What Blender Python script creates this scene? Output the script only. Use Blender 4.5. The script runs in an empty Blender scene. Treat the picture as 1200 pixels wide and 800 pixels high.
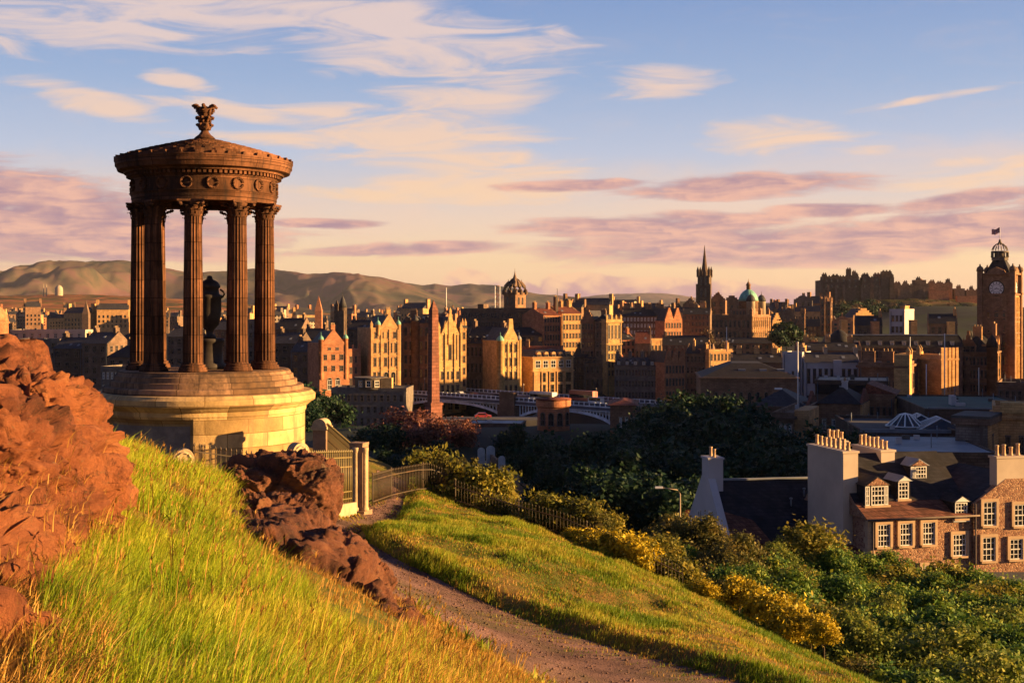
import bpy, math, random
import numpy as np
from mathutils import Vector, noise as mn
from math import sin, cos, tan, pi, radians, atan, atan2, hypot, sqrt, exp, log
S = bpy.context.scene
C = S.collection
RR = random.Random(11)
F, HOR, ZC = 1500.0, 362.0, 100.0        # focal length in photo pixels, eye level row, eye height (m)
def PX(u, y): return (u - 600.0) / F * y
def PZ(v, y): return ZC + (HOR - v) / F * y
def P(u, v, y): return (PX(u, y), y, PZ(v, y))

# ------------------------------------------------------------------ camera
cd = bpy.data.cameras.new('camera'); cam = bpy.data.objects.new('camera', cd); C.objects.link(cam)
cam.location = (0, 0, ZC); cam.rotation_euler = (pi / 2, 0, 0)
cd.sensor_width = 36; cd.lens = 36 * F / 1200; cd.shift_y = -(400 - HOR) / 1200
cd.clip_start = 0.1; cd.clip_end = 60000
S.camera = cam
# ------------------------------------------------------------------ exposure, sun, sky
S.view_settings.view_transform = 'Standard'
try: S.view_settings.look = 'None'
except Exception: pass
S.view_settings.exposure = EXPO = 1.95
S.view_settings.gamma = 1.0
SUN_AZ, SUN_EL = radians(95.5), radians(9.5)    # azimuth clockwise from the view direction (+Y)
sd = bpy.data.lights.new('sun', 'SUN'); so = bpy.data.objects.new('sun', sd); C.objects.link(so)
sd.energy = 5.0; sd.angle = radians(0.5); sd.color = (1.0, 0.59, 0.22)
_d = Vector((sin(SUN_AZ) * cos(SUN_EL), cos(SUN_AZ) * cos(SUN_EL), sin(SUN_EL)))
so.rotation_euler = _d.to_track_quat('Z', 'Y').to_euler()
so.location = (300, 0, 300)
W = bpy.data.worlds.new('World'); S.world = W; W.use_nodes = True
class NT:
    """small helper for node trees"""
    def __init__(s, tree): s.t = tree; s.n = tree.nodes; s.l = tree.links
    def new(s, typ, **kw):
        n = s.n.new(typ)
        for k, v in kw.items():
            if k.startswith('i_'): n.inputs[k[2:].replace('_', ' ')].default_value = v
            else: setattr(n, k, v)
        return n
    def put(s, sock, val):
        if hasattr(val, 'is_linked') or hasattr(val, 'links'): s.l.new(val, sock)
        else: sock.default_value = val
    def math(s, op, a, b=None, c=None, clamp=False):
        n = s.n.new('ShaderNodeMath'); n.operation = op; n.use_clamp = clamp
        s.put(n.inputs[0], a)
        if b is not None: s.put(n.inputs[1], b)
        if c is not None: s.put(n.inputs[2], c)
        return n.outputs[0]
    def mix(s, f, a, b, blend='MIX'):
        n = s.n.new('ShaderNodeMix'); n.data_type = 'RGBA'; n.blend_type = blend
        s.put(n.inputs[0], f); s.put(n.inputs[6], a); s.put(n.inputs[7], b)
        return n.outputs[2]
    def comb(s, x, y, z):
        n = s.n.new('ShaderNodeCombineXYZ')
        for i, q in enumerate((x, y, z)): s.put(n.inputs[i], q)
        return n.outputs[0]
    def noise(s, vec, scale, detail=4, rough=.55, dist=0.0):
        n = s.n.new('ShaderNodeTexNoise'); s.l.new(vec, n.inputs['Vector'])
        n.inputs['Scale'].default_value = scale; n.inputs['Detail'].default_value = detail
        n.inputs['Roughness'].default_value = rough; n.inputs['Distortion'].default_value = dist
        return n.outputs[0]
    def smooth(s, x, a, b):
        n = s.n.new('ShaderNodeMapRange'); n.interpolation_type = 'SMOOTHSTEP'
        s.put(n.inputs[0], x); n.inputs[1].default_value = a; n.inputs[2].default_value = b
        return n.outputs[0]
    def ramp(s, x, stops):
        n = s.n.new('ShaderNodeValToRGB'); s.l.new(x, n.inputs[0]); e = n.color_ramp.elements
        while len(e) < len(stops): e.new(.5)
        for q, (p, c) in zip(e, stops): q.position = p; q.color = (*c, 1) if len(c) == 3 else c
        return n.outputs[0]

def make_sky():
    t = NT(W.node_tree); t.n.clear()
    out = t.new('ShaderNodeOutputWorld'); bg = t.new('ShaderNodeBackground'); STR = 0.06
    bg.inputs[1].default_value = STR; t.l.new(bg.outputs[0], out.inputs[0])
    sky = t.new('ShaderNodeTexSky', sky_type='NISHITA', sun_disc=False, sun_elevation=SUN_EL, sun_rotation=SUN_AZ,
                air_density=1.0, dust_density=1.6, ozone_density=2.0, altitude=100)
    g = t.new('ShaderNodeTexCoord').outputs['Generated']
    sp = t.new('ShaderNodeSeparateXYZ'); t.l.new(g, sp.inputs[0]); x, y, z = sp.outputs
    az = t.math('ARCTAN2', x, y); el = t.math('ARCSINE', z)          # direction in the sky, radians
    K = 1 / STR / 2 ** EXPO
    def lin(r, g_, b, k=1.0): return (*[(((q / 255 + .055) / 1.055) ** 2.4 if q > 10 else q / 255 / 12.92) * K * k for q in (r, g_, b)], 1)
    # clear sky: the Nishita dome, its lower band warmed and its upper part lifted as low evening light does
    grad = t.ramp(t.math('MULTIPLY', el, 1 / 1.2), [(0.0, lin(246, 194, 156)[:3]), (0.034, lin(249, 215, 170)[:3]), (0.057, lin(236, 212, 194)[:3]), (0.10, lin(188, 198, 222)[:3]), (.144, lin(154, 178, 216)[:3]),
                  (0.20, lin(124, 155, 206)[:3]), (.5, lin(70, 104, 165)[:3]), (1, lin(50, 80, 140)[:3])])
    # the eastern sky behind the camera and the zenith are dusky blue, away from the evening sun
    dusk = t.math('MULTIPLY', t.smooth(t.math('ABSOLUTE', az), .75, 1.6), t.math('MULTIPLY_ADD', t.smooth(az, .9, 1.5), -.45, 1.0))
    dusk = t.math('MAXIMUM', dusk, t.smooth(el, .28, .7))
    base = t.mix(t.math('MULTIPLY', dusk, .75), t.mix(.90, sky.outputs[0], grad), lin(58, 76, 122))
    def uv(u, v):
        a = atan((u - 600) / F); return a, atan((HOR - v) / F * cos(a))
    st = t.comb(t.math('MULTIPLY', az, 1.0), t.math('MULTIPLY', el, 4.5), 0.0)
    n1 = t.noise(st, 9.0, 6, .62, .8)                                # streaky
    st2 = t.comb(t.math('ADD', az, t.math('MULTIPLY', el, -1.1)), t.math('MULTIPLY', el, 5.5), 3.3)
    n2 = t.noise(st2, 11.0, 6, .60, 1.0)                             # feathered cirrus
    st3 = t.comb(az, t.math('MULTIPLY', el, 1.6), 1.0)
    n3 = t.noise(st3, 38.0, 5, .55, .3)                              # billows
    def blob(u, v, ru, rv, slant=0.0):
        a0, e0 = uv(u, v); ra, re = ru / F, rv / F
        da = t.math('SUBTRACT', az, a0); de = t.math('SUBTRACT', el, e0)
        if slant: de = t.math('MULTIPLY_ADD', da, slant, de)
        q = t.math('ADD', t.math('POWER', t.math('MULTIPLY', da, 1 / ra), 2.0), t.math('POWER', t.math('MULTIPLY', de, 1 / re), 2.0))
        return t.math('SUBTRACT', 1.0, q)
    def mx(lst):
        o = lst[0]
        for q in lst[1:]: o = t.math('MAXIMUM', o, q)
        return o
    col = base
    # feathered high cirrus
    ci = mx([blob(150, 8, 460, 60, -.06), blob(150, 8, 380, 44, -.06), blob(470, 42, 260, 62, .16), blob(600, 60, 90, 36, -.1), blob(590, 112, 90, 34, -.15), blob(105, 118, 110, 20, .22), blob(210, 95, 50, 14, .15), blob(290, 135, 130, 14, .15),
             blob(470, 160, 200, 44, .08), blob(560, 185, 150, 30, 0.05), blob(770, 97, 85, 24, -.05), blob(310, 160, 130, 12), blob(905, 158, 120, 27, .06), blob(520, 118, 120, 20, .1),
             blob(1085, 116, 110, 6, -.12), blob(1020, 176, 40, 9), blob(1165, 190, 80, 12), blob(1130, 212, 130, 20), blob(400, 228, 130, 12, .05), blob(560, 222, 160, 20, .03)])
    a = t.smooth(t.math('ADD', t.math('MULTIPLY', ci, .72), t.math('MULTIPLY', t.math('SUBTRACT', n2, .47), 2.3)), .16, .95)
    ccol = t.ramp(t.math('MULTIPLY', el, 3.0), [(.15, lin(252, 214, 168)[:3]), (.35, lin(248, 210, 178)[:3]), (.62, lin(232, 208, 200)[:3])])
    col = t.mix(t.math('MULTIPLY', a, .88), col, ccol)
    # thin warm veil over the lower sky
    ve = t.math('MULTIPLY', mx([blob(860, 235, 620, 60), blob(500, 265, 480, 50), blob(100, 250, 460, 70), blob(1100, 200, 300, 50)]), 1.0, clamp=True)
    vv = t.smooth(t.math('ADD', t.math('MULTIPLY', ve, .6), t.math('MULTIPLY', t.math('SUBTRACT', n1, .5), 1.5)), .0, .9)
    col = t.mix(t.math('MULTIPLY', vv, .42), col, lin(246, 208, 182))
    # mauve and pink stratus banks: ragged streaks with soft edges
    n4 = t.noise(t.comb(t.math('ADD', az, t.math('MULTIPLY', n3, .03)), t.math('MULTIPLY', el, 7.0), 5.0), 17.0, 6, .6, .6)
    nb = t.math('ADD', t.math('MULTIPLY', n1, .45), t.math('MULTIPLY', n4, .55))
    bk = mx([blob(10, 228, 240, 40, .12), blob(60, 262, 300, 36, .04), blob(110, 288, 220, 20, .02), blob(-120, 262, 260, 50), blob(470, 292, 150, 9, -.04), blob(380, 262, 80, 7), blob(680, 217, 110, 8, -.03), blob(880, 218, 170, 16, -.02),
             blob(830, 288, 230, 26, -.02), blob(760, 265, 180, 16, -.02), blob(1000, 285, 260, 28, -.06), blob(1130, 268, 210, 30, -.08), blob(985, 245, 80, 10), blob(1130, 234, 100, 12, -.1), blob(1300, 250, 240, 40, -.1)])
    b = t.smooth(t.math('ADD', t.math('MULTIPLY', bk, .62), t.math('MULTIPLY', t.math('SUBTRACT', nb, .5), 2.5)), -.1, .42)
    tone = t.smooth(t.math('ADD', t.math('MULTIPLY', t.math('SUBTRACT', n4, .5), 1.6), t.math('MULTIPLY', t.math('SUBTRACT', n3, .5), .7)), -.28, .32)
    bcol = t.mix(tone, lin(166, 134, 154), lin(238, 184, 164))
    col = t.mix(t.math('MULTIPLY', b, .94), col, bcol)
    # low cumulus along the horizon
    lo = mx([blob(548, 331, 30, 18), blob(690, 336, 75, 18), blob(650, 348, 150, 16), blob(600, 342, 60, 14), blob(820, 343, 120, 15), blob(780, 334, 40, 10), blob(920, 350, 120, 12), blob(470, 345, 60, 14), blob(20, 330, 60, 16), blob(1060, 345, 80, 10)])
    c = t.smooth(t.math('ADD', lo, t.math('MULTIPLY', t.math('SUBTRACT', n3, .5), 2.0)), .05, .4)
    up = t.smooth(t.math('ADD', t.math('MULTIPLY', t.math('SUBTRACT', n3, .5), 1.5), t.math('MULTIPLY', el, 12.)), .02, .5)
    col = t.mix(t.math('MULTIPLY', c, .88), col, t.mix(up, lin(184, 140, 156), lin(248, 200, 160)))
    t.l.new(col, bg.inputs[0])
make_sky()
# ------------------------------------------------------------------ objects
def tag(o, label=None, cat=None, group=None, kind=None):
    if label: o['label'] = label
    if cat: o['category'] = cat
    if group: o['group'] = group
    if kind: o['kind'] = kind
    return o
def thing(name, label, cat, loc=(0, 0, 0), rz=0.0, group=None):
    o = bpy.data.objects.new(name, None); C.objects.link(o)
    o.location = loc; o.rotation_euler = (0, 0, rz); o.empty_display_size = .5
    return tag(o, label, cat, group)
def inst(name, mesh, parent=None, loc=(0, 0, 0), rz=0.0, sc=(1, 1, 1)):
    o = bpy.data.objects.new(name, mesh); C.objects.link(o); o.parent = parent
    o.location = loc; o.rotation_euler = (0, 0, rz); o.scale = sc
    return o
def copy_tree(o, parent=None):
    c = o.copy(); C.objects.link(c); c.parent = parent
    for ch in o.children: copy_tree(ch, c)
    return c
class MB:
    """collects faces; build() links them as ONE mesh object"""
    def __init__(s): s.v = []; s.f = []; s.m = []; s.s = []
    def add(s, vs, fs, m=0, sm=False):
        o = len(s.v); s.v += [tuple(q) for q in vs]
        for f in fs: s.f.append([o + i for i in f]); s.m.append(m); s.s.append(sm)
        return s
    def box(s, x0, x1, y0, y1, z0, z1, m=0):
        if x0 > x1: x0, x1 = x1, x0
        if y0 > y1: y0, y1 = y1, y0
        return s.add([(x0, y0, z0), (x1, y0, z0), (x1, y1, z0), (x0, y1, z0), (x0, y0, z1), (x1, y0, z1), (x1, y1, z1), (x0, y1, z1)],
                     [(0, 3, 2, 1), (4, 5, 6, 7), (0, 1, 5, 4), (1, 2, 6, 5), (2, 3, 7, 6), (3, 0, 4, 7)], m)
    def ext_y(s, pts, y0, y1, m=0):          # polygon in xz (counter-clockwise seen from -y) pushed back along y
        n = len(pts); vs = [(x, y0, z) for x, z in pts] + [(x, y1, z) for x, z in pts]
        return s.add(vs, [list(range(n)), list(range(2 * n - 1, n - 1, -1))] + [(i, i + n, (i + 1) % n + n, (i + 1) % n) for i in range(n)], m)
    def ext_x(s, pts, x0, x1, m=0):          # polygon in yz pushed along x
        n = len(pts); vs = [(x0, y, z) for y, z in pts] + [(x1, y, z) for y, z in pts]
        return s.add(vs, [list(range(n - 1, -1, -1)), list(range(n, 2 * n))] + [(i, (i + 1) % n, (i + 1) % n + n, i + n) for i in range(n)], m)
    def ext_z(s, pts, z0, z1, m=0):          # polygon in xy (ccw) pushed up
        n = len(pts); vs = [(x, y, z0) for x, y in pts] + [(x, y, z1) for x, y in pts]
        return s.add(vs, [list(range(n - 1, -1, -1)), list(range(n, 2 * n))] + [(i, (i + 1) % n, (i + 1) % n + n, i + n) for i in range(n)], m)
    def lathe(s, prof, n=24, c=(0, 0), m=0, sm=True, rf=None, a0=0.0):
        vs = []
        for r, z in prof:
            for k in range(n):
                a = a0 + 2 * pi * k / n; q = r * (rf(k, r, z) if rf else 1)
                vs.append((c[0] + q * cos(a), c[1] + q * sin(a), z))
        fs = []
        for j in range(len(prof) - 1):
            for k in range(n):
                k2 = (k + 1) % n; fs.append((j * n + k, j * n + k2, (j + 1) * n + k2, (j + 1) * n + k))
        s.add(vs, fs, m, sm)
        o = len(s.v) - len(vs)
        for j, rev in ((0, True), (len(prof) - 1, False)):
            if prof[j][0] > 1e-4:
                ring = [o + j * n + k for k in range(n)]; s.f.append(ring[::-1] if rev else ring); s.m.append(m); s.s.append(False)
        return s
    def tube(s, path, rad, n=8, m=0, sm=True):
        path = [Vector(p) for p in path]; rs = rad if hasattr(rad, '__len__') else [rad] * len(path); vs = []
        for i, p in enumerate(path):
            d = (path[min(i + 1, len(path) - 1)] - path[max(i - 1, 0)]).normalized()
            a = d.orthogonal().normalized() if abs(d.z) < .95 else d.cross(Vector((0, 1, 0))).normalized(); b = d.cross(a)
            for k in range(n):
                t = 2 * pi * k / n; vs.append(p + (a * cos(t) + b * sin(t)) * rs[i])
        fs = [(j * n + k, j * n + (k + 1) % n, (j + 1) * n + (k + 1) % n, (j + 1) * n + k) for j in range(len(path) - 1) for k in range(n)]
        fs += [list(range(n))[::-1], [(len(path) - 1) * n + k for k in range(n)]]
        return s.add(vs, fs, m, sm)
    def pyr(s, x0, x1, y0, y1, z0, z1, m=0, top=0.0):
        cx, cy = (x0 + x1) / 2, (y0 + y1) / 2; tx, ty = (x1 - x0) / 2 * top, (y1 - y0) / 2 * top
        vs = [(x0, y0, z0), (x1, y0, z0), (x1, y1, z0), (x0, y1, z0)]
        if top: vs += [(cx - tx, cy - ty, z1), (cx + tx, cy - ty, z1), (cx + tx, cy + ty, z1), (cx - tx, cy + ty, z1)]; fs = [(0, 3, 2, 1), (4, 5, 6, 7), (0, 1, 5, 4), (1, 2, 6, 5), (2, 3, 7, 6), (3, 0, 4, 7)]
        else: vs += [(cx, cy, z1)]; fs = [(0, 3, 2, 1), (0, 1, 4), (1, 2, 4), (2, 3, 4), (3, 0, 4)]
        return s.add(vs, fs, m)
    def mesh(s, name, mats):
        me = bpy.data.meshes.new(name); me.from_pydata(s.v, [], s.f)
        for q in (mats if isinstance(mats, (list, tuple)) else [mats]): me.materials.append(q)
        me.polygons.foreach_set('material_index', s.m); me.polygons.foreach_set('use_smooth', s.s); me.update()
        return me
    def build(s, name, mats, parent=None, loc=(0, 0, 0), rz=0.0):
        return inst(name, s.mesh(name, mats), parent, loc, rz)
def np_mesh(name, V, Fc, mats, smooth=False, mi=None):
    """fast mesh from numpy arrays; Fc is (n,3) or (n,4)"""
    me = bpy.data.meshes.new(name); k = Fc.shape[1]
    me.vertices.add(len(V)); me.vertices.foreach_set('co', np.ascontiguousarray(V, dtype=np.float32).ravel())
    me.loops.add(Fc.size); me.loops.foreach_set('vertex_index', np.ascontiguousarray(Fc, dtype=np.int32).ravel())
    me.polygons.add(len(Fc)); me.polygons.foreach_set('loop_start', np.arange(len(Fc), dtype=np.int32) * k)
    if smooth: me.polygons.foreach_set('use_smooth', np.ones(len(Fc), dtype=bool))
    for q in (mats if isinstance(mats, (list, tuple)) else [mats]): me.materials.append(q)
    if mi is not None: me.polygons.foreach_set('material_index', mi.astype(np.int32))
    me.update(calc_edges=True); me.validate()
    return me

# ------------------------------------------------------------------ materials
def principled(name):
    m = bpy.data.materials.new(name); m.use_nodes = True; t = NT(m.node_tree); t.n.clear()
    o = t.new('ShaderNodeOutputMaterial'); b = t.new('ShaderNodeBsdfPrincipled'); t.l.new(b.outputs[0], o.inputs[0])
    return m, t, b
def c4(c, k=1.0): return (c[0] * k, c[1] * k, c[2] * k, 1)
def M(name, col, rough=.85, var=.3, scale=.8, stain=None, st_scale=.15, st_amt=.5, brick=None, bump=.0, bscale=8., metal=0.0, world=False, objvar=0.0, spec=.3):
    """a surface with fine variation, larger stains, optional coursed masonry (brick = (length, height, contrast, mortar colour)) and bump"""
    m, t, b = principled(name)
    tc = t.new('ShaderNodeTexCoord'); vec = tc.outputs['Object']
    if world: vec = t.new('ShaderNodeNewGeometry').outputs['Position']
    n = t.noise(vec, scale, 5, .6); f = t.smooth(n, .3, .7)
    c = t.mix(f, c4(col, 1 - var), c4(col, 1 + var))
    if brick:
        L, Hh, k, mc = brick; sp = t.new('ShaderNodeSeparateXYZ'); t.l.new(vec, sp.inputs[0])
        bv = t.comb(t.math('ADD', sp.outputs[0], sp.outputs[1]), sp.outputs[2], 0.0)
        br = t.new('ShaderNodeTexBrick'); t.l.new(bv, br.inputs['Vector']); br.inputs['Scale'].default_value = 1
        br.inputs['Brick Width'].default_value = L; br.inputs['Row Height'].default_value = Hh; br.inputs['Mortar Size'].default_value = .025 * Hh / .35
        br.inputs['Color1'].default_value = c4((1, 1, 1), 1 - k); br.inputs['Color2'].default_value = c4((1, 1, 1), 1 + k); br.inputs['Mortar'].default_value = c4(mc)
        br.inputs['Bias'].default_value = 0
        c = t.mix(1.0, c, br.outputs[0], 'MULTIPLY')
    if stain:
        s = t.smooth(t.noise(vec, st_scale, 6, .65, .4), .42, .68)
        c = t.mix(t.math('MULTIPLY', s, st_amt), c, c4(stain))
    if objvar:
        oi = t.new('ShaderNodeObjectInfo'); k = t.math('MULTIPLY_ADD', oi.outputs['Random'], 2 * objvar, 1 - objvar)
        c = t.mix(1.0, c, t.comb(k, k, k), 'MULTIPLY')
    t.l.new(c, b.inputs['Base Color']); b.inputs['Roughness'].default_value = rough; b.inputs['Metallic'].default_value = metal
    b.inputs['Specular IOR Level'].default_value = spec
    if bump:
        bn = t.noise(vec, bscale, 6, .65); bp = t.new('ShaderNodeBump'); bp.inputs['Strength'].default_value = bump; bp.inputs['Distance'].default_value = .1
        t.l.new(bn, bp.inputs['Height']); t.l.new(bp.outputs[0], b.inputs['Normal'])
    return m
def M_leaf(name, c1, c2, c3=None, scale=.35, transl=.25, rnd=.5, world=False):
    m, t, b = principled(name)
    g = t.new('ShaderNodeNewGeometry'); tc = t.new('ShaderNodeTexCoord')
    vec = g.outputs['Position'] if world else tc.outputs['Object']
    n = t.smooth(t.noise(vec, scale, 3, .6), .35, .65)
    r = g.outputs['Random Per Island']
    f = t.math('ADD', t.math('MULTIPLY', n, 1 - rnd), t.math('MULTIPLY', r, rnd))
    c = t.ramp(f, [(.15, c1), (.6, c2), (.92, c3 or c2)])
    t.l.new(c, b.inputs['Base Color']); b.inputs['Roughness'].default_value = .6; b.inputs['Specular IOR Level'].default_value = .2
    if transl:
        tr = t.new('ShaderNodeBsdfTranslucent'); t.l.new(c, tr.inputs[0]); mxs = t.new('ShaderNodeMixShader'); mxs.inputs[0].default_value = transl
        out = [q for q in t.n if q.type == 'OUTPUT_MATERIAL'][0]
        t.l.new(b.outputs[0], mxs.inputs[1]); t.l.new(tr.outputs[0], mxs.inputs[2]); t.l.new(mxs.outputs[0], out.inputs[0])
    return m
# ------------------------------------------------------------------ terrain height
def sstep(a, b, x):
    t = np.clip((x - a) / (b - a), 0, 1); return t * t * (3 - 2 * t)
def fbm2(x, y, sc, seed=0, octv=4):
    """cheap value noise on arrays"""
    x = np.asarray(x, float); y = np.asarray(y, float); out = np.zeros(np.broadcast(x, y).shape); amp = 1.0; tot = 0
    def h(i, j, k): 
        n = (i * 374761393 + j * 668265263 + (k + seed) * 1442695041) & 0x7fffffff
        n = ((n ^ (n >> 13)) * 1274126177) & 0x7fffffff
        return ((n ^ (n >> 16)) & 0xffff) / 65535.0
    for o in range(octv):
        X = x * sc * 2 ** o; Y = y * sc * 2 ** o; i = np.floor(X).astype(np.int64); j = np.floor(Y).astype(np.int64); fx = X - i; fy = Y - j
        fx = fx * fx * (3 - 2 * fx); fy = fy * fy * (3 - 2 * fy)
        v = (h(i, j, o) * (1 - fx) + h(i + 1, j, o) * fx) * (1 - fy) + (h(i, j + 1, o) * (1 - fx) + h(i + 1, j + 1, o) * fx) * fy
        out = out + amp * (v - .5); tot += amp; amp *= .5
    return out / tot * 2
_kp = [(578, 800, 8.5), (100, 800, 4.5), (300, 800, 5), (450, 800, 6.5), (60, 700, 7), (250, 700, 8), (400, 720, 9), (462, 760, 9.3),
       (160, 600, 14), (280, 640, 13), (200, 556, 21), (130, 535, 20), (260, 575, 22), (325, 632, 17), (395, 680, 13.5), (440, 720, 11.5),
       (400, 605, 30.3), (440, 640, 27), (480, 690, 23), (560, 740, 19.8), (640, 795, 17), (700, 795, 17.8), (850, 797, 18.7),
       (430, 622, 31), (500, 600, 36), (470, 580, 38.5), (600, 627, 36), (600, 660, 27), (700, 652, 35), (750, 680, 33), (900, 747, 28), (975, 795, 25.5), (800, 762, 22), (660, 690, 26)]
_K = [P(*q) for q in _kp] + [(-9.6, 40, 95.1), (-6, 37, 95.1), (-9.6, 35.5, 95.2), (-13.5, 36, 95.4), (-4.5, 42, 95), (-12, 46, 94.5), (-5.2, 33, 95.1), (-4.5, 27, 95.0),
       (-12, 20, 98.2), (-8, 14, 98.5), (-8, 5, 98.7), (0, 0, 98.35), (-3, 0, 98.6), (3, 0, 97.6), (2, 8, 96.4), (2.2, 12.5, 95.1), (5, 11, 94.8), (8, 8, 94.6), (5, 4, 95.8), (12, 12, 93.4), (0, -8, 98.3),
       (0, 47, 89.5), (9, 41, 87.5), (14, 30, 87.0), (18, 20, 88), (-4, 49, 91), (-10, 56, 88), (0, 60, 85), (20, 50, 82), (-20, 60, 86), (-20, 45, 92), (28, 35, 81), (28, 10, 86), (-24, 25, 96), (-24, 0, 97), (26, -8, 90)]
_K = np.array(_K, float)
def _tps():
    X = _K[:, :2] / 20; n = len(X); d = np.linalg.norm(X[:, None] - X[None], axis=2)
    A = np.zeros((n + 3, n + 3)); A[:n, :n] = np.where(d > 0, d * d * np.log(np.maximum(d, 1e-9)), 0) + np.eye(n) * .002
    A[:n, n] = 1; A[:n, n + 1:] = X; A[n, :n] = 1; A[n + 1:, :n] = X.T
    b = np.zeros(n + 3); b[:n] = _K[:, 2]
    return np.linalg.solve(A, b)
_w = _tps()
def tps(x, y):
    x = np.asarray(x, float) / 20; y = np.asarray(y, float) / 20; o = _w[-3] + _w[-2] * x + _w[-1] * y
    for (kx, ky, _), w in zip(_K, _w[:-3]):
        r2 = (x - kx / 20) ** 2 + (y - ky / 20) ** 2; o = o + w * .5 * r2 * np.log(np.maximum(r2, 1e-12))
    return o
_far = np.array([(35, 95, 79.5), (10, 100, 77), (25, 62, 80), (45, 60, 78), (0, 75, 80), (-20, 80, 84), (-60, 60, 88), (60, 95, 79), (-2, 140, 78), (-2, 185, 77), (-20, 250, 77), (15, 265, 76), (-40, 200, 78),
    (25, 200, 66), (45, 225, 64), (70, 180, 66), (60, 260, 67), (90, 290, 68), (130, 300, 68), (60, 330, 62), (0, 330, 62), (-40, 330, 62), (-40, 430, 60), (20, 430, 55), (60, 420, 56), (-80, 420, 62), (120, 420, 62), (180, 480, 62), (250, 480, 64),
    (-60, 500, 70), (0, 520, 70), (60, 560, 66), (120, 600, 64), (200, 620, 62), (-150, 450, 60), (-250, 800, 64), (0, 640, 76), (-100, 800, 80), (40, 900, 84), (140, 760, 76), (200, 900, 82), (300, 900, 78), (400, 900, 74),
    (400, 1250, 104), (480, 1300, 104), (560, 1320, 98), (300, 1250, 84), (150, 1300, 82), (650, 1300, 74), (0, 1400, 76), (-400, 1500, 62), (-800, 2500, 66), (0, 2500, 80), (1000, 2500, 80), (0, 5000, 80), (-1500, 5000, 84), (2500, 5000, 90), (0, 9000, 96), (-3000, 9000, 96), (4500, 9000, 96),
    (-200, 100, 80), (200, 100, 74), (-200, 250, 66), (250, 250, 70), (300, 0, 78), (-300, 0, 80), (2000, 500, 66), (-2000, 500, 60), (0, 20000, 90), (9000, 20000, 90), (-9000, 20000, 90)], float)
def _wc(x, y): 
    yy = np.hypot(x, y) + 40; return np.arctan2(x, np.maximum(y, 1)) * 3.0, np.log(yy) * 3.0
_fa, _fl = _wc(_far[:, 0], _far[:, 1])
def HF(x, y):
    a, l = _wc(np.asarray(x, float), np.asarray(y, float)); num = 0; den = 1e-12
    for fa, fl, z in zip(_fa, _fl, _far[:, 2]):
        w = 1.0 / ((a - fa) ** 2 + (l - fl) ** 2 + .004) ** 2; num = num + w * z; den = den + w
    return num / den
# path edges (left, right) on the ground
PL = np.array([(7.5, 9.5), (4.2, 11.0), (1.5, 12.9), (-.3, 15.2), (-1.6, 18.5), (-3.4, 22), (-4.5, 27), (-4.35, 30), (-3.85, 33), (-3.7, 36), (-4.2, 40)], float)
PR = np.array([(10.5, 13.5), (7.6, 15.4), (5.2, 17.2), (3.3, 18.7), (1.85, 20.6), (-.1, 23), (-2.35, 25.7), (-3.55, 28.6), (-3.25, 31), (-2.95, 34), (-2.9, 37.5)], float)
PR[-1] = (-3.3, 40)
def _resamp(a, n):
    d = np.r_[0, np.cumsum(np.hypot(*np.diff(a, axis=0).T))]; t = np.linspace(0, len(a) - 1, n)
    k = np.arange(len(a)); return np.c_[np.interp(t, k, a[:, 0]), np.interp(t, k, a[:, 1])]
PLs, PRs = _resamp(PL, 90), _resamp(PR, 90)
def in_poly(x, y, poly):
    x = np.asarray(x, float); y = np.asarray(y, float); c = np.zeros(x.shape, bool); n = len(poly); j = n - 1
    for i in range(n):
        xi, yi = poly[i]; xj, yj = poly[j]
        c ^= ((yi > y) != (yj > y)) & (x < (xj - xi) * (y - yi) / (yj - yi + 1e-12) + xi); j = i
    return c
PATHP = np.r_[PLs, PRs[::-1]]
def d_edge(x, y, line):
    x = np.asarray(x, float); y = np.asarray(y, float); d = np.full(x.shape, 1e9)
    for (ax, ay), (bx, by) in zip(line[:-1:3], line[3::3]):
        vx, vy = bx - ax, by - ay; t = np.clip(((x - ax) * vx + (y - ay) * vy) / (vx * vx + vy * vy), 0, 1)
        d = np.minimum(d, np.hypot(x - ax - t * vx, y - ay - t * vy))
    return d
def HN(x, y):
    """the hill near the camera"""
    z = tps(x, y); ins = in_poly(x, y, PATHP); dr = d_edge(x, y, PRs); dl = d_edge(x, y, PLs)
    dp = np.where(ins, 0, np.minimum(dr, dl)); right = (~ins) & (dr < dl)
    bank = sstep(0, .55, dp); rough = sstep(.3, 2.0, dp)
    z = z + np.where(right, .26, .1) * bank * (1 - .4 * sstep(2, 8, dp))
    hum = fbm2(x, y * .8, .55, 5, 4) * .20 + fbm2(x * .7 + y * .5, y * .7 - x * .5, 1.7, 9, 3) * .10
    return z + hum * rough * sstep(30, 15, np.abs(y - 24)) + np.where(ins, fbm2(x, y, .9, 3, 4) * .06, 0)
def NW(x, y): return 1 - sstep(24, 42, np.hypot((np.asarray(x, float) + 2) * 1.0, (np.asarray(y, float) - 22) * .95))
def H(x, y):
    w = NW(x, y); return w * HN(x, y) + (1 - w) * HF(x, y)
def h1(x, y): return float(H(np.array([float(x)]), np.array([float(y)]))[0])

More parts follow.
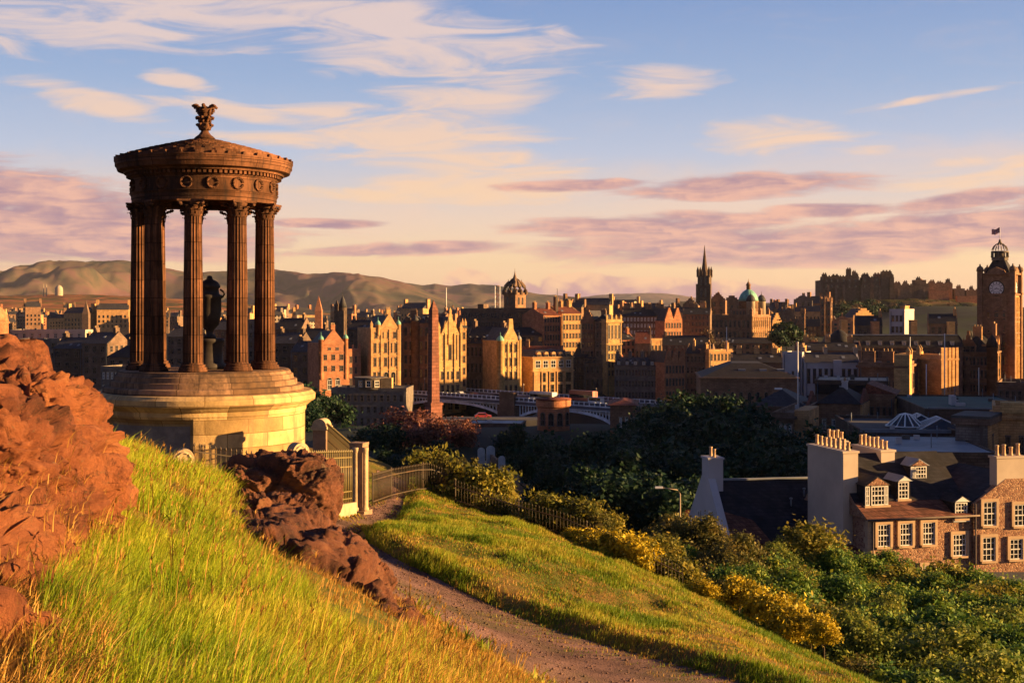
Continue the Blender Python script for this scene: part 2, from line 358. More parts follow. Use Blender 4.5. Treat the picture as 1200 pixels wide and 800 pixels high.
def grid_mesh(name, xs, ys, fz, mat, skip=None):
    X, Y = np.meshgrid(xs, ys); Z = fz(X, Y); V = np.c_[X.ravel(), Y.ravel(), Z.ravel()]
    nx, ny = len(xs), len(ys); i, j = np.meshgrid(np.arange(nx - 1), np.arange(ny - 1)); q = (j * nx + i).ravel()
    Fc = np.c_[q, q + 1, q + nx + 1, q + nx]
    if skip is not None:
        cx = V[Fc].mean(1); Fc = Fc[~skip(cx[:, 0], cx[:, 1])]
    return inst(name, np_mesh(name, V, Fc, mat, True))
m_turf, _t, _b = principled('turf_soil')
_v = _t.new('ShaderNodeNewGeometry').outputs['Position']
_c = _t.ramp(_t.noise(_v, .9, 6, .65), [(.35, (.055, .075, .012)), (.5, (.11, .11, .02)), (.62, (.20, .13, .035))])
_c = _t.mix(_t.smooth(_t.noise(_v, .25, 4, .6), .5, .66), _c, (.16, .105, .03, 1))
_t.l.new(_c, _b.inputs['Base Color']); _b.inputs['Roughness'].default_value = .95; _b.inputs['Specular IOR Level'].default_value = .1
_bp = _t.new('ShaderNodeBump'); _bp.inputs['Strength'].default_value = .8; _bp.inputs['Distance'].default_value = .05
_t.l.new(_t.noise(_v, 16, 5, .7), _bp.inputs['Height']); _t.l.new(_bp.outputs[0], _b.inputs['Normal'])
m_path = M('gravel_path', (.17, .10, .088), .95, .35, 1.0, stain=(.10, .085, .04), st_scale=.45, st_amt=.75, bump=.7, bscale=30, world=True, spec=.1)
m_city = M('city_ground', (.03, .032, .028), .95, .3, .05, stain=(.035, .05, .02), st_scale=.02, st_amt=.8, world=True, spec=.1)
_xs = np.arange(-26, 28.01, .22); _ys = np.arange(-8, 62.01, .25)
tag(grid_mesh('hill', _xs, _ys, lambda x, y: H(x, y) - .04 * in_poly(x, y, PATHP), m_turf), kind='structure')
# path strip
_t01 = np.linspace(-.02, 1.02, 16); _pv = PLs[:, None] * (1 - _t01[None, :, None]) + PRs[:, None] * _t01[None, :, None]
_pz = H(_pv[..., 0], _pv[..., 1]) + .012; _V = np.c_[_pv.reshape(-1, 2), _pz.ravel()]
_i, _j = np.meshgrid(np.arange(15), np.arange(len(PLs) - 1)); _q = (_j * 16 + _i).ravel()
tag(inst('path', np_mesh('path', _V, np.c_[_q, _q + 1, _q + 17, _q + 16], m_path, True)), kind='structure')
# the land out to the horizon: rings that widen with distance
def far_ground():
    r = np.r_[np.arange(0, 400, 8), np.geomspace(400, 30000, 90)]; a = np.linspace(-pi, pi, 181)
    Rr, Aa = np.meshgrid(r, a); X, Y = Rr * np.sin(Aa), Rr * np.cos(Aa)
    Z = H(X, Y) - 2.2 * (NW(X, Y) > .001) - .6; V = np.c_[X.ravel(), Y.ravel(), Z.ravel()]; n = len(r)
    i, j = np.meshgrid(np.arange(n - 1), np.arange(180)); q = (j * n + i).ravel()
    tag(inst('ground', np_mesh('ground', V, np.c_[q, q + 1, q + n + 1, q + n][:, ::-1], m_city, True)), kind='structure')
far_ground()
# ------------------------------------------------------------------ hills on the skyline
def hill_mat(name, cols, sc):
    m, t, b = principled(name); v = t.new('ShaderNodeNewGeometry').outputs['Position']
    c = t.ramp(t.noise(v, sc, 7, .62, .6), cols); t.l.new(c, b.inputs['Base Color']); b.inputs['Roughness'].default_value = 1; b.inputs['Specular IOR Level'].default_value = 0
    return m
mh1 = hill_mat('heather_hill', [(.34, (.026, .032, .030)), (.43, (.058, .055, .040)), (.52, (.11, .078, .058)), (.60, (.125, .066, .070)), (.70, (.07, .056, .046))], .0022)
mh2 = hill_mat('far_heather_hill', [(.35, (.09, .085, .08)), (.65, (.16, .10, .10))], .0016)
mh3 = hill_mat('wooded_fields', [(.36, (.03, .04, .02)), (.46, (.10, .07, .03)), (.55, (.30, .11, .05)), (.66, (.12, .10, .03)), (.72, (.03, .035, .02))], .006)
def ridge(name, prof, Y, depth, mat, seed, sx, amp, base_v=370, nx=420, ny=110):
    """a hill whose crest stands at distance Y with the skyline given by prof (photo columns and rows); it falls towards the viewer over depth"""
    us = np.linspace(prof[0][0], prof[-1][0], nx); pu = np.array(prof, float); vs = np.interp(us, pu[:, 0], pu[:, 1])
    k = np.ones(5) / 5; vs = np.convolve(np.pad(vs, 2, 'edge'), k, 'valid') + fbm2(us, us * 0 + Y, .05, seed, 4) * .9
    Xc = PX(us, Y); top = PZ(vs, Y); s = np.linspace(-.35, 1, ny); V = []
    for q in s:
        y = Y - depth * q; x = Xc + depth * .05 * q; base = 60.0
        w = (1 - sstep(0, 1, abs(q))) if q > 0 else 1 - sstep(0, .5, -q)
        yy = np.full_like(x, y); wx = fbm2(x, yy, sx * 1.5, seed + 3, 3) / sx * .35
        r = -1.5 * np.abs(fbm2(x + wx, yy * .55, sx, seed, 6)) + .12 + fbm2(x, yy, sx * 3, seed + 7, 5) * .25
        z = base + (top - base) * w + r * amp * sin(pi * min(max(q, 0), 1)) ** .8 * np.clip((top - base) / 300, .1, 1.2)
        V.append(np.c_[x, np.full_like(x, y), z])
    V = np.concatenate(V); i, j = np.meshgrid(np.arange(nx - 1), np.arange(ny - 1)); q = (j * nx + i).ravel()
    return tag(inst(name, np_mesh(name, V, np.c_[q, q + nx, q + nx + 1, q + 1][:, ::-1], mat, True)), kind='structure')
ridge('pentland_slope' if 0 else 'hills', [(-300, 352), (-60, 345), (0, 333), (35, 321), (70, 315), (130, 313), (165, 311), (205, 318), (235, 324), (262, 321), (290, 317), (318, 314), (339, 319), (369, 325), (400, 323), (444, 324), (474, 331), (500, 342), (560, 366), (620, 380)], 8500, 3300, mh1, 3, .0008, 400)
ridge('hills', [(250, 352), (300, 345), (360, 335), (420, 327), (470, 331), (495, 334), (510, 332), (528, 335), (552, 332), (581, 336), (617, 343), (655, 347), (679, 350), (720, 358), (780, 368), (840, 376)], 10500, 2800, mh1, 17, .0007, 320)
ridge('hills', [(560, 366), (620, 356), (670, 349), (707, 345.5), (740, 343.5), (774, 343), (800, 346), (830, 352), (880, 360), (1000, 364), (1300, 366)], 15000, 2500, mh2, 29, .0004, 160)
ridge('hills', [(-300, 360), (-100, 350), (0, 347), (80, 345), (160, 347), (240, 352), (330, 360), (400, 368), (520, 374)], 4600, 1900, mh3, 41, .0016, 60)
# ------------------------------------------------------------------ rocks
def _hash(i, j, k, s, n):
    """n random numbers for every cell of an integer lattice"""
    out = []; m = 0xffffffff
    for q in range(n):
        h = (i * 73856093 ^ j * 19349663 ^ k * 83492791 ^ (s * 7919 + q * 104729)) & m
        h = ((h ^ (h >> 15)) * 2246822519) & m; h = ((h ^ (h >> 13)) * 3266489917) & m; out.append(((h ^ (h >> 16)) & 0xffffff) / float(0x1000000))
    return out
def vnoise3(P_, s=0):
    c = np.floor(P_).astype(np.int64); f = P_ - c; f = f * f * (3 - 2 * f); o = 0
    for a in (0, 1):
        for b in (0, 1):
            for d in (0, 1):
                w = (f[:, 0] if a else 1 - f[:, 0]) * (f[:, 1] if b else 1 - f[:, 1]) * (f[:, 2] if d else 1 - f[:, 2]); o = o + w * _hash(c[:, 0] + a, c[:, 1] + b, c[:, 2] + d, s, 1)[0]
    return o * 2 - 1
def facets(q, seed):
    """height of tilted planes, one per random cell: angular broken faces; also the distance to the nearest crack"""
    c = np.floor(q).astype(np.int64); best = np.full(len(q), 9.0); sec = np.full(len(q), 9.0); hgt = np.zeros(len(q))
    for di in (-1, 0, 1):
        for dj in (-1, 0, 1):
            for dk in (-1, 0, 1):
                k = c + (di, dj, dk); h = _hash(k[:, 0], k[:, 1], k[:, 2], seed, 7); e = q - k - np.stack(h[:3], 1); d = (e * e).sum(1)
                v = (h[3] - .5) * 1.2 + 1.25 * ((h[4] - .5) * e[:, 0] + (h[5] - .5) * e[:, 1] + (h[6] - .3) * e[:, 2])
                n = d < best; sec = np.where(n, best, np.minimum(sec, d)); best = np.where(n, d, best); hgt = np.where(n, v, hgt)
    return hgt, np.sqrt(sec) - np.sqrt(best)
def craggy(V, N, scale, amp, seed):
    """push the surface out by angular facets at several sizes, cut cracks between them and roughen"""
    A = np.array([[.86, .30, -.41], [-.40, .90, -.17], [.32, .31, .90]]); p = V @ A.T * np.array([1, 1, 1.5]); w = np.stack([vnoise3(p * 1.3, 71), vnoise3(p * 1.3, 72), vnoise3(p * 1.3, 73)], 1) * .10
    d = np.zeros(len(V))
    for sc, am, sd_, ck in ((scale * .62, amp * 1.0, seed, .5), (scale * 1.7, amp * .5, seed + 5, .45), (scale * 4.6, amp * .22, seed + 9, .3), (scale * 11, amp * .09, seed + 13, .15), (scale * 23, amp * .03, seed + 17, .0)):
        h, cr = facets((p + w) * sc, sd_); d += am * (h - ck * np.clip(1 - cr / .10, 0, 1))
    d += amp * .07 * vnoise3(p * scale * 14, seed + 3) + amp * .045 * vnoise3(p * scale * 31, seed + 4)
    return V + N * d[:, None]
def rock_mat(name, c0, c1, c2, c3, pale):
    m, t, b = principled(name); v = t.new('ShaderNodeNewGeometry').outputs['Position']
    c = t.ramp(t.noise(v, 1.1, 9, .72, .8), [(.32, c0), (.46, c1), (.56, c2), (.70, c3)])
    c = t.mix(t.math('MULTIPLY', t.smooth(t.noise(v, 5.5, 6, .75, .6), .54, .66), .8), c, c4(c0, .8))
    c = t.mix(t.math('MULTIPLY', t.smooth(t.noise(v, 2.3, 7, .75), .60, .68), .75), c, c4(pale))
    c = t.mix(t.math('MULTIPLY', t.smooth(t.noise(v, 23, 4, .8), .60, .68), .6), c, (.20, .18, .10, 1))
    t.l.new(c, b.inputs['Base Color']); b.inputs['Roughness'].default_value = .92; b.inputs['Specular IOR Level'].default_value = .2
    bp = t.new('ShaderNodeBump'); bp.inputs['Strength'].default_value = 1.0; bp.inputs['Distance'].default_value = .09
    t.l.new(t.noise(v, 20, 8, .85), bp.inputs['Height']); t.l.new(bp.outputs[0], b.inputs['Normal']); return m
m_rock = rock_mat('red_basalt', (.10, .04, .026), (.31, .105, .052), (.46, .165, .072), (.52, .235, .10), (.32, .20, .12))
m_rock2 = rock_mat('brown_basalt', (.04, .022, .02), (.15, .062, .04), (.25, .10, .058), (.31, .15, .075), (.22, .15, .10))
def rock(name, label, c, r, rz=0, tilt=0, scale=1.5, amp=.3, seed=1, sub=7, pw=.75):
    import bmesh
    bm = bmesh.new(); bmesh.ops.create_icosphere(bm, subdivisions=sub, radius=1); bm.verts.ensure_lookup_table()
    V = np.array([v.co[:] for v in bm.verts]); Fc = np.array([[v.index for v in f.verts] for f in bm.faces]); bm.free()
    V = np.sign(V) * np.abs(V) ** pw; N = V / np.linalg.norm(V, axis=1)[:, None]
    V = V * np.array(r); ca, sa = cos(tilt), sin(tilt)
    V = np.c_[V[:, 0] * ca + V[:, 2] * sa, V[:, 1], -V[:, 0] * sa + V[:, 2] * ca]
    ca, sa = cos(rz), sin(rz); V = np.c_[V[:, 0] * ca - V[:, 1] * sa, V[:, 0] * sa + V[:, 1] * ca, V[:, 2]]; N = np.c_[N[:, 0] * ca - N[:, 1] * sa, N[:, 0] * sa + N[:, 1] * ca, N[:, 2]]
    V = craggy(V, N, scale, amp, seed)
    o = inst(name, np_mesh(name, V, Fc, m_rock2, False), None, c); return tag(o, label, 'rock')
def rock_block(c, r, rz, tilt, scale, amp, seed, sub, pw):
    import bmesh
    bm = bmesh.new(); bmesh.ops.create_icosphere(bm, subdivisions=sub, radius=1); V = np.array([v.co[:] for v in bm.verts]); Fc = np.array([[v.index for v in f.verts] for f in bm.faces]); bm.free()
    V = np.sign(V) * np.abs(V) ** pw; N = V / np.linalg.norm(V, axis=1)[:, None]; V = V * np.array(r)
    for A in (np.array([[cos(tilt), 0, sin(tilt)], [0, 1, 0], [-sin(tilt), 0, cos(tilt)]]), np.array([[cos(rz), -sin(rz), 0], [sin(rz), cos(rz), 0], [0, 0, 1]])): V = V @ A.T; N = N @ A.T
    return craggy(V + np.array(c), N, scale, amp, seed), Fc
def big_rock():
    """the outcrop: a leaning stack of broken blocks in one mass"""
    bl = [((-4.05, 10.7, 98.7), (.95, .9, .98)), ((-3.78, 9.4, 98.45), (.88, .85, 1.0)), ((-3.5, 8.1, 98.25), (.85, .85, .92)), ((-3.15, 6.9, 98.15), (.75, .75, .74)), ((-2.85, 5.7, 98.1), (.74, .75, .6)), ((-2.45, 4.6, 98.1), (.7, .75, .5)), ((-2.1, 3.6, 98.15), (.66, .66, .42)), ((-1.75, 2.7, 98.2), (.6, .6, .35)),
          ((-5.4, 10.6, 98.85), (1.15, 1.1, .98)), ((-5.0, 9.0, 98.85), (1.1, 1.0, .9)), ((-4.6, 7.3, 98.65), (1.1, 1.0, .85)), ((-4.0, 5.6, 98.45), (1.1, 1.0, .7)), ((-3.3, 4.0, 98.4), (.9, .9, .55)), ((-4.7, 11.8, 98.5), (.85, .75, .8)), ((-7.2, 9.5, 98.6), (1.6, 2.2, 1.0)), ((-6.4, 5.5, 98.4), (1.6, 2.2, .9)), ((-3.42, 8.75, 98.95), (.42, .5, .42)), ((-3.5, 9.9, 99.2), (.4, .45, .36))]
    Vs, Fs, o = [], [], 0
    for k, (c, r) in enumerate(bl):
        q = float(sstep(3.5, 8, c[1])); c = (c[0] - .02 - .27 * q + .20 * (1 - q), c[1], c[2] + .14 * (1 - q) - .04 * q)
        V, Fc = rock_block(c, r, .35 * sin(k * 2.1), .22 + .2 * sin(k * 1.3), 1.7, .26, 3 + 11 * k, 6 if r[0] < 1.3 else 5, .62); Vs.append(V); Fs.append(Fc + o); o += len(V)
    V = np.concatenate(Vs); o = inst('rock_outcrop', np_mesh('rock_outcrop', V, np.concatenate(Fs), m_rock, False))
    return tag(o, 'large craggy red-brown outcrop beside the long grass at the left edge', 'rock'), V
_, BIGV = big_rock()
rock('boulder', 'square dark-topped red boulder in front of the iron railing panel', (-4.15, 22, 96.6), (1.0, .9, .78), .25, .0, .95, .30, 8, pw=.55)
rock('rock_outcrop', 'long low reddish rock ledge sloping from the knoll down to the gravel path', (-2.55, 14.3, 96.68), (1.15, 3.2, .74), .33, .16, .75, .28, 21)
rock('rock_outcrop', 'narrow jagged red rock strip between the boulder and the gravel path', (-2.95, 18.8, 95.9), (.6, 2.5, .62), .45, .1, 2.0, .28, 33)
rock('rock', 'flat-topped reddish stone half buried in the straw grass below the boulder', (-3.6, 18.6, 96.85), (.75, 1.0, .42), .2, .15, 1.8, .26, 44)
# ------------------------------------------------------------------ grass
m_grass = M_leaf('long_grass', (.11, .20, .008), (.33, .40, .014), (.54, .46, .06), scale=.7, transl=.35, rnd=.55, world=True)
m_straw = M_leaf('dry_grass', (.22, .12, .028), (.42, .22, .04), (.52, .33, .09), scale=.9, transl=.3, rnd=.6, world=True)
m_short = M_leaf('short_turf_blades', (.08, .155, .008), (.24, .29, .016), (.42, .31, .05), scale=.6, transl=.3, rnd=.45, world=True)
rng = np.random.RandomState(5)
def blades(x, y, z, hgt, wid, lean, curl, segs=3):
    """curved tapering blades rooted at the given points; lean = (dx, dy) bias of the wind"""
    n = len(x); ang = rng.rand(n) * 2 * pi; dirx = np.cos(ang) * .55 + lean[0]; diry = np.sin(ang) * .55 + lean[1]
    cl = curl * (.5 + rng.rand(n)); wx, wy = -np.sin(ang + .7), np.cos(ang + .7)
    V = np.zeros((n, 2 * segs + 1, 3)); 
    for k in range(segs):
        t = k / segs; off = cl * hgt * t * t; w = wid * (1 - .55 * t) / 2
        for s_, col in ((-1, 2 * k), (1, 2 * k + 1)):
            V[:, col, 0] = x + dirx * off + s_ * wx * w; V[:, col, 1] = y + diry * off + s_ * wy * w; V[:, col, 2] = z + hgt * (t - .28 * cl * t * t)
    off = cl * hgt; V[:, -1, 0] = x + dirx * off; V[:, -1, 1] = y + diry * off; V[:, -1, 2] = z + hgt * (1 - .28 * cl)
    b = (np.arange(n) * (2 * segs + 1))[:, None]; T = []
    for k in range(segs - 1):
        T += [b + np.array([[2 * k, 2 * k + 1, 2 * k + 3]]), b + np.array([[2 * k, 2 * k + 3, 2 * k + 2]])]
    T.append(b + np.array([[2 * segs - 2, 2 * segs - 1, 2 * segs]]))
    return V.reshape(-1, 3), np.concatenate(T)
def scatter(n, x0, x1, y0, y1, keep):
    x = x0 + (x1 - x0) * rng.rand(n); y = y0 + (y1 - y0) * rng.rand(n); k = keep(x, y); return x[k], y[k]
def infr(x, y, m=40):
    return (np.abs(x / np.maximum(y, .5)) * F < 600 + m)
_brx = lambda y: np.interp(y, [2, 3, 4, 5, 6, 7, 8, 9, 10, 10.8, 11.6, 12.5, 14.2], [-.85, -1.15, -1.48, -1.82, -2.15, -2.42, -2.66, -2.92, -3.15, -3.4, -3.8, -4.6, -7.0])
_R2 = [(-1.9, 11.4), (-1.2, 11.9), (-1.3, 14.2), (-2.6, 17.4), (-3.8, 17.2), (-3.3, 14.5)]
def knoll(x, y):
    k = infr(x, y) & ~in_poly(x, y, PATHP) & (d_edge(x, y, PLs) > .05) & (x < np.interp(y, [0, 8, 13, 17, 21, 24, 30], [2.2, 1.4, .6, -2.2, -3.6, -4.6, -5])) & (y < 32.5)
    k &= ~((x < _brx(y) - .05) & (y < 13.6)); k &= ~in_poly(x, y, _R2) & (np.hypot(x + 4.05, y - 22) > .8)
    u = 600 + x / np.maximum(y, .5) * F; v = HOR - (tps(x, y) - ZC) / np.maximum(y, .5) * F
    k &= ~in_poly(u, v, [(262, 560), (285, 612), (305, 640), (335, 690), (375, 738), (420, 758), (482, 758), (470, 690), (400, 610), (385, 540), (300, 535)])
    # a trodden gap where the bare ground shows, and the plot round the monument's foot
    return k & (np.hypot(x + 9.6, y - 40) > 4.2)
def long_grass():
    Vs, Fs, mi, o = [], [], [], 0
    for n, ylo, yhi, hg, wd in ((230000, 2.6, 9, .175, .0046), (270000, 9, 18, .25, .0065), (170000, 18, 34, .25, .011)):
        x, y = scatter(n, -9 if ylo > 8 else -4.5, 2.4, ylo, yhi, knoll)
        dens = fbm2(x, y, .55, 12, 3) + .35 * fbm2(x, y, 2.5, 14, 2)
        u = 600 + x / y * F
        gap = np.exp(-((x + .265 * y + .12 * np.sin(y * 1.3)) / (.16 + .012 * y)) ** 2) * (y > 4.5) * (y < 24)
        k = (dens * 1.25 - .62 * gap + rng.rand(len(x)) * .8) > .0; x, y, dens, u = x[k], y[k], dens[k], u[k]
        z = H(x, y) - .02; right = sstep(0, 2.2, x + np.interp(y, [3, 9, 12, 20], [1.2, 2.1, 3.3, 5.0]))      # shorter and drier towards the path
        h = hg * (.55 + .7 * rng.rand(len(x))) * (1 - .62 * right) * (1 + .5 * np.clip(dens, -.6, .6)); h *= np.where(rng.rand(len(x)) < .04, 1.5, 1) * (1 - .3 * gap[k])
        V, Fc = blades(x, y, z, h, wd * (.6 + .9 * rng.rand(len(x)) ** 2), (.30 + .35 * fbm2(x, y, .8, 61, 3), .1 + .6 * fbm2(x, y, .7, 63, 3)), .7)
        straw = (rng.rand(len(x)) < (.05 + .8 * right + .75 * sstep(.12, .5, fbm2(x, y, .45, 65, 4)))); per = Fc.shape[0] // len(x); m_ = np.tile(straw, per)
        Vs.append(V); Fs.append(Fc + o); mi.append(m_); o += len(V)
    tag(inst('long_grass', np_mesh('long_grass', np.concatenate(Vs), np.concatenate(Fs), [m_grass, m_straw], False, np.concatenate(mi).astype(int))), kind='stuff')
long_grass()
def stalks():
    '''flowering stalks with seed heads and broad-leaved weeds standing among the long grass'''
    x, y = scatter(2600, -9, 2.2, 3.2, 24, knoll); z = H(x, y) - .02; n = len(x); h = (.22 + .22 * rng.rand(n)) * (1 - .35 * sstep(0, 2.2, x + 2.0))
    V, Fc = blades(x, y, z, h, .004 + .0007 * y, (.4, .05), .45, 3); tip = V.reshape(n, 7, 3)[:, -1]
    hv, hf = blades(np.repeat(tip[:, 0], 5), np.repeat(tip[:, 1], 5), np.repeat(tip[:, 2], 5) - .05 * rng.rand(n * 5), np.full(n * 5, .05), .005 + .0004 * np.repeat(y, 5), (.5, .1), .9, 2)
    tag(inst('seed_stalks', np_mesh('seed_stalks', np.r_[V, hv], np.r_[Fc, hf + len(V)], [m_straw], False)), kind='stuff')
    x, y = scatter(620, -7, 2.0, 3.5, 20, knoll); q = fbm2(x, y, .6, 71, 2) > .15; x, y = np.repeat(x[q], 9), np.repeat(y[q], 9); x = x + rng.randn(len(x)) * .05; y = y + rng.randn(len(y)) * .05
    V, Fc = blades(x, y, H(x, y) - .02, .16 + .12 * rng.rand(len(x)), .016 + .014 * rng.rand(len(x)), (.1, 0), 1.1, 3)
    xs_, ys_ = scatter(60000, -6, 2, 9, 26, lambda a, b: infr(a, b, 400) & ~in_poly(a, b, PATHP) & (a < np.interp(b, [9, 13, 17, 21, 26], [1.2, .4, -2.4, -3.8, -4.4])) & (a > np.interp(b, [9, 13, 17, 21, 26], [-1.5, -2.8, -4.4, -5.2, -5.5])))
    Vd, Fd = blades(xs_, ys_, H(xs_, ys_) - .01, .05 + .08 * rng.rand(len(xs_)), .008, (.3, 0), .8, 2)
    tag(inst('straw_turf', np_mesh('straw_turf', Vd, Fd, [m_straw], False)), kind='stuff')
    tag(inst('weeds', np_mesh('weeds', V, Fc, [m_short], False)), kind='stuff')
stalks()
def grit():
    '''loose stones on the path and tufts creeping in from its edges'''
    n = 9000; k = rng.randint(0, len(PLs), n); t = rng.rand(n); p = PLs[k] * (1 - t)[:, None] + PRs[k] * t[:, None] + rng.randn(n, 2) * .12; p = p[(fbm2(p[:, 0], p[:, 1], .8, 81, 3) + rng.rand(n) * .8) > .2]; n = len(p)
    r = .008 + .022 * rng.rand(n) ** 3; z = H(p[:, 0], p[:, 1]) + .012 + r * .3; o = np.array([(1, 0, 0), (0, 1, 0), (-1, 0, 0), (0, -1, 0), (0, 0, .8), (0, 0, -.6)]); V = np.c_[p, z][:, None] + o[None] * r[:, None, None] * (.7 + .6 * rng.rand(n, 6, 1))
    f = np.array([(0, 1, 4), (1, 2, 4), (2, 3, 4), (3, 0, 4), (1, 0, 5), (2, 1, 5), (3, 2, 5), (0, 3, 5)]); tag(inst('gravel', np_mesh('gravel', V.reshape(-1, 3), (np.arange(n)[:, None, None] * 6 + f[None]).reshape(-1, 3), [m_path], False)), kind='stuff')
    n = 26000; k = rng.randint(0, len(PLs), n); t = np.where(rng.rand(n) < .5, rng.rand(n) ** 3 * .3, 1 - rng.rand(n) ** 3 * .35); p = PLs[k] * (1 - t)[:, None] + PRs[k] * t[:, None]; p = p[(fbm2(p[:, 0], p[:, 1], .7, 83, 3) + rng.rand(n) * .5) > .22]
    V, Fc = blades(p[:, 0], p[:, 1], H(p[:, 0], p[:, 1]), .03 + .07 * rng.rand(len(p)), .012, (.2, 0), .8, 2); tag(inst('path_tufts', np_mesh('path_tufts', V, Fc, [m_short, m_straw], False, np.tile(rng.rand(len(p)) < .5, 3).astype(int))), kind='stuff')
grit()
def slope(x, y):
    k = infr(x, y) & ~in_poly(x, y, PATHP) & (d_edge(x, y, PRs) < d_edge(x, y, PLs))
    k &= (x > np.interp(y, [14, 20, 26, 30, 36, 41], [3, 1.5, -2.8, -3.6, -3.1, -3.2])) & (y < np.interp(x, [-4, -3, 0, 2, 5, 8, 12], [41, 41, 39, 37, 33.5, 29.5, 24]))
    return k
def hill_grass():
    x, y = scatter(620000, -4, 11, 14, 41, slope); tuft = fbm2(x, y, .6, 31, 3); t2 = fbm2(x, y, 2.2, 33, 2)
    k = (tuft * .7 + t2 * .5 + rng.rand(len(x))) > .22; x, y, tuft, t2 = x[k], y[k], tuft[k], t2[k]; z = H(x, y) - .01
    e = np.exp(-d_edge(x, y, PRs) / .35)
    h = (.085 + .10 * np.clip(tuft * 1.3 + t2 * .8, -.35, 1) + .09 * e) * (.6 + .8 * rng.rand(len(x)))
    V, Fc = blades(x, y, z, h, .013 * (.7 + .6 * rng.rand(len(x))), (.25, 0), .6, 2)
    straw = rng.rand(len(x)) < np.clip(.15 - .8 * tuft * 1.0 - .3 * t2, .03, .7)
    tag(inst('turf', np_mesh('turf', V, Fc, [m_short, m_straw], False, np.tile(straw, Fc.shape[0] // len(x)).astype(int))), kind='stuff')
hill_grass()
def rock_grass():
    """dry orange grass growing over the lower part of the big outcrop"""
    f = BIGV[BIGV[:, 2] > tps(BIGV[:, 0], BIGV[:, 1]) - .1]; k = rng.randint(0, len(f), 110000); p = f[k] + rng.randn(len(k), 3) * .035
    v = HOR - (p[:, 2] - ZC) / p[:, 1] * F; u = 600 + p[:, 0] / p[:, 1] * F
    low = sstep(.0, .75, (v - 560) / 170 + fbm2(p[:, 0], p[:, 1] * 1.0, 1.2, 51, 3) * .9)
    q = (rng.rand(len(k)) < low * .62) & (u > -40) & (p[:, 1] > 3.3); p = p[q]
    V, Fc = blades(p[:, 0], p[:, 1], p[:, 2] - .03, (.07 + .09 * rng.rand(len(p))) * (.8 + .5 * sstep(5, 9, p[:, 1])), .006, (.35, -.1), .9)
    xd, yd = scatter(26000, -3.2, -.6, 2.6, 7.5, lambda a, b: (a < _brx(b) + .25) & infr(a, b, 120)); Vd, Fd = blades(xd, yd, H(xd, yd) - .02, .10 + .12 * rng.rand(len(xd)), .0055, (.35, 0), .8); Fd = Fd + len(V); V = np.r_[V, Vd]; Fc = np.r_[Fc, Fd]
    tag(inst('dry_grass', np_mesh('dry_grass', V, Fc, [m_straw], False)), kind='stuff')
rock_grass()
# ------------------------------------------------------------------ round monument
def M_cyl(name, col, var, brick, stain, st_amt, bump=.4, zdark=None):
    m, t, b = principled(name); tc = t.new('ShaderNodeTexCoord').outputs['Object']; sp = t.new('ShaderNodeSeparateXYZ'); t.l.new(tc, sp.inputs[0])
    a = t.math('MULTIPLY', t.math('ARCTAN2', sp.outputs[0], t.math('MULTIPLY', sp.outputs[1], -1)), 3.0)
    v = t.comb(a, sp.outputs[2], 0.0); c = t.mix(t.smooth(t.noise(tc, 1.3, 6, .65), .3, .7), c4(col, 1 - var), c4(col, 1 + var))
    br = t.new('ShaderNodeTexBrick'); t.l.new(v, br.inputs['Vector']); br.inputs['Scale'].default_value = 1
    br.inputs['Brick Width'].default_value = brick[0]; br.inputs['Row Height'].default_value = brick[1]; br.inputs['Mortar Size'].default_value = .012
    br.inputs['Color1'].default_value = (.50, .47, .42, 1); br.inputs['Color2'].default_value = (1.15, 1.12, 1.08, 1); br.inputs['Mortar'].default_value = (.35, .3, .25, 1)
    c = t.mix(1.0, c, br.outputs[0], 'MULTIPLY')
    s = t.smooth(t.noise(t.comb(a, t.math('MULTIPLY', sp.outputs[2], .5), sp.outputs[1]), .9, 7, .7, .6), .45, .66)
    c = t.mix(t.math('MULTIPLY', s, st_amt), c, c4(stain))
    k = t.smooth(t.noise(t.comb(t.math('MULTIPLY', a, 2.6), t.math('MULTIPLY', sp.outputs[2], .28), 2.0), 1.0, 5, .7, .3), .52, .66)
    c = t.mix(t.math('MULTIPLY', k, st_amt), c, c4(stain, 1.2)); t.l.new(c, b.inputs['Base Color']); b.inputs['Roughness'].default_value = .92; b.inputs['Specular IOR Level'].default_value = .15
    bp = t.new('ShaderNodeBump'); bp.inputs['Strength'].default_value = bump; bp.inputs['Distance'].default_value = .05
    hh = t.math('ADD', t.noise(tc, 7, 7, .7), t.math('MULTIPLY', br.outputs[1], -.7)); t.l.new(hh, bp.inputs['Height']); t.l.new(bp.outputs[0], b.inputs['Normal'])
    return m
m_soot = M_cyl('sooty_sandstone', (.15, .068, .038), .4, (1.2, .55), (.025, .016, .013), .85, .5)
m_ashlar = M_cyl('ashlar_sandstone', (.52, .36, .17), .25, (1.25, .42), (.20, .125, .07), .55, .35)
m_step = M_cyl('weathered_steps', (.24, .145, .09), .35, (1.6, .6), (.06, .04, .03), .8, .5)
m_panel = M('grey_inscribed_slab', (.19, .165, .15), .9, .2, 2.5, stain=(.10, .085, .08), st_scale=1.2, st_amt=.6, bump=.2)
m_bronze = M('blackened_urn_stone', (.035, .028, .026), .6, .3, 3)
MON = thing('monument', 'round open temple monument with fluted columns, stepped drum base and leafy finial', 'monument', (-9.6, 40, 95.1), radians(13.5))
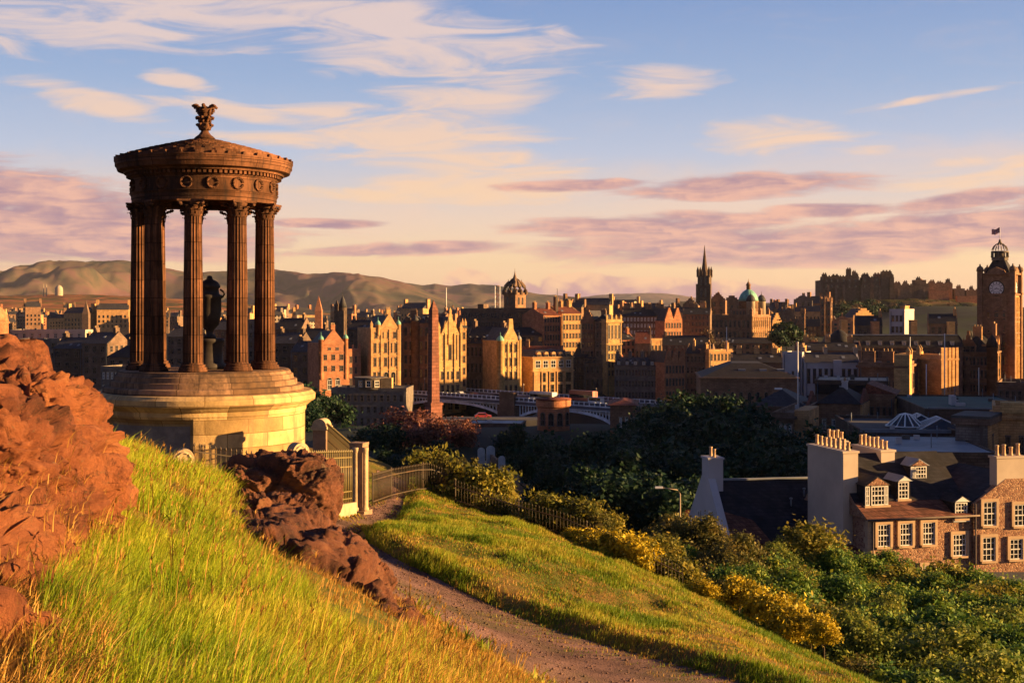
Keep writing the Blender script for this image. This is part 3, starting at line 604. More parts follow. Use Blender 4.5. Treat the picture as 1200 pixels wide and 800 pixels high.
def mon():
    nseg = 240
    def panel(k, r, z):                     # the sunken inscription panel on the front left of the drum
        a = -90 + 0; ang = (k * 360 / nseg - 270) % 360; ang = ang - 360 if ang > 180 else ang     # 0 = towards the camera
        if -66 < ang < -6 and .25 < z < 1.57: return .955
        return 1
    b = MB(); b.lathe([(3.22, -.6), (3.22, .2), (3.12, .26), (3.09, .28), (3.09, .30), (3.09, 1.54), (3.09, 1.56), (3.09, 1.72), (3.13, 1.78), (3.13, 1.9)], nseg, sm=False, rf=panel)
    b.build('drum', m_ashlar, MON)
    pm = MB(); n = 40; R_ = 2.957; vs = []
    for i in range(n + 1):
        a = radians(-90 - 64 + 56 * i / n); vs += [(R_ * cos(a), R_ * sin(a), .34), (R_ * cos(a), R_ * sin(a), 1.5)]
    pm.add(vs, [(2 * i, 2 * i + 2, 2 * i + 3, 2 * i + 1) for i in range(n)]); pm.build('inscription_panel', m_panel, MON)
    c = MB(); c.lathe([(3.13, 1.9), (3.2, 1.93), (3.3, 2.02), (3.41, 2.08), (3.42, 2.26), (3.36, 2.30), (3.3, 2.37), (3.04, 2.375)], 160, sm=False); c.build('base_cornice', m_ashlar, MON)
    s = MB(); s.lathe([(3.06, 2.3), (3.05, 2.52), (3.02, 2.55), (2.85, 2.56), (2.84, 2.72), (2.74, 2.735), (2.72, 2.88), (2.66, 2.90), (2.62, 3.0), (2.55, 3.03), (0, 3.035)], 160, sm=False); s.build('stepped_platform', m_step, MON)
    # columns
    nf = 20
    def flute(k, r, z): 
        return 1 - .085 * abs(sin(pi * k * nf / 160)) ** .6 if .28 < z < 4.62 else 1
    col = MB(); H0 = [(.36, .215), (.305, .23), (.302, .27), (.30, .285), (.298, .6), (.29, 1.6), (.278, 2.8), (.262, 3.9), (.255, 4.60), (.255, 4.63), (.275, 4.645), (.275, 4.675), (.25, 4.685)]
    col.lathe(H0, 160, rf=flute, sm=False); colm = col.mesh('column', m_soot)
    bs = MB(); bs.lathe([(.43, 0), (.43, .07), (.40, .08), (.415, .10), (.40, .135), (.355, .15), (.35, .165), (.375, .185), (.36, .215), (.2, .216)], 40); bsm = bs.mesh('column_base', m_soot)
    cp = MB(); cp.lathe([(.245, 4.68), (.25, 4.85), (.28, 5.0), (.33, 5.06)], 24, sm=True)
    for row, (z0, hh, r0, nn, off) in enumerate(((4.68, .17, .255, 8, 0), (4.76, .20, .262, 8, pi / 8))):
        for k in range(nn):
            a = off + 2 * pi * k / nn; w = .085
            pr = [(r0, z0), (r0 + .02, z0 + hh * .6), (r0 + .06, z0 + hh * .95), (r0 + .105, z0 + hh * .92), (r0 + .11, z0 + hh * .78)]; vs = []
            for r, z in pr:
                ww = w * (1 if z < z0 + hh * .7 else .8)
                for sd_ in (-1, 0, 1): vs.append(((r + (.02 if sd_ == 0 else 0)) * cos(a) - sd_ * ww * sin(a), (r + (.02 if sd_ == 0 else 0)) * sin(a) + sd_ * ww * cos(a), z))
            cp.add(vs, [(3 * j + q, 3 * j + q + 1, 3 * j + q + 4, 3 * j + q + 3) for j in range(4) for q in (0, 1)])
    for k in range(4):
        a = pi / 4 + k * pi / 2
        sp = [(.30 + .16 * t + .055 * cos(6.5 * t) * t, 4.93 + .10 * t + .05 * sin(6.5 * t) * t) for t in np.linspace(0, 1, 10)]
        cp.tube([(r * cos(a), r * sin(a), z) for r, z in sp], .035, 6); cp.lathe([(.05, -.04 + 5.0), (.07, 5.0), (.05, 5.04)], 8, c=(.46 * cos(a), .46 * sin(a)))
    ab = [(.40, .40), (0, .31), (-.40, .40), (-.31, 0), (-.40, -.40), (0, -.31), (.40, -.40), (.31, 0)]
    cp.ext_z(ab, 5.055, 5.115); cpm = cp.mesh('capital', m_soot)
    for k in range(9):
        a = radians(-90 - 10 + 40 * k)
        o = inst('column', colm, MON, (1.95 * cos(a), 1.95 * sin(a), 3.032), a); inst('column_base', bsm, o); inst('capital', cpm, o)
    # entablature, cornice, roof
    e = MB(); e.lathe([(1.62, 8.85), (1.62, 8.14), (2.2, 8.14), (2.2, 8.25), (2.215, 8.26), (2.215, 8.36), (2.23, 8.37), (2.25, 8.41), (2.27, 8.43), (2.2, 8.45), (2.2, 8.86), (2.23, 8.88), (2.26, 8.91), (2.26, 8.93), (0, 8.93)], 144, sm=False)
    for k in range(96):                                    # dentils
        a = 2 * pi * k / 96; ca, sa = cos(a), sin(a); w = .042
        vs = [(r * ca - s_ * w * sa, r * sa + s_ * w * ca, z) for z in (8.93, 9.03) for r, s_ in ((2.2, -1), (2.36, -1), (2.36, 1), (2.2, 1))]
        e.add(vs, [(0, 3, 2, 1), (4, 5, 6, 7), (0, 1, 5, 4), (1, 2, 6, 5), (2, 3, 7, 6), (3, 0, 4, 7)])
    en = e.build('entablature', m_soot, MON)
    wr = MB(); vs = []
    wr.tube([(.155 * cos(t), 0, .155 * sin(t)) for t in np.linspace(.15, 2 * pi - .15, 26)], .038, 7)
    for t in np.linspace(.2, 6.0, 22): wr.lathe([(.0, -.02), (.022, 0), (0, .03)], 5, c=(0, 0)); wr.v[-15:] = [(x + .17 * cos(t), y - .03, z + .17 * sin(t)) for x, y, z in wr.v[-15:]]
    wrm = wr.mesh('wreath', m_soot)
    for k in range(18):
        a = radians(-90 - 14 + 20 * k); inst('wreath', wrm, en, (2.215 * cos(a), 2.215 * sin(a), 8.655), a + pi / 2)
    k_ = MB(); k_.lathe([(2.22, 8.935), (2.24, 9.03), (2.42, 9.035), (2.44, 9.09), (2.62, 9.13), (2.66, 9.25), (2.69, 9.27), (2.70, 9.40), (2.72, 9.42), (2.72, 9.47), (2.6, 9.49), (2.0, 9.5)], 144, sm=False)
    for k in range(36):
        a = 2 * pi * (k + .5) / 36; ca, sa = cos(a), sin(a); w = .055
        vs = [(r * ca - s_ * w * sa * q, r * sa + s_ * w * ca * q, z) for z, q in ((9.46, 1), (9.56, .5)) for r, s_ in ((2.58, -1), (2.72, -1), (2.72, 1), (2.58, 1))]
        k_.add(vs, [(0, 3, 2, 1), (4, 5, 6, 7), (0, 1, 5, 4), (1, 2, 6, 5), (2, 3, 7, 6), (3, 0, 4, 7)])
    k_.build('cornice', m_soot, MON)
    r = MB(); pr = [(2.62, 9.47)]
    for q in range(9):
        r0 = 2.62 - q * .255; z0 = 9.50 + .66 * (q / 9) ** .85; pr += [(r0, z0 + .05), (r0 - .25, z0 + .065)]
    pr += [(.3, 10.2), (.26, 10.26), (0, 10.27)]
    r.lathe(pr, 144, sm=False, rf=lambda k, rr, z: 1 + (.016 if (k // 3 + int((2.62 - rr) / .255)) % 2 else 0)); rf_ = r.build('roof', m_soot, MON)
    f = MB(); f.lathe([(.36, 10.05), (.30, 10.12), (.2, 10.2), (.13, 10.3), (.12, 10.36), (.22, 10.44), (.24, 10.52), (.16, 10.60), (.14, 10.66), (.25, 10.74), (.27, 10.76), (.16, 10.80), (.17, 10.95), (.22, 11.08), (.22, 11.14), (.1, 11.15)], 20)
    for z0, n_, r0, hh, out in ((10.36, 8, .14, .18, .14), (10.62, 8, .17, .16, .14), (10.85, 6, .17, .34, .26)):
        for k in range(n_):
            a = 2 * pi * k / n_ + z0
            f.tube([((r0 + out * t ** 2.2) * cos(a), (r0 + out * t ** 2.2) * sin(a), z0 + hh * sin(t * 2.1)) for t in np.linspace(0, 1, 8)], [.05, .06, .06, .06, .06, .055, .05, .045], 6)
    for k in range(3):
        a = .4 + 2 * pi * k / 3
        f.tube([((.2 + .14 * t + .07 * sin(6 * t)) * cos(a), (.2 + .14 * t + .07 * sin(6 * t)) * sin(a), 10.95 + .22 * min(1, t * 1.6) - .09 * max(0, t - .6) * 2) for t in np.linspace(0, 1, 10)], .065, 7)
    f.v = [(x * .95, y * .95, 10.2 + (z - 10.05) * .91) for x, y, z in f.v]
    f.build('finial', m_soot, rf_)
mon()
urn = thing('urn', 'dark stone urn on a round pedestal seen between the monument columns', 'urn', (-9.45, 40, 98.13))
b = MB(); b.lathe([(.5, 0), (.5, .15), (.42, .2), (.4, .8), (.46, .86), (.46, .95), (.3, .96)], 32); b.build('pedestal', m_bronze, urn)
b = MB(); b.lathe([(.2, .96), (.2, 1.02), (.11, 1.1), (.12, 1.2), (.3, 1.4), (.36, 1.75), (.36, 2.2), (.38, 2.22), (.38, 2.3), (.3, 2.34), (.28, 2.5), (.33, 2.54), (.33, 2.6), (.25, 2.72), (.1, 2.8), (.07, 2.9), (0, 2.92)], 32); b.build('bowl', m_bronze, urn)
for s_ in (-1, 1):
    b = MB(); b.tube([(s_ * (.34 + .13 * sin(t)), -.05, 2.2 + .28 * t / pi) for t in np.linspace(0, pi, 9)], .035, 6); b.build('handle', m_bronze, urn)
# ------------------------------------------------------------------ enclosure: piers, railings
m_pier = M('pale_pier_stone', (.42, .31, .19), .9, .2, 2.0, stain=(.2, .14, .09), st_scale=1.1, st_amt=.5, bump=.3)
m_dpier = M('brown_pier_stone', (.26, .165, .11), .9, .25, 2.0, stain=(.12, .07, .05), st_scale=1.1, st_amt=.5, bump=.3)
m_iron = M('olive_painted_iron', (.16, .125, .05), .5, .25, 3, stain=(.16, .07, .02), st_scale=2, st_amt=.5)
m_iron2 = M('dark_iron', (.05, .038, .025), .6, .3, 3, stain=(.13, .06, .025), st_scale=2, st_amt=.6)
def pier_round(x, y, label):
    z = h1(x, y) - .1; t = thing('stone_pier', label, 'pier', (x, y, z), -.25)
    b = MB(); b.box(-.24, .24, -.22, .22, 0, .3); b.box(-.2, .2, -.18, .18, .3, 1.45); b.build('shaft', m_dpier, t)
    c = MB(); c.box(-.25, .25, -.23, .23, 1.45, 1.56); pts = [(.22 * cos(a), 1.56 + .22 * sin(a)) for a in np.linspace(0, pi, 13)]; c.ext_y(pts, -.2, .2); c.build('cap', m_pier, t)
def pier_square(x, y, label, hh=1.82):
    z = h1(x, y) - .1; t = thing('stone_pier', label, 'pier', (x, y, z), radians(-18))
    b = MB(); b.box(-.2, .17, -.17, .2, 0, hh); b.box(-.21, .18, -.18, .21, hh, hh + .06); b.box(-.25, .26, -.26, .24, 0, .14); b.build('shaft', m_dpier, t)
    for dx in (-.02, .2):
        c = MB(); c.lathe([(.1, .14), (.1, .2), (.07, .25), (.065, hh - .2), (.09, hh - .12), (.09, hh - .05)], 16, c=(dx, -.17 if dx < .1 else -.08)); c.build('half_column', m_pier, t)
def scroll_stone(x, y, label, rz):
    z = h1(x, y) - .1; t = thing('scroll_stone', label, 'stone ornament', (x, y, z), rz); hh = 97.02 - z - .25
    b = MB(); b.box(-.24, .24, -.14, .14, 0, hh * .8); b.box(-.2, .2, -.12, .12, hh * .8, hh); b.build('shaft', m_pier, t)
    c = MB(); c.ext_y([(.22 * cos(a), hh + .03 + .22 * sin(a)) for a in np.linspace(-.5, pi + .5, 22)], -.13, .13)
    c.tube([((.15) * cos(a), -.135, hh + .03 + .15 * sin(a)) for a in np.linspace(0, 2 * pi, 20)], .022, 6); c.build('scroll', m_pier, t)
def railing(name, pts, label, hh, mat, gap=.13, posts=True, base=None, midrail=False, group=None, r=.009, zs=None):
    """an iron railing along ground points: two rails, spiked bars, a few stouter posts, perhaps a stone kerb"""
    x0, y0 = pts[0]; t = thing(name, label, 'railing', (x0, y0, h1(x0, y0)), 0, group); o = t.location
    pth = [Vector((x - o.x, y - o.y, (h1(x, y) if zs is None else zs) - o.z)) for x, y in pts]
    d = [0]
    for a, b in zip(pth, pth[1:]): d.append(d[-1] + (b.xy - a.xy).length)
    def at(s):
        for i in range(len(d) - 1):
            if s <= d[i + 1] + 1e-9: return pth[i].lerp(pth[i + 1], (s - d[i]) / (d[i + 1] - d[i]))
        return pth[-1]
    L = d[-1]; bz = .22 if base else 0
    for zz in ((hh - .12, .12 + bz, hh * .72 + bz * .3, .3 + bz) if midrail else (hh - .1, .12 + bz)):
        b = MB(); n = max(2, int(L / .8))
        for i in range(n):
            p, q = at(L * i / n), at(L * (i + 1) / n); b.tube([p + Vector((0, 0, zz)), q + Vector((0, 0, zz))], .018, 4, sm=False)
        b.build('rail', mat, t)
    bm_ = MB(); bm_.tube([(0, 0, bz), (0, 0, hh)], r, 5); bm_.tube([(0, 0, hh), (0, 0, hh + .03), (0, 0, hh + .09)], [r, r * 2, .002], 5); me = bm_.mesh('bar', mat)
    nb = min(100, int(L / gap))
    for i in range(nb + 1): inst('bar', me, t, at(L * i / nb))
    if posts:
        pm = MB(); pm.tube([(0, 0, -.2), (0, 0, hh + .05)], .02, 6); pm.lathe([(.02, hh + .05), (.03, hh + .08), (.0, hh + .13)], 8); pme = pm.mesh('post', mat)
        for i in range(int(L / 2.4) + 1): inst('post', pme, t, at(min(L, i * 2.4)))
    if base:
        b = MB(); dirv = (pth[-1] - pth[0]).normalized(); nrm = Vector((-dirv.y, dirv.x, 0)) * .14; A, B = pth[0], pth[-1]; dn = Vector((0, 0, -.35)); up = Vector((0, 0, bz + .02))
        vs = [A - nrm + dn, B - nrm + dn, B + nrm + dn, A + nrm + dn, A - nrm + up, B - nrm + up, B + nrm + up, A + nrm + up]
        b.add(vs, [(0, 3, 2, 1), (4, 5, 6, 7), (0, 1, 5, 4), (1, 2, 6, 5), (2, 3, 7, 6), (3, 0, 4, 7)]); b.build('kerb', m_pier, t)
    return t
pier_round(-5.5, 37, 'round-topped brown stone pier beside the monument drum')
pier_square(-3.95, 33.1, 'tall square stone pier with half columns at the path end of the iron panel')
scroll_stone(-4.78, 28.6, 'pale stone scroll standing just behind the square boulder', .75)
scroll_stone(-7.0, 27.3, 'weathered stone scroll rising from the long grass below the drum panel', .3)
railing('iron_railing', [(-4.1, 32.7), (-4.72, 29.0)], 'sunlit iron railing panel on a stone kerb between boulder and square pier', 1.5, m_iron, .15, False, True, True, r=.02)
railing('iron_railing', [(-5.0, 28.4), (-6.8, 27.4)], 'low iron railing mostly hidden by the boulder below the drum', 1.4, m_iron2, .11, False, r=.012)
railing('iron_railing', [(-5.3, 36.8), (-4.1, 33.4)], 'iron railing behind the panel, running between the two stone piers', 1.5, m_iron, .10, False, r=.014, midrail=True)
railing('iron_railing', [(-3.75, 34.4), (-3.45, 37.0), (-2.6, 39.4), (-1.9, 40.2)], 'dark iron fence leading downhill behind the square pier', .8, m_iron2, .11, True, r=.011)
railing('iron_railing', [(-1.7, 38.4), (-.2, 37.2), (1.6, 35.9), (3.1, 34.4), (4.4, 33.0)], 'thin rusty iron fence along the crest of the grass slope among bushes', .64, m_iron2, .12, True, r=.007)
# ------------------------------------------------------------------ city materials
BR = (.9, .38, .16, (.6, .55, .5))
MT = {}
def mstone(k, col, stain=(.05, .035, .03), amt=.55, var=.22, brick=BR, **kw): MT[k] = M(k, col, .92, var, .5, stain=stain, st_scale=.09, st_amt=amt, brick=brick, spec=.1, **kw)
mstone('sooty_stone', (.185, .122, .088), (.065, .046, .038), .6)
mstone('brown_stone', (.26, .145, .088), (.08, .052, .04), .55)
mstone('pink_stone', (.42, .18, .095), (.13, .07, .05), .4)
mstone('gold_stone', (.48, .275, .125), (.18, .11, .07), .4)
mstone('honey_stone', (.52, .33, .14), (.22, .14, .08), .35)
mstone('grey_stone', (.165, .14, .125), (.07, .06, .058), .5)
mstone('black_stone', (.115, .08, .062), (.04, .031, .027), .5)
mstone('pale_stone', (.40, .33, .25), (.22, .17, .13), .4, .12)
mstone('white_render', (.47, .44, .44), (.34, .32, .32), .4, .06, None)
mstone('cream_render', (.50, .41, .33), (.30, .24, .19), .5, .08, None)
MT['slate'] = M('slate', (.045, .043, .05), .7, .3, 1.2, stain=(.025, .022, .022), st_scale=.12, st_amt=.6, brick=(.5, .28, .25, (.5, .5, .5)), spec=.25)
MT['dark_slate'] = M('dark_slate', (.022, .021, .026), .75, .3, 1.2, stain=(.035, .026, .02), st_scale=.2, st_amt=.5, brick=(.4, .24, .3, (.5, .5, .5)), spec=.2)
MT['red_tile'] = M('red_tile', (.20, .065, .04), .8, .3, 1.2, stain=(.09, .035, .025), st_scale=.25, st_amt=.6, brick=(.35, .3, .3, (.4, .35, .3)), spec=.15)
MT['brown_tile'] = M('brown_tile', (.15, .062, .042), .85, .3, 1.0, stain=(.06, .035, .03), st_scale=.5, st_amt=.7, brick=(.3, .26, .35, (.35, .3, .28)), spec=.15)
MT['lead'] = M('lead_roof', (.20, .22, .25), .6, .2, .4, stain=(.10, .11, .13), st_scale=.1, st_amt=.6)
MT['felt'] = M('roof_felt', (.075, .07, .068), .9, .25, .3, stain=(.035, .035, .035), st_scale=.1, st_amt=.6)
MT['green_roof'] = M('green_membrane', (.03, .075, .06), .8, .2, .2, stain=(.02, .045, .04), st_scale=.08, st_amt=.6)
MT['copper'] = M('green_copper', (.16, .38, .30), .6, .25, .8, stain=(.08, .18, .15), st_scale=.3, st_amt=.5)
MT['white'] = M('white_paint', (.78, .77, .75), .5, .06, 1)
MT['steel'] = M('pale_blue_steel', (.70, .76, .84), .5, .15, .5, stain=(.18, .19, .22), st_scale=.2, st_amt=.5)
MT['bsteel'] = M('dark_blue_steel', (.075, .09, .12), .6, .2, .5, stain=(.04, .045, .05), st_scale=.2, st_amt=.5)
MT['pot'] = M('clay_pot', (.45, .30, .18), .85, .25, 3)
MT['surround'] = M('dressed_stone', (.34, .27, .20), .9, .15, .8, stain=(.17, .13, .10), st_scale=.2, st_amt=.6)
MT['dsurround'] = M('dark_dressed_stone', (.13, .10, .085), .9, .2, .8, stain=(.06, .045, .04), st_scale=.2, st_amt=.6)
_m, _t, _b = principled('window_glass'); _b.inputs['Base Color'].default_value = (.012, .014, .018, 1); _b.inputs['Roughness'].default_value = .12; _b.inputs['Specular IOR Level'].default_value = .6; MT['glass'] = _m
_bp = _t.new('ShaderNodeBump'); _bp.inputs['Strength'].default_value = .15; _t.l.new(_t.noise(_t.new('ShaderNodeNewGeometry').outputs['Position'], .8, 2), _bp.inputs['Height']); _t.l.new(_bp.outputs[0], _b.inputs['Normal'])
_wc_ = {}
def window_mesh(w, h, style):
    """one sash window in the xz plane, centred on x, sill at z = 0, facing -y: (glass, surround, bars)"""
    w = round(w, 1); h = round(h, 1); key = (w, h, style)
    if key in _wc_: return _wc_[key]
    b = MB(); sur = 'dsurround' if style.startswith('d') else 'surround'; t = .16
    arch = 'arch' in style; bar = MT['white'] if 'w' in style else MT[sur]; bt = .07 if 'w' in style else .09
    b.box(-w / 2, w / 2, -.02, .05, 0, h, 0)
    if 'plain' not in style:
        b.box(-w / 2 - t, -w / 2, -.10, .05, -.05, h + .02, 1); b.box(w / 2, w / 2 + t, -.10, .05, -.05, h + .02, 1)
        if not arch: b.box(-w / 2 - t - .06, w / 2 + t + .06, -.13, .05, h, h + .26, 1)
        b.box(-w / 2 - t - .08, w / 2 + t + .08, -.18, .05, -.2, 0, 1)
    if arch:
        n = 8; r = w / 2; pi_ = [(r * cos(a), h + r * sin(a)) for a in np.linspace(0, pi, n + 1)]; b.ext_y(pi_, -.02, .05, 0)
        po = [((r + t) * cos(a), h + (r + t) * sin(a)) for a in np.linspace(0, pi, n + 1)]
        for i in range(n): b.ext_y([pi_[i], po[i], po[i + 1], pi_[i + 1]], -.10, .05, 1)
    b.box(-.5 * bt, .5 * bt, -.05, -.02, 0, h, 2); b.box(-w / 2, w / 2, -.055, -.02, h * .5 - .05, h * .5 + .05, 2)
    if 'w' in style:
        b.box(-w / 2, -w / 2 + .1, -.05, -.02, 0, h, 2); b.box(w / 2 - .1, w / 2, -.05, -.02, 0, h, 2); b.box(-w / 2 + .1, w / 2 - .1, -.05, -.02, 0, .1, 2); b.box(-w / 2 + .1, w / 2 - .1, -.05, -.02, h - .1, h, 2)
    _wc_[key] = b.mesh('window', [MT['glass'], MT[sur], bar]); return _wc_[key]
NWIN = [0]
class Bd:
    """one building: front edge from photo column u0 to u1 with eaves at row v, its left front corner at distance Y; phi turns the front (positive = right end further off)"""
    def __init__(s, name, label, u0, u1, v, Y, phi, D, zb=None, mat='brown_stone', cat='building', group=None, wall=True, style='d'):
        f = radians(phi); x = PX(u0, Y); k = (u1 - 600) / F; c_, s_ = cos(f), sin(f)
        s.W = (k * Y - x) / (c_ - k * s_); s.D = D; s.Y = Y; s.f = f; s.x = x
        s.zb = zb if zb is not None else h1(x, Y) - 3
        s.H = PZ(v, Y) - s.zb; s.mat = MT[mat]; s.style = style
        s.e = thing(name, label, cat, (x, Y, s.zb), f, group)
        if wall: b = MB(); b.box(0, s.W, 0, D, 0, s.H); b.build('wall', s.mat, s.e)
    def z(s, v): return PZ(v, s.Y) - s.zb
    def xu(s, u):
        k = (u - 600) / F; return (k * s.Y - s.x) / (cos(s.f) - k * sin(s.f))
    def part(s, name, mb, mat, par=None): return mb.build(name, MT[mat] if isinstance(mat, str) else mat, par or s.e)
    def win(s, face, cols, floors, fw=.42, fh=.55, x0=0., x1=1., z0=0., z1=1., style=None, wmax=1.6, off=0.0, y=0.0, lift=.22):
        L = s.W if face == 'f' else s.D; st = style or s.style; cw = L * (x1 - x0) / cols; ch = s.H * (z1 - z0) / floors
        w = min(wmax, cw * fw); h = ch * fh; me = window_mesh(w, h if 'arch' not in st else max(.3, h - w / 2), st)
        for j in range(floors):
            for i in range(cols):
                if NWIN[0] > 5200: return s
                NWIN[0] += 1
                p = L * x0 + cw * (i + .5); z = s.H * z0 + ch * (j + lift)
                if face == 'f': inst('window', me, s.e, (p, y - off, z), 0)
                elif face == 'r': inst('window', me, s.e, (s.W + off, p, z), pi / 2)
                else: inst('window', me, s.e, (-off, s.D - p, z), -pi / 2)
        return s
    def cornice(s, z=None, t=.45, pr=.35, mat=None, name='cornice'):
        z = s.H if z is None else z; b = MB(); b.box(-pr, s.W + pr, -pr, s.D + pr, z - t * .5, z + t * .5); s.part(name, b, mat or s.mat); return s
    def gable_x(s, rh, ov=.35, mat='slate', skew=True, z=None, x0=None, x1=None):
        z = s.H if z is None else z; x0 = 0 if x0 is None else x0; x1 = s.W if x1 is None else x1
        b = MB(); b.ext_x([(-ov, z - .1), (s.D + ov, z - .1), (s.D / 2, z + rh)], x0 + .02, x1 - .02); s.roof = s.part('roof', b, mat)
        if skew:
            for a, c in ((x0 - .12, x0 + .3), (x1 - .3, x1 + .12)):
                b = MB(); b.ext_x([(-.02, z - .3), (s.D + .02, z - .3), (s.D / 2, z + rh + .3)], a, c); s.part('gable', b, s.mat)
        return s.trim(rh if z == s.H else 0)
    def trim(s, rh=0):
        '''rainwater pipes, an eaves course and a few rooflights'''
        if s.W < 5: return s
        for x in (.5, s.W - .6): b = MB(); b.box(x, x + .16, -.16, -.02, 0, s.H - .1); s.part('downpipe', b, 'bsteel')
        b = MB(); b.box(-.12, s.W + .12, -.14, .0, s.H - .55, s.H - .2); s.part('eaves_course', b, s.mat)
        for i in range(int(s.W / 6) if rh > 2 else 0):
            q = RR.uniform(.2, .55); x = RR.uniform(1, s.W - 2.2); y = s.D / 2 * q; zz = s.H + rh * q + .02; k = rh / (s.D / 2)
            b = MB(); b.add([(x, y, zz), (x + .9, y, zz), (x + .9, y + 1.1, zz + 1.1 * k), (x, y + 1.1, zz + 1.1 * k), (x, y, zz + .12), (x + .9, y, zz + .12), (x + .9, y + 1.1, zz + .12 + 1.1 * k), (x, y + 1.1, zz + .12 + 1.1 * k)], [(4, 5, 6, 7), (0, 1, 5, 4), (1, 2, 6, 5), (2, 3, 7, 6), (3, 0, 4, 7)]); s.part('rooflight', b, 'lead')
        return s
    def gable_y(s, x0, x1, rh, mat='slate', z=None, y1=None, front=True, crow=0, th=.6, proud=.12):
        z = s.H if z is None else z; y1 = s.D if y1 is None else y1; m = (x0 + x1) / 2
        b = MB(); b.ext_y([(x0, z - .1), (x1, z - .1), (m, z + rh)], .1, y1 - .02); s.roof = s.part('roof', b, mat)
        if front:
            pts = [(x0 - .05, z - .4), (x1 + .05, z - .4)]
            if crow:
                up = []
                for i in range(crow):
                    t0, t1 = i / crow, (i + 1) / crow; zz = z + rh * t1 + .25; up += [(x1 - (x1 - m) * t0 * .93, zz), (x1 - (x1 - m) * t1 * .93, zz)]
                pts += [(x1 + .05, z + .2)] + up + [(2 * m - a, c) for a, c in up[::-1]] + [(x0 - .05, z + .2)]
            else: pts += [(x1 + .05, z), (m + .2, z + rh + .45), (m - .2, z + rh + .45), (x0 - .05, z)]
            b = MB(); b.ext_y(pts, -proud, th); s.part('gable', b, s.mat)
        return s
    def hip(s, rh, ins=None, mat='slate', ov=.4, z=None, flat=0.0):
        z = s.H if z is None else z; ins = min(s.D, s.W) / 2 if ins is None else ins
        x0, x1, y0, y1 = -ov, s.W + ov, -ov, s.D + ov; a = ins; b = MB()
        vs = [(x0, y0, z - .05), (x1, y0, z - .05), (x1, y1, z - .05), (x0, y1, z - .05)]
        my0, my1 = (y0 + a, y1 - a) if s.D > 2 * a else (s.D / 2 - .2, s.D / 2 + .2); mx0, mx1 = (x0 + a, x1 - a) if s.W > 2 * a + .2 else (s.W / 2 - .2, s.W / 2 + .2)
        vs += [(mx0, my0, z + rh), (mx1, my0, z + rh), (mx1, my1, z + rh), (mx0, my1, z + rh)]
        b.add(vs, [(0, 3, 2, 1), (4, 5, 6, 7), (0, 1, 5, 4), (1, 2, 6, 5), (2, 3, 7, 6), (3, 0, 4, 7)]); s.roof = s.part('roof', b, mat); return s
    def flat(s, par=.9, mat='felt', th=.35):
        b = MB(); z = s.H; b.box(-.06, s.W + .06, -.06, th, z, z + par); b.box(-.06, s.W + .06, s.D - th, s.D + .06, z, z + par); b.box(-.06, th, th, s.D - th, z, z + par); b.box(s.W - th, s.W + .06, th, s.D - th, z, z + par)
        s.part('parapet', b, s.mat); s.trim(); b = MB(); b.box(th, s.W - th, th, s.D - th, z + .02, z + .2); s.roof = s.part('roof', b, mat)
        for i in range(min(7, int(s.W * s.D / 45))):
            x, y = RR.uniform(1, s.W - 1.6), RR.uniform(1, max(1.1, s.D - 1.6)); w = RR.uniform(.35, 1.1); b = MB()
            if i % 3: b.box(x, x + w, y, y + w * .7, z + .19, z + .2 + RR.uniform(.4, 1.2)); b.box(x - .06, x + w + .06, y - .06, y + w * .7 + .06, z + 1.42, z + 1.5) if 0 else None
            else: b.tube([(x, y, z + .1), (x, y, z + RR.uniform(1.2, 2.6))], .07, 5)
            s.part('roof_vent', b, ('lead', 'white_render', 'felt')[i % 3])
        return s
    def chim(s, x, y, w=1.6, d=.9, h=2.2, z=None, mat=None, pots=3):
        z = s.H if z is None else z; b = MB(); b.box(x - w / 2, x + w / 2, y - d / 2, y + d / 2, z - 2.5, z + h, 0); b.box(x - w / 2 - .1, x + w / 2 + .1, y - d / 2 - .1, y + d / 2 + .1, z + h, z + h + .22, 0)
        for i in range(pots):
            px = x - w / 2 + w * (i + .5) / pots if w >= d else x; py = y if w >= d else y - d / 2 + d * (i + .5) / pots
            b.lathe([(.2, z + h + .2), (.15, z + h + .9), (.18, z + h + .95)], 7, c=(px, py), m=1)
        b.build('chimney', [MT[mat] if mat else s.mat, MT['pot']], s.e); return s
    def dorm(s, n, z, w=1.6, h=2.0, y=-.1, d=2.5, x0=0., x1=1., style='d', mat=None, roof='slate', shape='gable', face='f'):
        for i in range(n):
            L = s.W if face == 'f' else s.D; p = L * (x0 + (x1 - x0) * (i + .5) / n); b = MB(); b.box(-w / 2, w / 2, 0, d, 0, h, 0)
            if shape == 'gable': b.ext_y([(-w / 2 - .15, h), (w / 2 + .15, h), (0, h + w * .55)], -.12, d, 1)
            elif shape == 'round': b.ext_y([(w / 2 * cos(a), h + w / 2 * sin(a)) for a in np.linspace(0, pi, 11)], -.05, d, 0)
            elif shape == 'peak': b.ext_y([(-w / 2 - .1, h), (w / 2 + .1, h), (.1, h + w * .9), (0, h + w * 1.25), (-.1, h + w * .9)], -.08, .5, 0)
            else: b.box(-w / 2 - .12, w / 2 + .12, -.12, d, h, h + .15, 1)
            pos, rz = ((p, y, z), 0) if face == 'f' else ((s.W - y, p, z), pi / 2)
            o = b.build('dormer', [MT[mat] if mat else s.mat, MT[roof]], s.e, pos, rz)
            inst('window', window_mesh(w * .62, h * .7, style), o, (0, -.0, h * .14)); NWIN[0] += 1
        return s
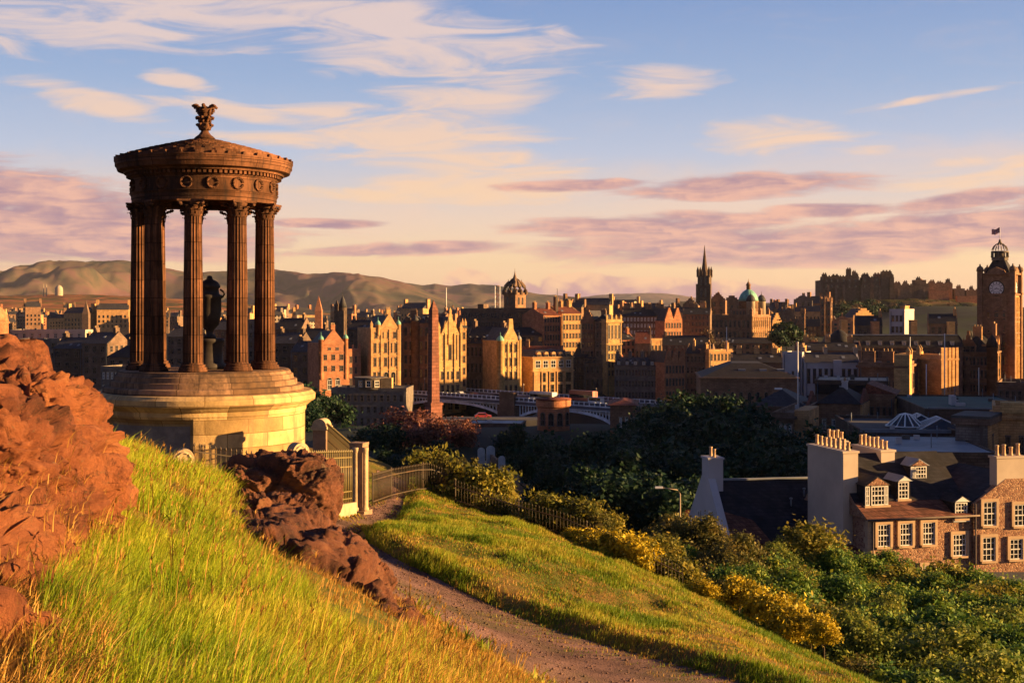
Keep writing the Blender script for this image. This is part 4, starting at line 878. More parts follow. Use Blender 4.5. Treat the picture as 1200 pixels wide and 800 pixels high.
    def turret(s, x, y, r, z0, z1, dh, mat='copper', n=12, fin=1.2, cone=False, corbel=True):
        b = MB(); pr = ([(.15, z0 - r * 1.3), (r * .6, z0 - r * .6), (r, z0)] if corbel else [(r, z0)]) + [(r, z1 - .2), (r * 1.12, z1 - .15), (r * 1.12, z1)]
        b.lathe(pr, n, c=(x, y), sm=True); t = s.part('turret', b, s.mat); d = MB()
        if cone: d.lathe([(r * 1.1, z1), (r * .5, z1 + dh * .5), (.02, z1 + dh)], n, c=(x, y))
        else: d.lathe([(r * 1.1, z1), (r * 1.05, z1 + dh * .3), (r * .8, z1 + dh * .6), (r * .42, z1 + dh * .85), (.1, z1 + dh), (.06, z1 + dh + fin), (0, z1 + dh + fin)], n, c=(x, y))
        s.part('dome', d, mat, t); return s
    def pinn(s, x, y, z, h, w=.5, mat=None):
        b = MB(); b.box(x - w / 2, x + w / 2, y - w / 2, y + w / 2, z - 1.0, z + h * .45); b.pyr(x - w * .62, x + w * .62, y - w * .62, y + w * .62, z + h * .45, z + h)
        s.part('pinnacle', b, mat or s.mat); return s
    def band(s, z, t=.3, pr=.15, mat=None): return s.cornice(z, t, pr, mat, 'string_course')
    def boxpart(s, name, x0, x1, y0, y1, z0, z1, mat=None): b = MB(); b.box(x0, x1, y0, y1, z0, z1); return s.part(name, b, mat or s.mat)
def flagpole(label, u, v0, v1, Y, mat='white', r=.09, flag=None):
    x, y, z = P(u, v1, Y); t = thing('flagpole', label, 'flagpole', (x, y, z)); hh = PZ(v0, Y) - z
    b = MB(); b.tube([(0, 0, 0), (0, 0, hh)], [r, r * .7], 8); b.lathe([(.0, hh), (r * 1.6, hh + .12), (0, hh + .3)], 8); b.build('pole', MT[mat], t)
    return t, hh
# ================================================================== Old Town row above the bridge
def old_town():
    b = Bd('gabled_building', 'pink stone gabled building with twin green turret caps and paired arched windows', 374.5, 407, 402, 450, 24, 16, 60, 'pink_stone')
    W, H = b.W, b.H
    b.gable_y(.8, W - .8, 4.6, z=H - .3); b.win('f', 2, 1, .30, .14, .22, .78, .88, 1.04, 'dark'); b.win('f', 3, 2, .34, .42, .06, .94, .62, .9); b.win('f', 2, 1, .52, .62, .22, .8, .36, .6, 'warch', 2.0); b.win('f', 2, 1, .52, .7, .22, .8, .08, .34, 'w', 2.0)
    b.band(H * .61).band(H * .88); b.chim(W / 2, 1.2, 1.5, 1.2, 1.6, H + 4.6); b.turret(.7, .6, .95, H * .55, H + 1.2, 1.5); b.turret(W - .5, .6, .95, H * .55, H + 1.5, 1.6)
    b.boxpart('wing', W, W + 5.2, .6, 14, 0, H - 2.2); b.pinn(W + 4.8, 1, H - 2, 2.2, .7); b.pinn(W + 2.4, 1, H - 2, 1.6, .6); b.win('f', 2, 4, .3, .5, 1.06, 1.42, .3, .86, off=-.6)
    b = Bd('gabled_building', 'tall golden stone tenement with a steep gable between two small green domes', 434.5, 469, 384, 455, 24, 16, 60, 'gold_stone')
    W, H = b.W, b.H
    b.gable_y(W * .32, W * .92, 4.4); b.chim(W * .62, 1.2, 1.5, 1.2, 2.2, H + 4.2); b.turret(W * .26, .5, .95, H - 2.5, H + 1.0, 1.7); b.turret(W - .5, .6, .9, H * .3, H + 1.1, 1.6); b.pinn(.4, .5, H, 2.6, .9)
    b.win('f', 4, 1, .32, .4, .08, .92, .86, 1.0); b.win('f', 5, 1, .36, .6, .06, .95, .70, .86); b.win('f', 5, 1, .36, .6, .06, .95, .56, .7); b.win('f', 2, 1, .6, .8, .40, .88, .26, .52, 'arch', 1.9); b.win('f', 2, 3, .4, .55, .06, .36, .2, .55); b.win('f', 5, 1, .5, .6, .06, .95, .06, .2, 'd')
    b.band(H * .55).band(H * .7).band(H * .86).cornice(H * .24, .5)
    for x in (.03, .36, .64, .93): b.boxpart('pilaster', W * x - .3, W * x + .3, -.25, .02, H * .25, H * .98)
    b = Bd('tenement', 'dark purplish tenement between the golden domed tenement and the red obelisk', 470.5, 517, 378, 474, -12, 18, 60, 'brown_stone')
    b.gable_x(3.2, mat='dark_slate'); b.win('f', 7, 6, .4, .55, .04, .96, .1, .98, 'd'); b.chim(3, 6, 2.4, 1, 2, b.H + 2.4); b.chim(b.W - 5, 6, 2.4, 1, 2, b.H + 2.4); b.turret(b.W * .35, 0, 1.6, b.H * .3, b.H + .6, 2.6, 'slate', cone=True); b.dorm(4, b.H + .2, 1.4, 1.5, .8, style='d')
    b = Bd('gabled_building', 'bright yellow gothic stone building with pointed gable just right of the obelisk', 514, 541, 391, 462, 26, 18, 60, 'honey_stone')
    W, H = b.W, b.H
    b.gable_y(W * .12, W * .88, 6.2); b.boxpart('gable_shaft', W * .42, W * .58, -.35, .4, H - 4, H + 7); b.pinn(W * .5, 0, H + 7, 2.6, .8)
    for x in (.02, .30, .70, .98): b.pinn(W * x, .3, H + (.5 if .2 < x < .8 else 0), 4.4, .9); b.boxpart('buttress', W * x - .35, W * x + .35, -.35, .1, H * .35, H + .2)
    b.win('f', 3, 1, .42, .85, .14, .86, .62, .98, 'd', 1.4); b.win('f', 4, 1, .4, .6, .06, .94, .44, .58); b.win('f', 4, 1, .42, .6, .06, .94, .30, .42); b.win('f', 3, 1, .55, .62, .06, .94, .08, .24, 'arch', 1.9)
    b.band(H * .6).band(H * .43).cornice(H * .27, .6, .4)
    b = Bd('tower', 'slim yellow stone stair tower with corner pinnacles beside the gothic gable', 541.5, 546.5, 384, 468, 24, 6, 60, 'gold_stone', 'tower')
    for x in (.3, b.W - .3): b.pinn(x, .3, b.H, 3.6, .8)
    b.win('f', 1, 6, .4, .5, 0, 1, .2, .98); b.hip(2.6); b.win('r', 2, 5, .3, .5, 0, 1, .2, .98)
    b = Bd('tenement', 'dark tenement under a big plain slate roof left of the green domed tower', 545, 586, 402, 490, -14, 20, 60, 'sooty_stone')
    b.gable_x(6.4, mat='dark_slate'); b.win('f', 8, 4, .4, .52, .03, .97, .08, 1.0, 'd'); b.chim(1.2, 10, 1.1, 3, 2.2, b.H + 6); b.chim(b.W - 1, 10, 1.1, 3, 1.6, b.H + 6); b.dorm(5, b.H + .4, 1.4, 1.5, .6, style='d')
    b = Bd('gabled_building', 'golden corner building with a bottle-shaped chimney gable and green domed turret', 587, 609, 400, 470, 26, 16, 60, 'honey_stone')
    W, H = b.W, b.H
    g = MB(); g.ext_y([(W * .12, H - .4), (W * .92, H - .4), (W * .84, H + 2), (W * .66, H + 4.4), (W * .62, H + 8.3), (W * .44, H + 8.3), (W * .40, H + 4.4), (W * .2, H + 2)], -.15, 1.2); b.part('gable', g, b.mat); b.gable_y(W * .15, W * .9, 5.0, front=False)
    b.turret(-.1, .3, 1.35, H * .18, H + .2, 2.0, n=14); b.turret(W, .6, .9, H * .3, H + .6, 1.6, 'lead'); b.win('f', 3, 5, .42, .55, .16, .92, .1, 1.0); b.win('f', 2, 1, .4, .7, .3, .74, 1.0, 1.16)
    b.band(H * .28).band(H * .64).cornice(H, .4, .2)
    for x in (.15, .38, .62, .9): b.boxpart('buttress', W * x - .25, W * x + .25, -.3, .05, H * .05, H)
    b = Bd('tenement', 'dark side block with red tiled roof behind the five-dormer orange building', 609, 656, 415, 498, -14, 12, 60, 'brown_stone'); b.gable_x(3.2, mat='red_tile'); b.win('f', 3, 4, .3, .5, .02, .32, .2, 1, 'd'); b.chim(2, 5, 1.4, 1, 2.2, b.H + 2.6)
    b = Bd('commercial_building', 'wide orange stone building with five round-headed dormers above the bridge', 624.5, 672, 419, 478, 25, 16, 60, 'gold_stone')
    W, H = b.W, b.H
    b.hip(2.6, 3.0, 'slate'); b.dorm(5, H - .2, 1.7, 1.5, -.1, 3, .06, .96, 'd', None, 'slate', 'round'); b.win('f', 5, 1, .62, .62, .03, .97, .78, .98, 'wplain', 2.2, .0); b.win('f', 4, 3, .7, .78, .14, .97, .12, .74, 'dplain', 2.4); b.cornice(H, .5, .4).band(H * .77, .5, .3)
    for k in range(6): b.boxpart('pilaster', W * (.03 + .188 * k) - .22, W * (.03 + .188 * k) + .22, -.3, .02, H * .04, H * .76)
    # the long newspaper-office roof and what stands behind it
    b = Bd('office_block', 'long dark office block with a flat roofline behind the yellow gables', 540, 643, 364, 540, -14, 24, 66, 'sooty_stone'); b.flat(1.0); b.win('f', 26, 7, .45, .5, .01, .99, .2, 1.0, 'd'); b.boxpart('plant_room', b.W * .15, b.W * .22, 6, 14, b.H, b.H + 2.8); b.boxpart('roof_rail', b.W * .3, b.W * .9, -.1, .1, b.H + 1.0, b.H + 1.2)
    b = Bd('tenement', 'tall sunlit tenement end with a reddish roof right of the long dark block', 637, 657, 369, 515, 28, 18, 64, 'pink_stone'); b.gable_x(2.6, mat='red_tile'); b.win('f', 6, 7, .38, .5, .03, .97, .25, 1, 'd'); b.chim(.8, 9, 1, 2, 2.4, b.H + 2.4); b.chim(b.W - .8, 9, 1, 2, 2.4, b.H + 2.4)
    b = Bd('tenement', 'second tall sunlit tenement with tall dark chimney between its two roofs', 658.5, 682, 367, 525, 28, 18, 64, 'gold_stone'); b.gable_x(2.8, mat='red_tile'); b.win('f', 6, 7, .38, .5, .03, .97, .25, 1, 'd'); b.chim(-.6, 4, 1.2, 2, 6.5, b.H, 'black_stone'); b.chim(b.W * .5, 9, 1, 2, 2.4, b.H + 2.4); b.chim(b.W - .8, 9, 1.4, 2, 2.6, b.H + 2.4, 'honey_stone')
    b = Bd('tenement', 'narrow tenement with a black gabled front and a thin lit right flank', 681, 696, 377, 510, -25, 14, 64, 'brown_stone'); b.gable_y(0, b.W, 4.5, crow=5); b.win('f', 4, 6, .4, .5, .05, .95, .3, 1, 'd'); b.win('r', 3, 6, .34, .5, .05, .95, .3, 1)
    b = Bd('tenement', 'black tenement flank in shadow beside the balustraded gold tower block', 697, 713, 376, 505, -20, 14, 64, 'sooty_stone'); b.hip(2.6, mat='dark_slate'); b.win('f', 3, 6, .4, .5, .05, .95, .3, 1, 'd'); b.chim(2, 6, 2, 1, 2.5, b.H + 1.5)
    b = Bd('tower_block', 'square gold stone tower block with a balustraded top and rows of arched windows', 711, 728.5, 377, 500, 24, 14, 64, 'honey_stone'); W, H = b.W, b.H
    b.flat(1.0, 'slate'); b.cornice(H, .5, .5).band(H * .72, .4, .3).band(H * .5)
    for x in (0.03, .35, .65, .97): b.pinn(W * x, .3, H + .6, 2.4, .7)
    b.win('f', 4, 1, .42, .75, .05, .95, .74, .96, 'arch'); b.win('f', 4, 4, .4, .55, .05, .95, .3, .72)
    b = Bd('tenement', 'low dark gabled house with small lit skylight roof below the tower block', 684, 735, 425, 505, -14, 14, 62, 'sooty_stone'); b.gable_x(3.4, mat='dark_slate'); b.win('f', 8, 3, .4, .5, .03, .97, .1, 1, 'd'); b.gable_y(b.W * .3, b.W * .52, 3.0, 'red_tile', crow=4); b.gable_y(b.W * .72, b.W * .95, 3.2, 'red_tile'); b.chim(1.2, 7, 1.2, 2, 3, b.H + 2); b.dorm(3, b.H + .3, 1.4, 1.5, .6, x1=.3)
    b = Bd('terrace', 'long pale grey terrace with three storeys of small windows behind the valley trees', 720, 779, 428, 490, -12, 14, 58, 'grey_stone', 'terrace'); b.gable_x(3.0, mat='slate'); b.win('f', 15, 4, .38, .46, .02, .98, .15, .98, 'd'); 
    for q in (.02, .27, .52, .75, .97): b.chim(b.W * q, 7, 1.1, 2.4, 2.4, b.H + 2.6)
    b.dorm(6, b.H + .2, 1.5, 1.5, .5, style='w')
    b.boxpart('shopfront', b.W * .62, b.W * .98, -.5, 0, b.H * .1, b.H * .2, 'white')
    b = Bd('tenement', 'sunlit crow-stepped gabled row at the end of the pale grey terrace', 779, 803, 425, 480, 22, 14, 58, 'pink_stone'); W, H = b.W, b.H
    for a in (0.02, .34, .67): b.gable_y(W * a, W * (a + .31), 4.2, crow=5)
    b.win('f', 6, 4, .36, .5, .03, .97, .12, 1.0); 
    for a in (.33, .66, .99): b.chim(W * a, 1.5, .8, 1.4, 4.2, H + 1)
    b = Bd('tenement', 'dark shadowed flank with tall stacks between two crow-stepped rows', 803, 832, 414, 510, -18, 16, 58, 'sooty_stone'); b.gable_x(3.6, mat='dark_slate'); b.win('f', 6, 5, .36, .5, .03, .97, .12, 1.0, 'd'); b.chim(3, 3, 1, 1.5, 5, b.H, 'gold_stone'); b.chim(9, 3, 1, 1.5, 4.4, b.H); b.gable_y(b.W * .6, b.W * .98, 3.6, crow=4)
    b = Bd('tenement', 'sunlit ochre tenement pair with flat parapets above the low hipped roof', 831, 858, 412, 505, 24, 14, 58, 'gold_stone'); b.flat(.9, 'slate'); b.win('f', 6, 4, .38, .52, .03, .97, .3, 1.0); b.cornice(b.H, .4, .3).band(b.H * .62); b.chim(.6, 3, 1, 1.6, 2.6); b.chim(b.W - .6, 3, 1, 1.6, 3.2)
    # upper row
    b = Bd('tenement', 'broad dark tenement with small lit windows under many chimneys left of twin pink gables', 729, 779, 370, 620, -8, 18, 70, 'sooty_stone'); b.gable_x(3.8, mat='dark_slate'); b.win('f', 12, 6, .4, .48, .02, .98, .3, 1.0, 'w')
    for q in (.1, .35, .6, .9): b.chim(b.W * q, 8, 3, 1.2, 2.6, b.H + 3)
    b = Bd('tenement', 'twin-peaked pink stone gable front with arched ground floor on the upper street', 779, 799.5, 376, 610, 26, 18, 70, 'pink_stone'); W, H = b.W, b.H
    b.gable_y(W * .02, W * .5, 6.0, crow=6); b.gable_y(W * .5, W * .98, 6.0, crow=6); b.win('f', 6, 4, .4, .52, .03, .97, .3, 1.0); b.win('f', 2, 1, .3, .5, .06, .94, 1.0, 1.12, 'd'); b.band(H * .5); b.win('f', 3, 1, .6, .6, .03, .97, .12, .28, 'arch', 2.4)
    b = Bd('house', 'small house with a bright red tiled roof in front of the dark tenement', 744, 762, 402, 560, -8, 14, 66, 'sooty_stone', 'house'); b.gable_x(5.2, mat='red_tile'); b.win('f', 4, 2, .4, .5, .05, .95, .3, .9, 'd'); b.chim(b.W - .6, 7, 1, 1.8, 2.4, b.H + 4)
    b = Bd('house', 'low lit yellow gable end beside the small red-roofed house', 762, 776, 398, 580, 20, 12, 66, 'gold_stone', 'house'); b.flat(.6, 'slate'); b.win('f', 3, 2, .4, .5, .05, .95, .3, .95)
    b = Bd('tenement', 'dark tenement with yellow rear extension right of the twin pink gables', 800, 832, 368, 640, -12, 16, 70, 'sooty_stone'); b.gable_x(3.4, mat='dark_slate'); b.win('f', 7, 6, .4, .48, .03, .97, .3, 1.0, 'd'); b.chim(4, 8, 3, 1.2, 2.6, b.H + 2.6); b.chim(b.W - 4, 8, 3, 1.2, 3, b.H + 2.6, 'gold_stone')
    # the bank headquarters with its green dome
    b = Bd('bank_building', 'large domed stone bank headquarters with shadowed front and sunlit right flank', 831, 881, 371, 720, -28, 34, 72, 'brown_stone'); W, H = b.W, b.H
    b.win('f', 9, 1, .46, .6, .03, .97, .7, .95, 'd', 2.0); b.win('f', 9, 1, .52, .62, .03, .97, .46, .68, 'darch', 2.2); b.win('f', 9, 1, .42, .6, .03, .97, .26, .42, 'd'); b.win('r', 9, 1, .46, .6, .03, .97, .7, .95, 'd', 2.0); b.win('r', 9, 1, .52, .62, .03, .97, .46, .68, 'arch', 2.2); b.win('r', 9, 1, .42, .6, .03, .97, .26, .42)
    b.cornice(H, .7, .6).band(H * .44, .6, .5).band(H * .69, .4, .3); b.flat(1.2, 'slate')
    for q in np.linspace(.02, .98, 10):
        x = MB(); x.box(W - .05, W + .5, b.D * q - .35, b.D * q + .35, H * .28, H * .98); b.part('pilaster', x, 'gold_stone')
    for q in (.03, .5, .97): b.pinn(W - .6, b.D * q, H + 1, 4.6, 1.6); b.pinn(W * q, .6, H + 1, 3.4, 1.2)
    b.boxpart('attic', W * .45, W * .95, 6, 26, H, H + 4.6); b.win('f', 6, 1, .4, .6, .47, .93, 1.02, 1.15, 'd', y=6)
    d = MB(); cx, cy = b.xu(868), 14; d.lathe([(5.4, H + 3), (5.4, H + 8.2), (5.8, H + 8.4), (5.8, H + 8.9)], 20, c=(cx, cy)); dr = b.part('drum', d, b.mat)
    d = MB(); d.lathe([(5.6, H + 8.9), (5.3, H + 10.6), (4.4, H + 12.6), (3.0, H + 14.2), (1.5, H + 15.2), (1.4, H + 15.3)], 24, c=(cx, cy)); d.build('dome', MT['copper'], dr); d = MB(); d.lathe([(1.2, H + 15.2), (1.2, H + 17.6), (1.5, H + 17.8), (.8, H + 19), (.15, H + 20), (.05, H + 21.6)], 12, c=(cx, cy)); d.build('lantern', b.mat, dr)
    for ux in (881, 900): 
        d = MB(); cx, cy = W - 2.5, (6 if ux == 881 else 26); d.lathe([(2.4, H), (2.4, H + 8.4), (2.7, H + 8.6)], 14, c=(cx, cy)); t = b.part('turret', d, 'pale_stone'); d = MB(); d.lathe([(2.7, H + 8.6), (2.4, H + 10.2), (1.4, H + 11.8), (.2, H + 12.6), (.05, H + 14.4)], 14, c=(cx, cy)); d.build('dome', MT['slate'], t)
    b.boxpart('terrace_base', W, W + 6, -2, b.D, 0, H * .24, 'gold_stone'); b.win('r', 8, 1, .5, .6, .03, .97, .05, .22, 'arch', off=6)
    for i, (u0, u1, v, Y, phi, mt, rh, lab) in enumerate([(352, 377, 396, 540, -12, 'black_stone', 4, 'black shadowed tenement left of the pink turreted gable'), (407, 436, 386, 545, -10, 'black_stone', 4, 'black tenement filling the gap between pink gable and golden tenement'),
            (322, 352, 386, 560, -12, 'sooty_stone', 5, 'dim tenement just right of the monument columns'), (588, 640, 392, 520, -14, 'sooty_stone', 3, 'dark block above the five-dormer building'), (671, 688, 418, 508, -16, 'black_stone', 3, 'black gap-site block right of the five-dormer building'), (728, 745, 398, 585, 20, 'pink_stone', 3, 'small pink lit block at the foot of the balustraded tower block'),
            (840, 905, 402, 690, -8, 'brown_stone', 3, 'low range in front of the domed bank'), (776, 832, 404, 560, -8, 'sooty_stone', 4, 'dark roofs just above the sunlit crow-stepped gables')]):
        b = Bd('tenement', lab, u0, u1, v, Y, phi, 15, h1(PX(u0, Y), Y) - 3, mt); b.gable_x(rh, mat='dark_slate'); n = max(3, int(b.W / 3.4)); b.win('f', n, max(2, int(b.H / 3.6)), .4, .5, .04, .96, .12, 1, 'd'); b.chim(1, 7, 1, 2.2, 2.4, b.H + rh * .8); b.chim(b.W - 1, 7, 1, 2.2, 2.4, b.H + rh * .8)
        if 'phi' and phi < 0: b.win('r', 3, max(2, int(b.H / 3.6)), .4, .5, .04, .96, .12, 1, 'd')
old_town()
# ------------------------------------------------------------------ crown steeple, black spire, lattice mast, gothic towers
def steeples():
    b = Bd('church_tower', 'square church tower topped by an open stone crown of flying arches', 590.5, 604, 345, 800, -38, 10.6, 76, 'brown_stone', 'church tower', wall=True); W, H = b.W, b.H; m = W / 2; D = b.D
    b.win('f', 2, 1, .4, .62, .14, .86, .76, .98, 'darch'); b.win('r', 2, 1, .4, .62, .14, .86, .76, .98, 'darch'); b.cornice(H, .6, .4)
    cr = MB()
    for k in range(8):
        a = 2 * pi * k / 8 + pi / 8 * 0; R_ = 1.12 if k % 2 else 1.0; rx, ry = cos(a) * W * .52 * R_ * (1.2 if k % 2 else 1), sin(a) * D * .52 * R_ * (1.2 if k % 2 else 1); rx = max(-m, min(m, rx)); ry = max(-D / 2, min(D / 2, ry))
        cr.tube([(m + rx * q, D / 2 + ry * q, H + z) for q, z in ((1, 0), (.98, 2.5), (.85, 5.0), (.6, 7.2), (.3, 8.8), (.08, 9.6))], [1.5, 1.4, 1.25, 1.1, 1.0, .9], 6); cr.pyr(m + rx - .6, m + rx + .6, D / 2 + ry - .6, D / 2 + ry + .6, H, H + 5.6, top=.0)
        cr.pyr(m + rx * .6 - .4, m + rx * .6 + .4, D / 2 + ry * .6 - .4, D / 2 + ry * .6 + .4, H + 6.8, H + 9.8)
    cr.lathe([(1.2, H + 7.4), (1.9, H + 9.4), (1.2, H + 10.4), (.5, H + 12.6), (.12, H + 14.6), (.08, H + 16.4)], 8, c=(m, D / 2)); b.part('crown', cr, 'sooty_stone')
    cr = MB(); cr.box(-.3, W + .3, -.3, .15, H, H + 1.1); cr.box(W - .15, W + .3, .15, D, H, H + 1.1); b.part('parapet', cr, b.mat)
    b = Bd('church', 'black needle-sharp gothic spire with pinnacled tower on the skyline', 817.5, 831, 323, 900, -20, 8.6, 82, 'black_stone', 'church'); W, H = b.W, b.H; m = W / 2; D = b.D
    b.win('f', 2, 3, .34, .7, .1, .9, .4, 1.0, 'darch'); s = MB(); zt = b.z(287)
    s.lathe([(W * .36, H - 1), (W * .33, H + 2), (W * .20, H + (zt - H) * .36), (W * .09, H + (zt - H) * .72), (.08, zt)], 8, c=(m, D / 2), sm=False, a0=pi / 8); b.part('spire', s, b.mat)
    for x in (0.02, .98):
        for y in (.02, .98): b.pinn(W * x, D * y, H, 6.8, 1.6)
    for x in (.35, .65): b.pinn(W * x, 0, H, 4.4, 1.0)
    for x in (-.06, 1.06): b.boxpart('buttress', W * x - .6, W * x + .6, -.5, 1.2, 0, H * .86)
    x, y, z = P(583, 364, 700); t = thing('lattice_mast', 'thin white and red lattice mast standing left of the crowned church tower', 'mast', (x, y, z - 6)); zt = PZ(335, 700) - z + 6
    for k in range(4):
        q = MB(); sx, sy = ((-1, -1), (1, -1), (1, 1), (-1, 1))[k]; q.tube([(sx * 1.3, sy * 1.3, 0), (sx * 1.3, sy * 1.3, zt)], .22, 5); q.build('leg', MT['white'], t)
    q = MB(); 
    for i in range(8): 
        z0, z1 = zt * i / 8, zt * (i + 1) / 8
        for f in ((-1.3, -1.3, 1.3, -1.3), (1.3, -1.3, 1.3, 1.3)): q.tube([(f[0], f[1], z0), (f[2], f[3], z1)], .14, 4); q.tube([(f[0], f[1], z1), (f[2], f[3], z1)], .17, 4)
    q.build('bracing', MT['pink_stone'], t)
    b = Bd('turreted_tower', 'black round turret with a tall conical roof rising behind the dark tenements', 391.5, 403, 370, 640, -10, 5, 70, 'black_stone', 'tower', wall=False); zc = b.z(346); 
    q = MB(); q.lathe([(2.1, 0), (2.1, b.z(361)), (2.3, b.z(361) + .3)], 14, c=(b.xu(399.5), 3)); t = b.part('turret', q, b.mat); q = MB(); q.lathe([(2.35, b.z(361) + .2), (1.2, b.z(352)), (.1, zc), (.05, zc + 3)], 14, c=(b.xu(399.5), 3)); q.build('roof', MT['slate'], t); b.boxpart('block', 0, b.W, 0, 5, 0, b.z(364)); b.pinn(b.xu(394), 1, b.z(364), 5.4, 1.8)
    # twin gothic towers below the castle
    for u0, u1, v, lab in ((961, 966.6, 347, 'left one of the slim twin gothic college towers'), (968, 973.6, 348, 'right one of the slim twin gothic college towers'), (938.5, 943, 361, 'short dark pinnacled tower left of the gothic twin towers')):
        b = Bd('gothic_tower', lab, u0, u1, v + 5, 880, -30, 3.6, 74, 'brown_stone', 'tower'); 
        for x in (.08, .92):
            for y in (.08, .92): b.pinn(b.W * x, b.D * y, b.H, 3.4, 1.0)
        b.win('f', 1, 4, .36, .7, 0, 1, .3, 1, 'darch'); b.win('r', 1, 4, .36, .7, 0, 1, .3, 1, 'darch')
    b = Bd('college', 'dark college range with lit oriel between and right of the twin towers', 930, 985, 382, 890, -18, 20, 70, 'brown_stone', 'college'); b.gable_x(5, mat='dark_slate'); b.win('f', 12, 4, .4, .5, .02, .98, .2, 1, 'd'); b.gable_y(b.W * .05, b.W * .22, 6, crow=5); b.gable_y(b.W * .72, b.W * .95, 7, crow=5)
    for u0, u1, v, Y, mt, rh, lab in ((974, 1000, 378, 860, 'pink_stone', 4, 'cluster of small lit gables right of the twin gothic towers'), (1000, 1024, 372, 900, 'gold_stone', 5, 'small steep-gabled lit house below the castle trees'), (900, 932, 372, 900, 'sooty_stone', 5, 'dark mansion roofs between the domed bank and the college'), (930, 952, 352, 1000, 'grey_stone', 3, 'pale grey block on the skyline left of the castle'), (845, 870, 356, 960, 'brown_stone', 4, 'dark roofs behind the domed bank right of the spire'), (800, 818, 358, 860, 'brown_stone', 4, 'roofs at the foot of the black spire, left side'), (832, 850, 352, 905, 'brown_stone', 4, 'lit roofs at the foot of the black spire, right side'), (905, 916, 378, 760, 'gold_stone', 4, 'lit gabled house tucked behind the bank flank')):
        b = Bd('tenement', lab, u0, u1, v, Y, -14 if mt != 'gold_stone' else 20, 14, h1(PX(u0, Y), Y) - 4, mt); n = max(2, int(b.W / 4)); b.win('f', n, 3, .4, .5, .04, .96, .45, 1, 'd')
        for k in range(max(1, int(b.W / 9))): w = b.W / max(1, int(b.W / 9)); b.gable_y(w * k + .2, w * (k + 1) - .2, rh + RR.random() * 2, crow=4)
        b.chim(b.W * .5, 6, 1, 2, 3, b.H + rh * .7)
steeples()
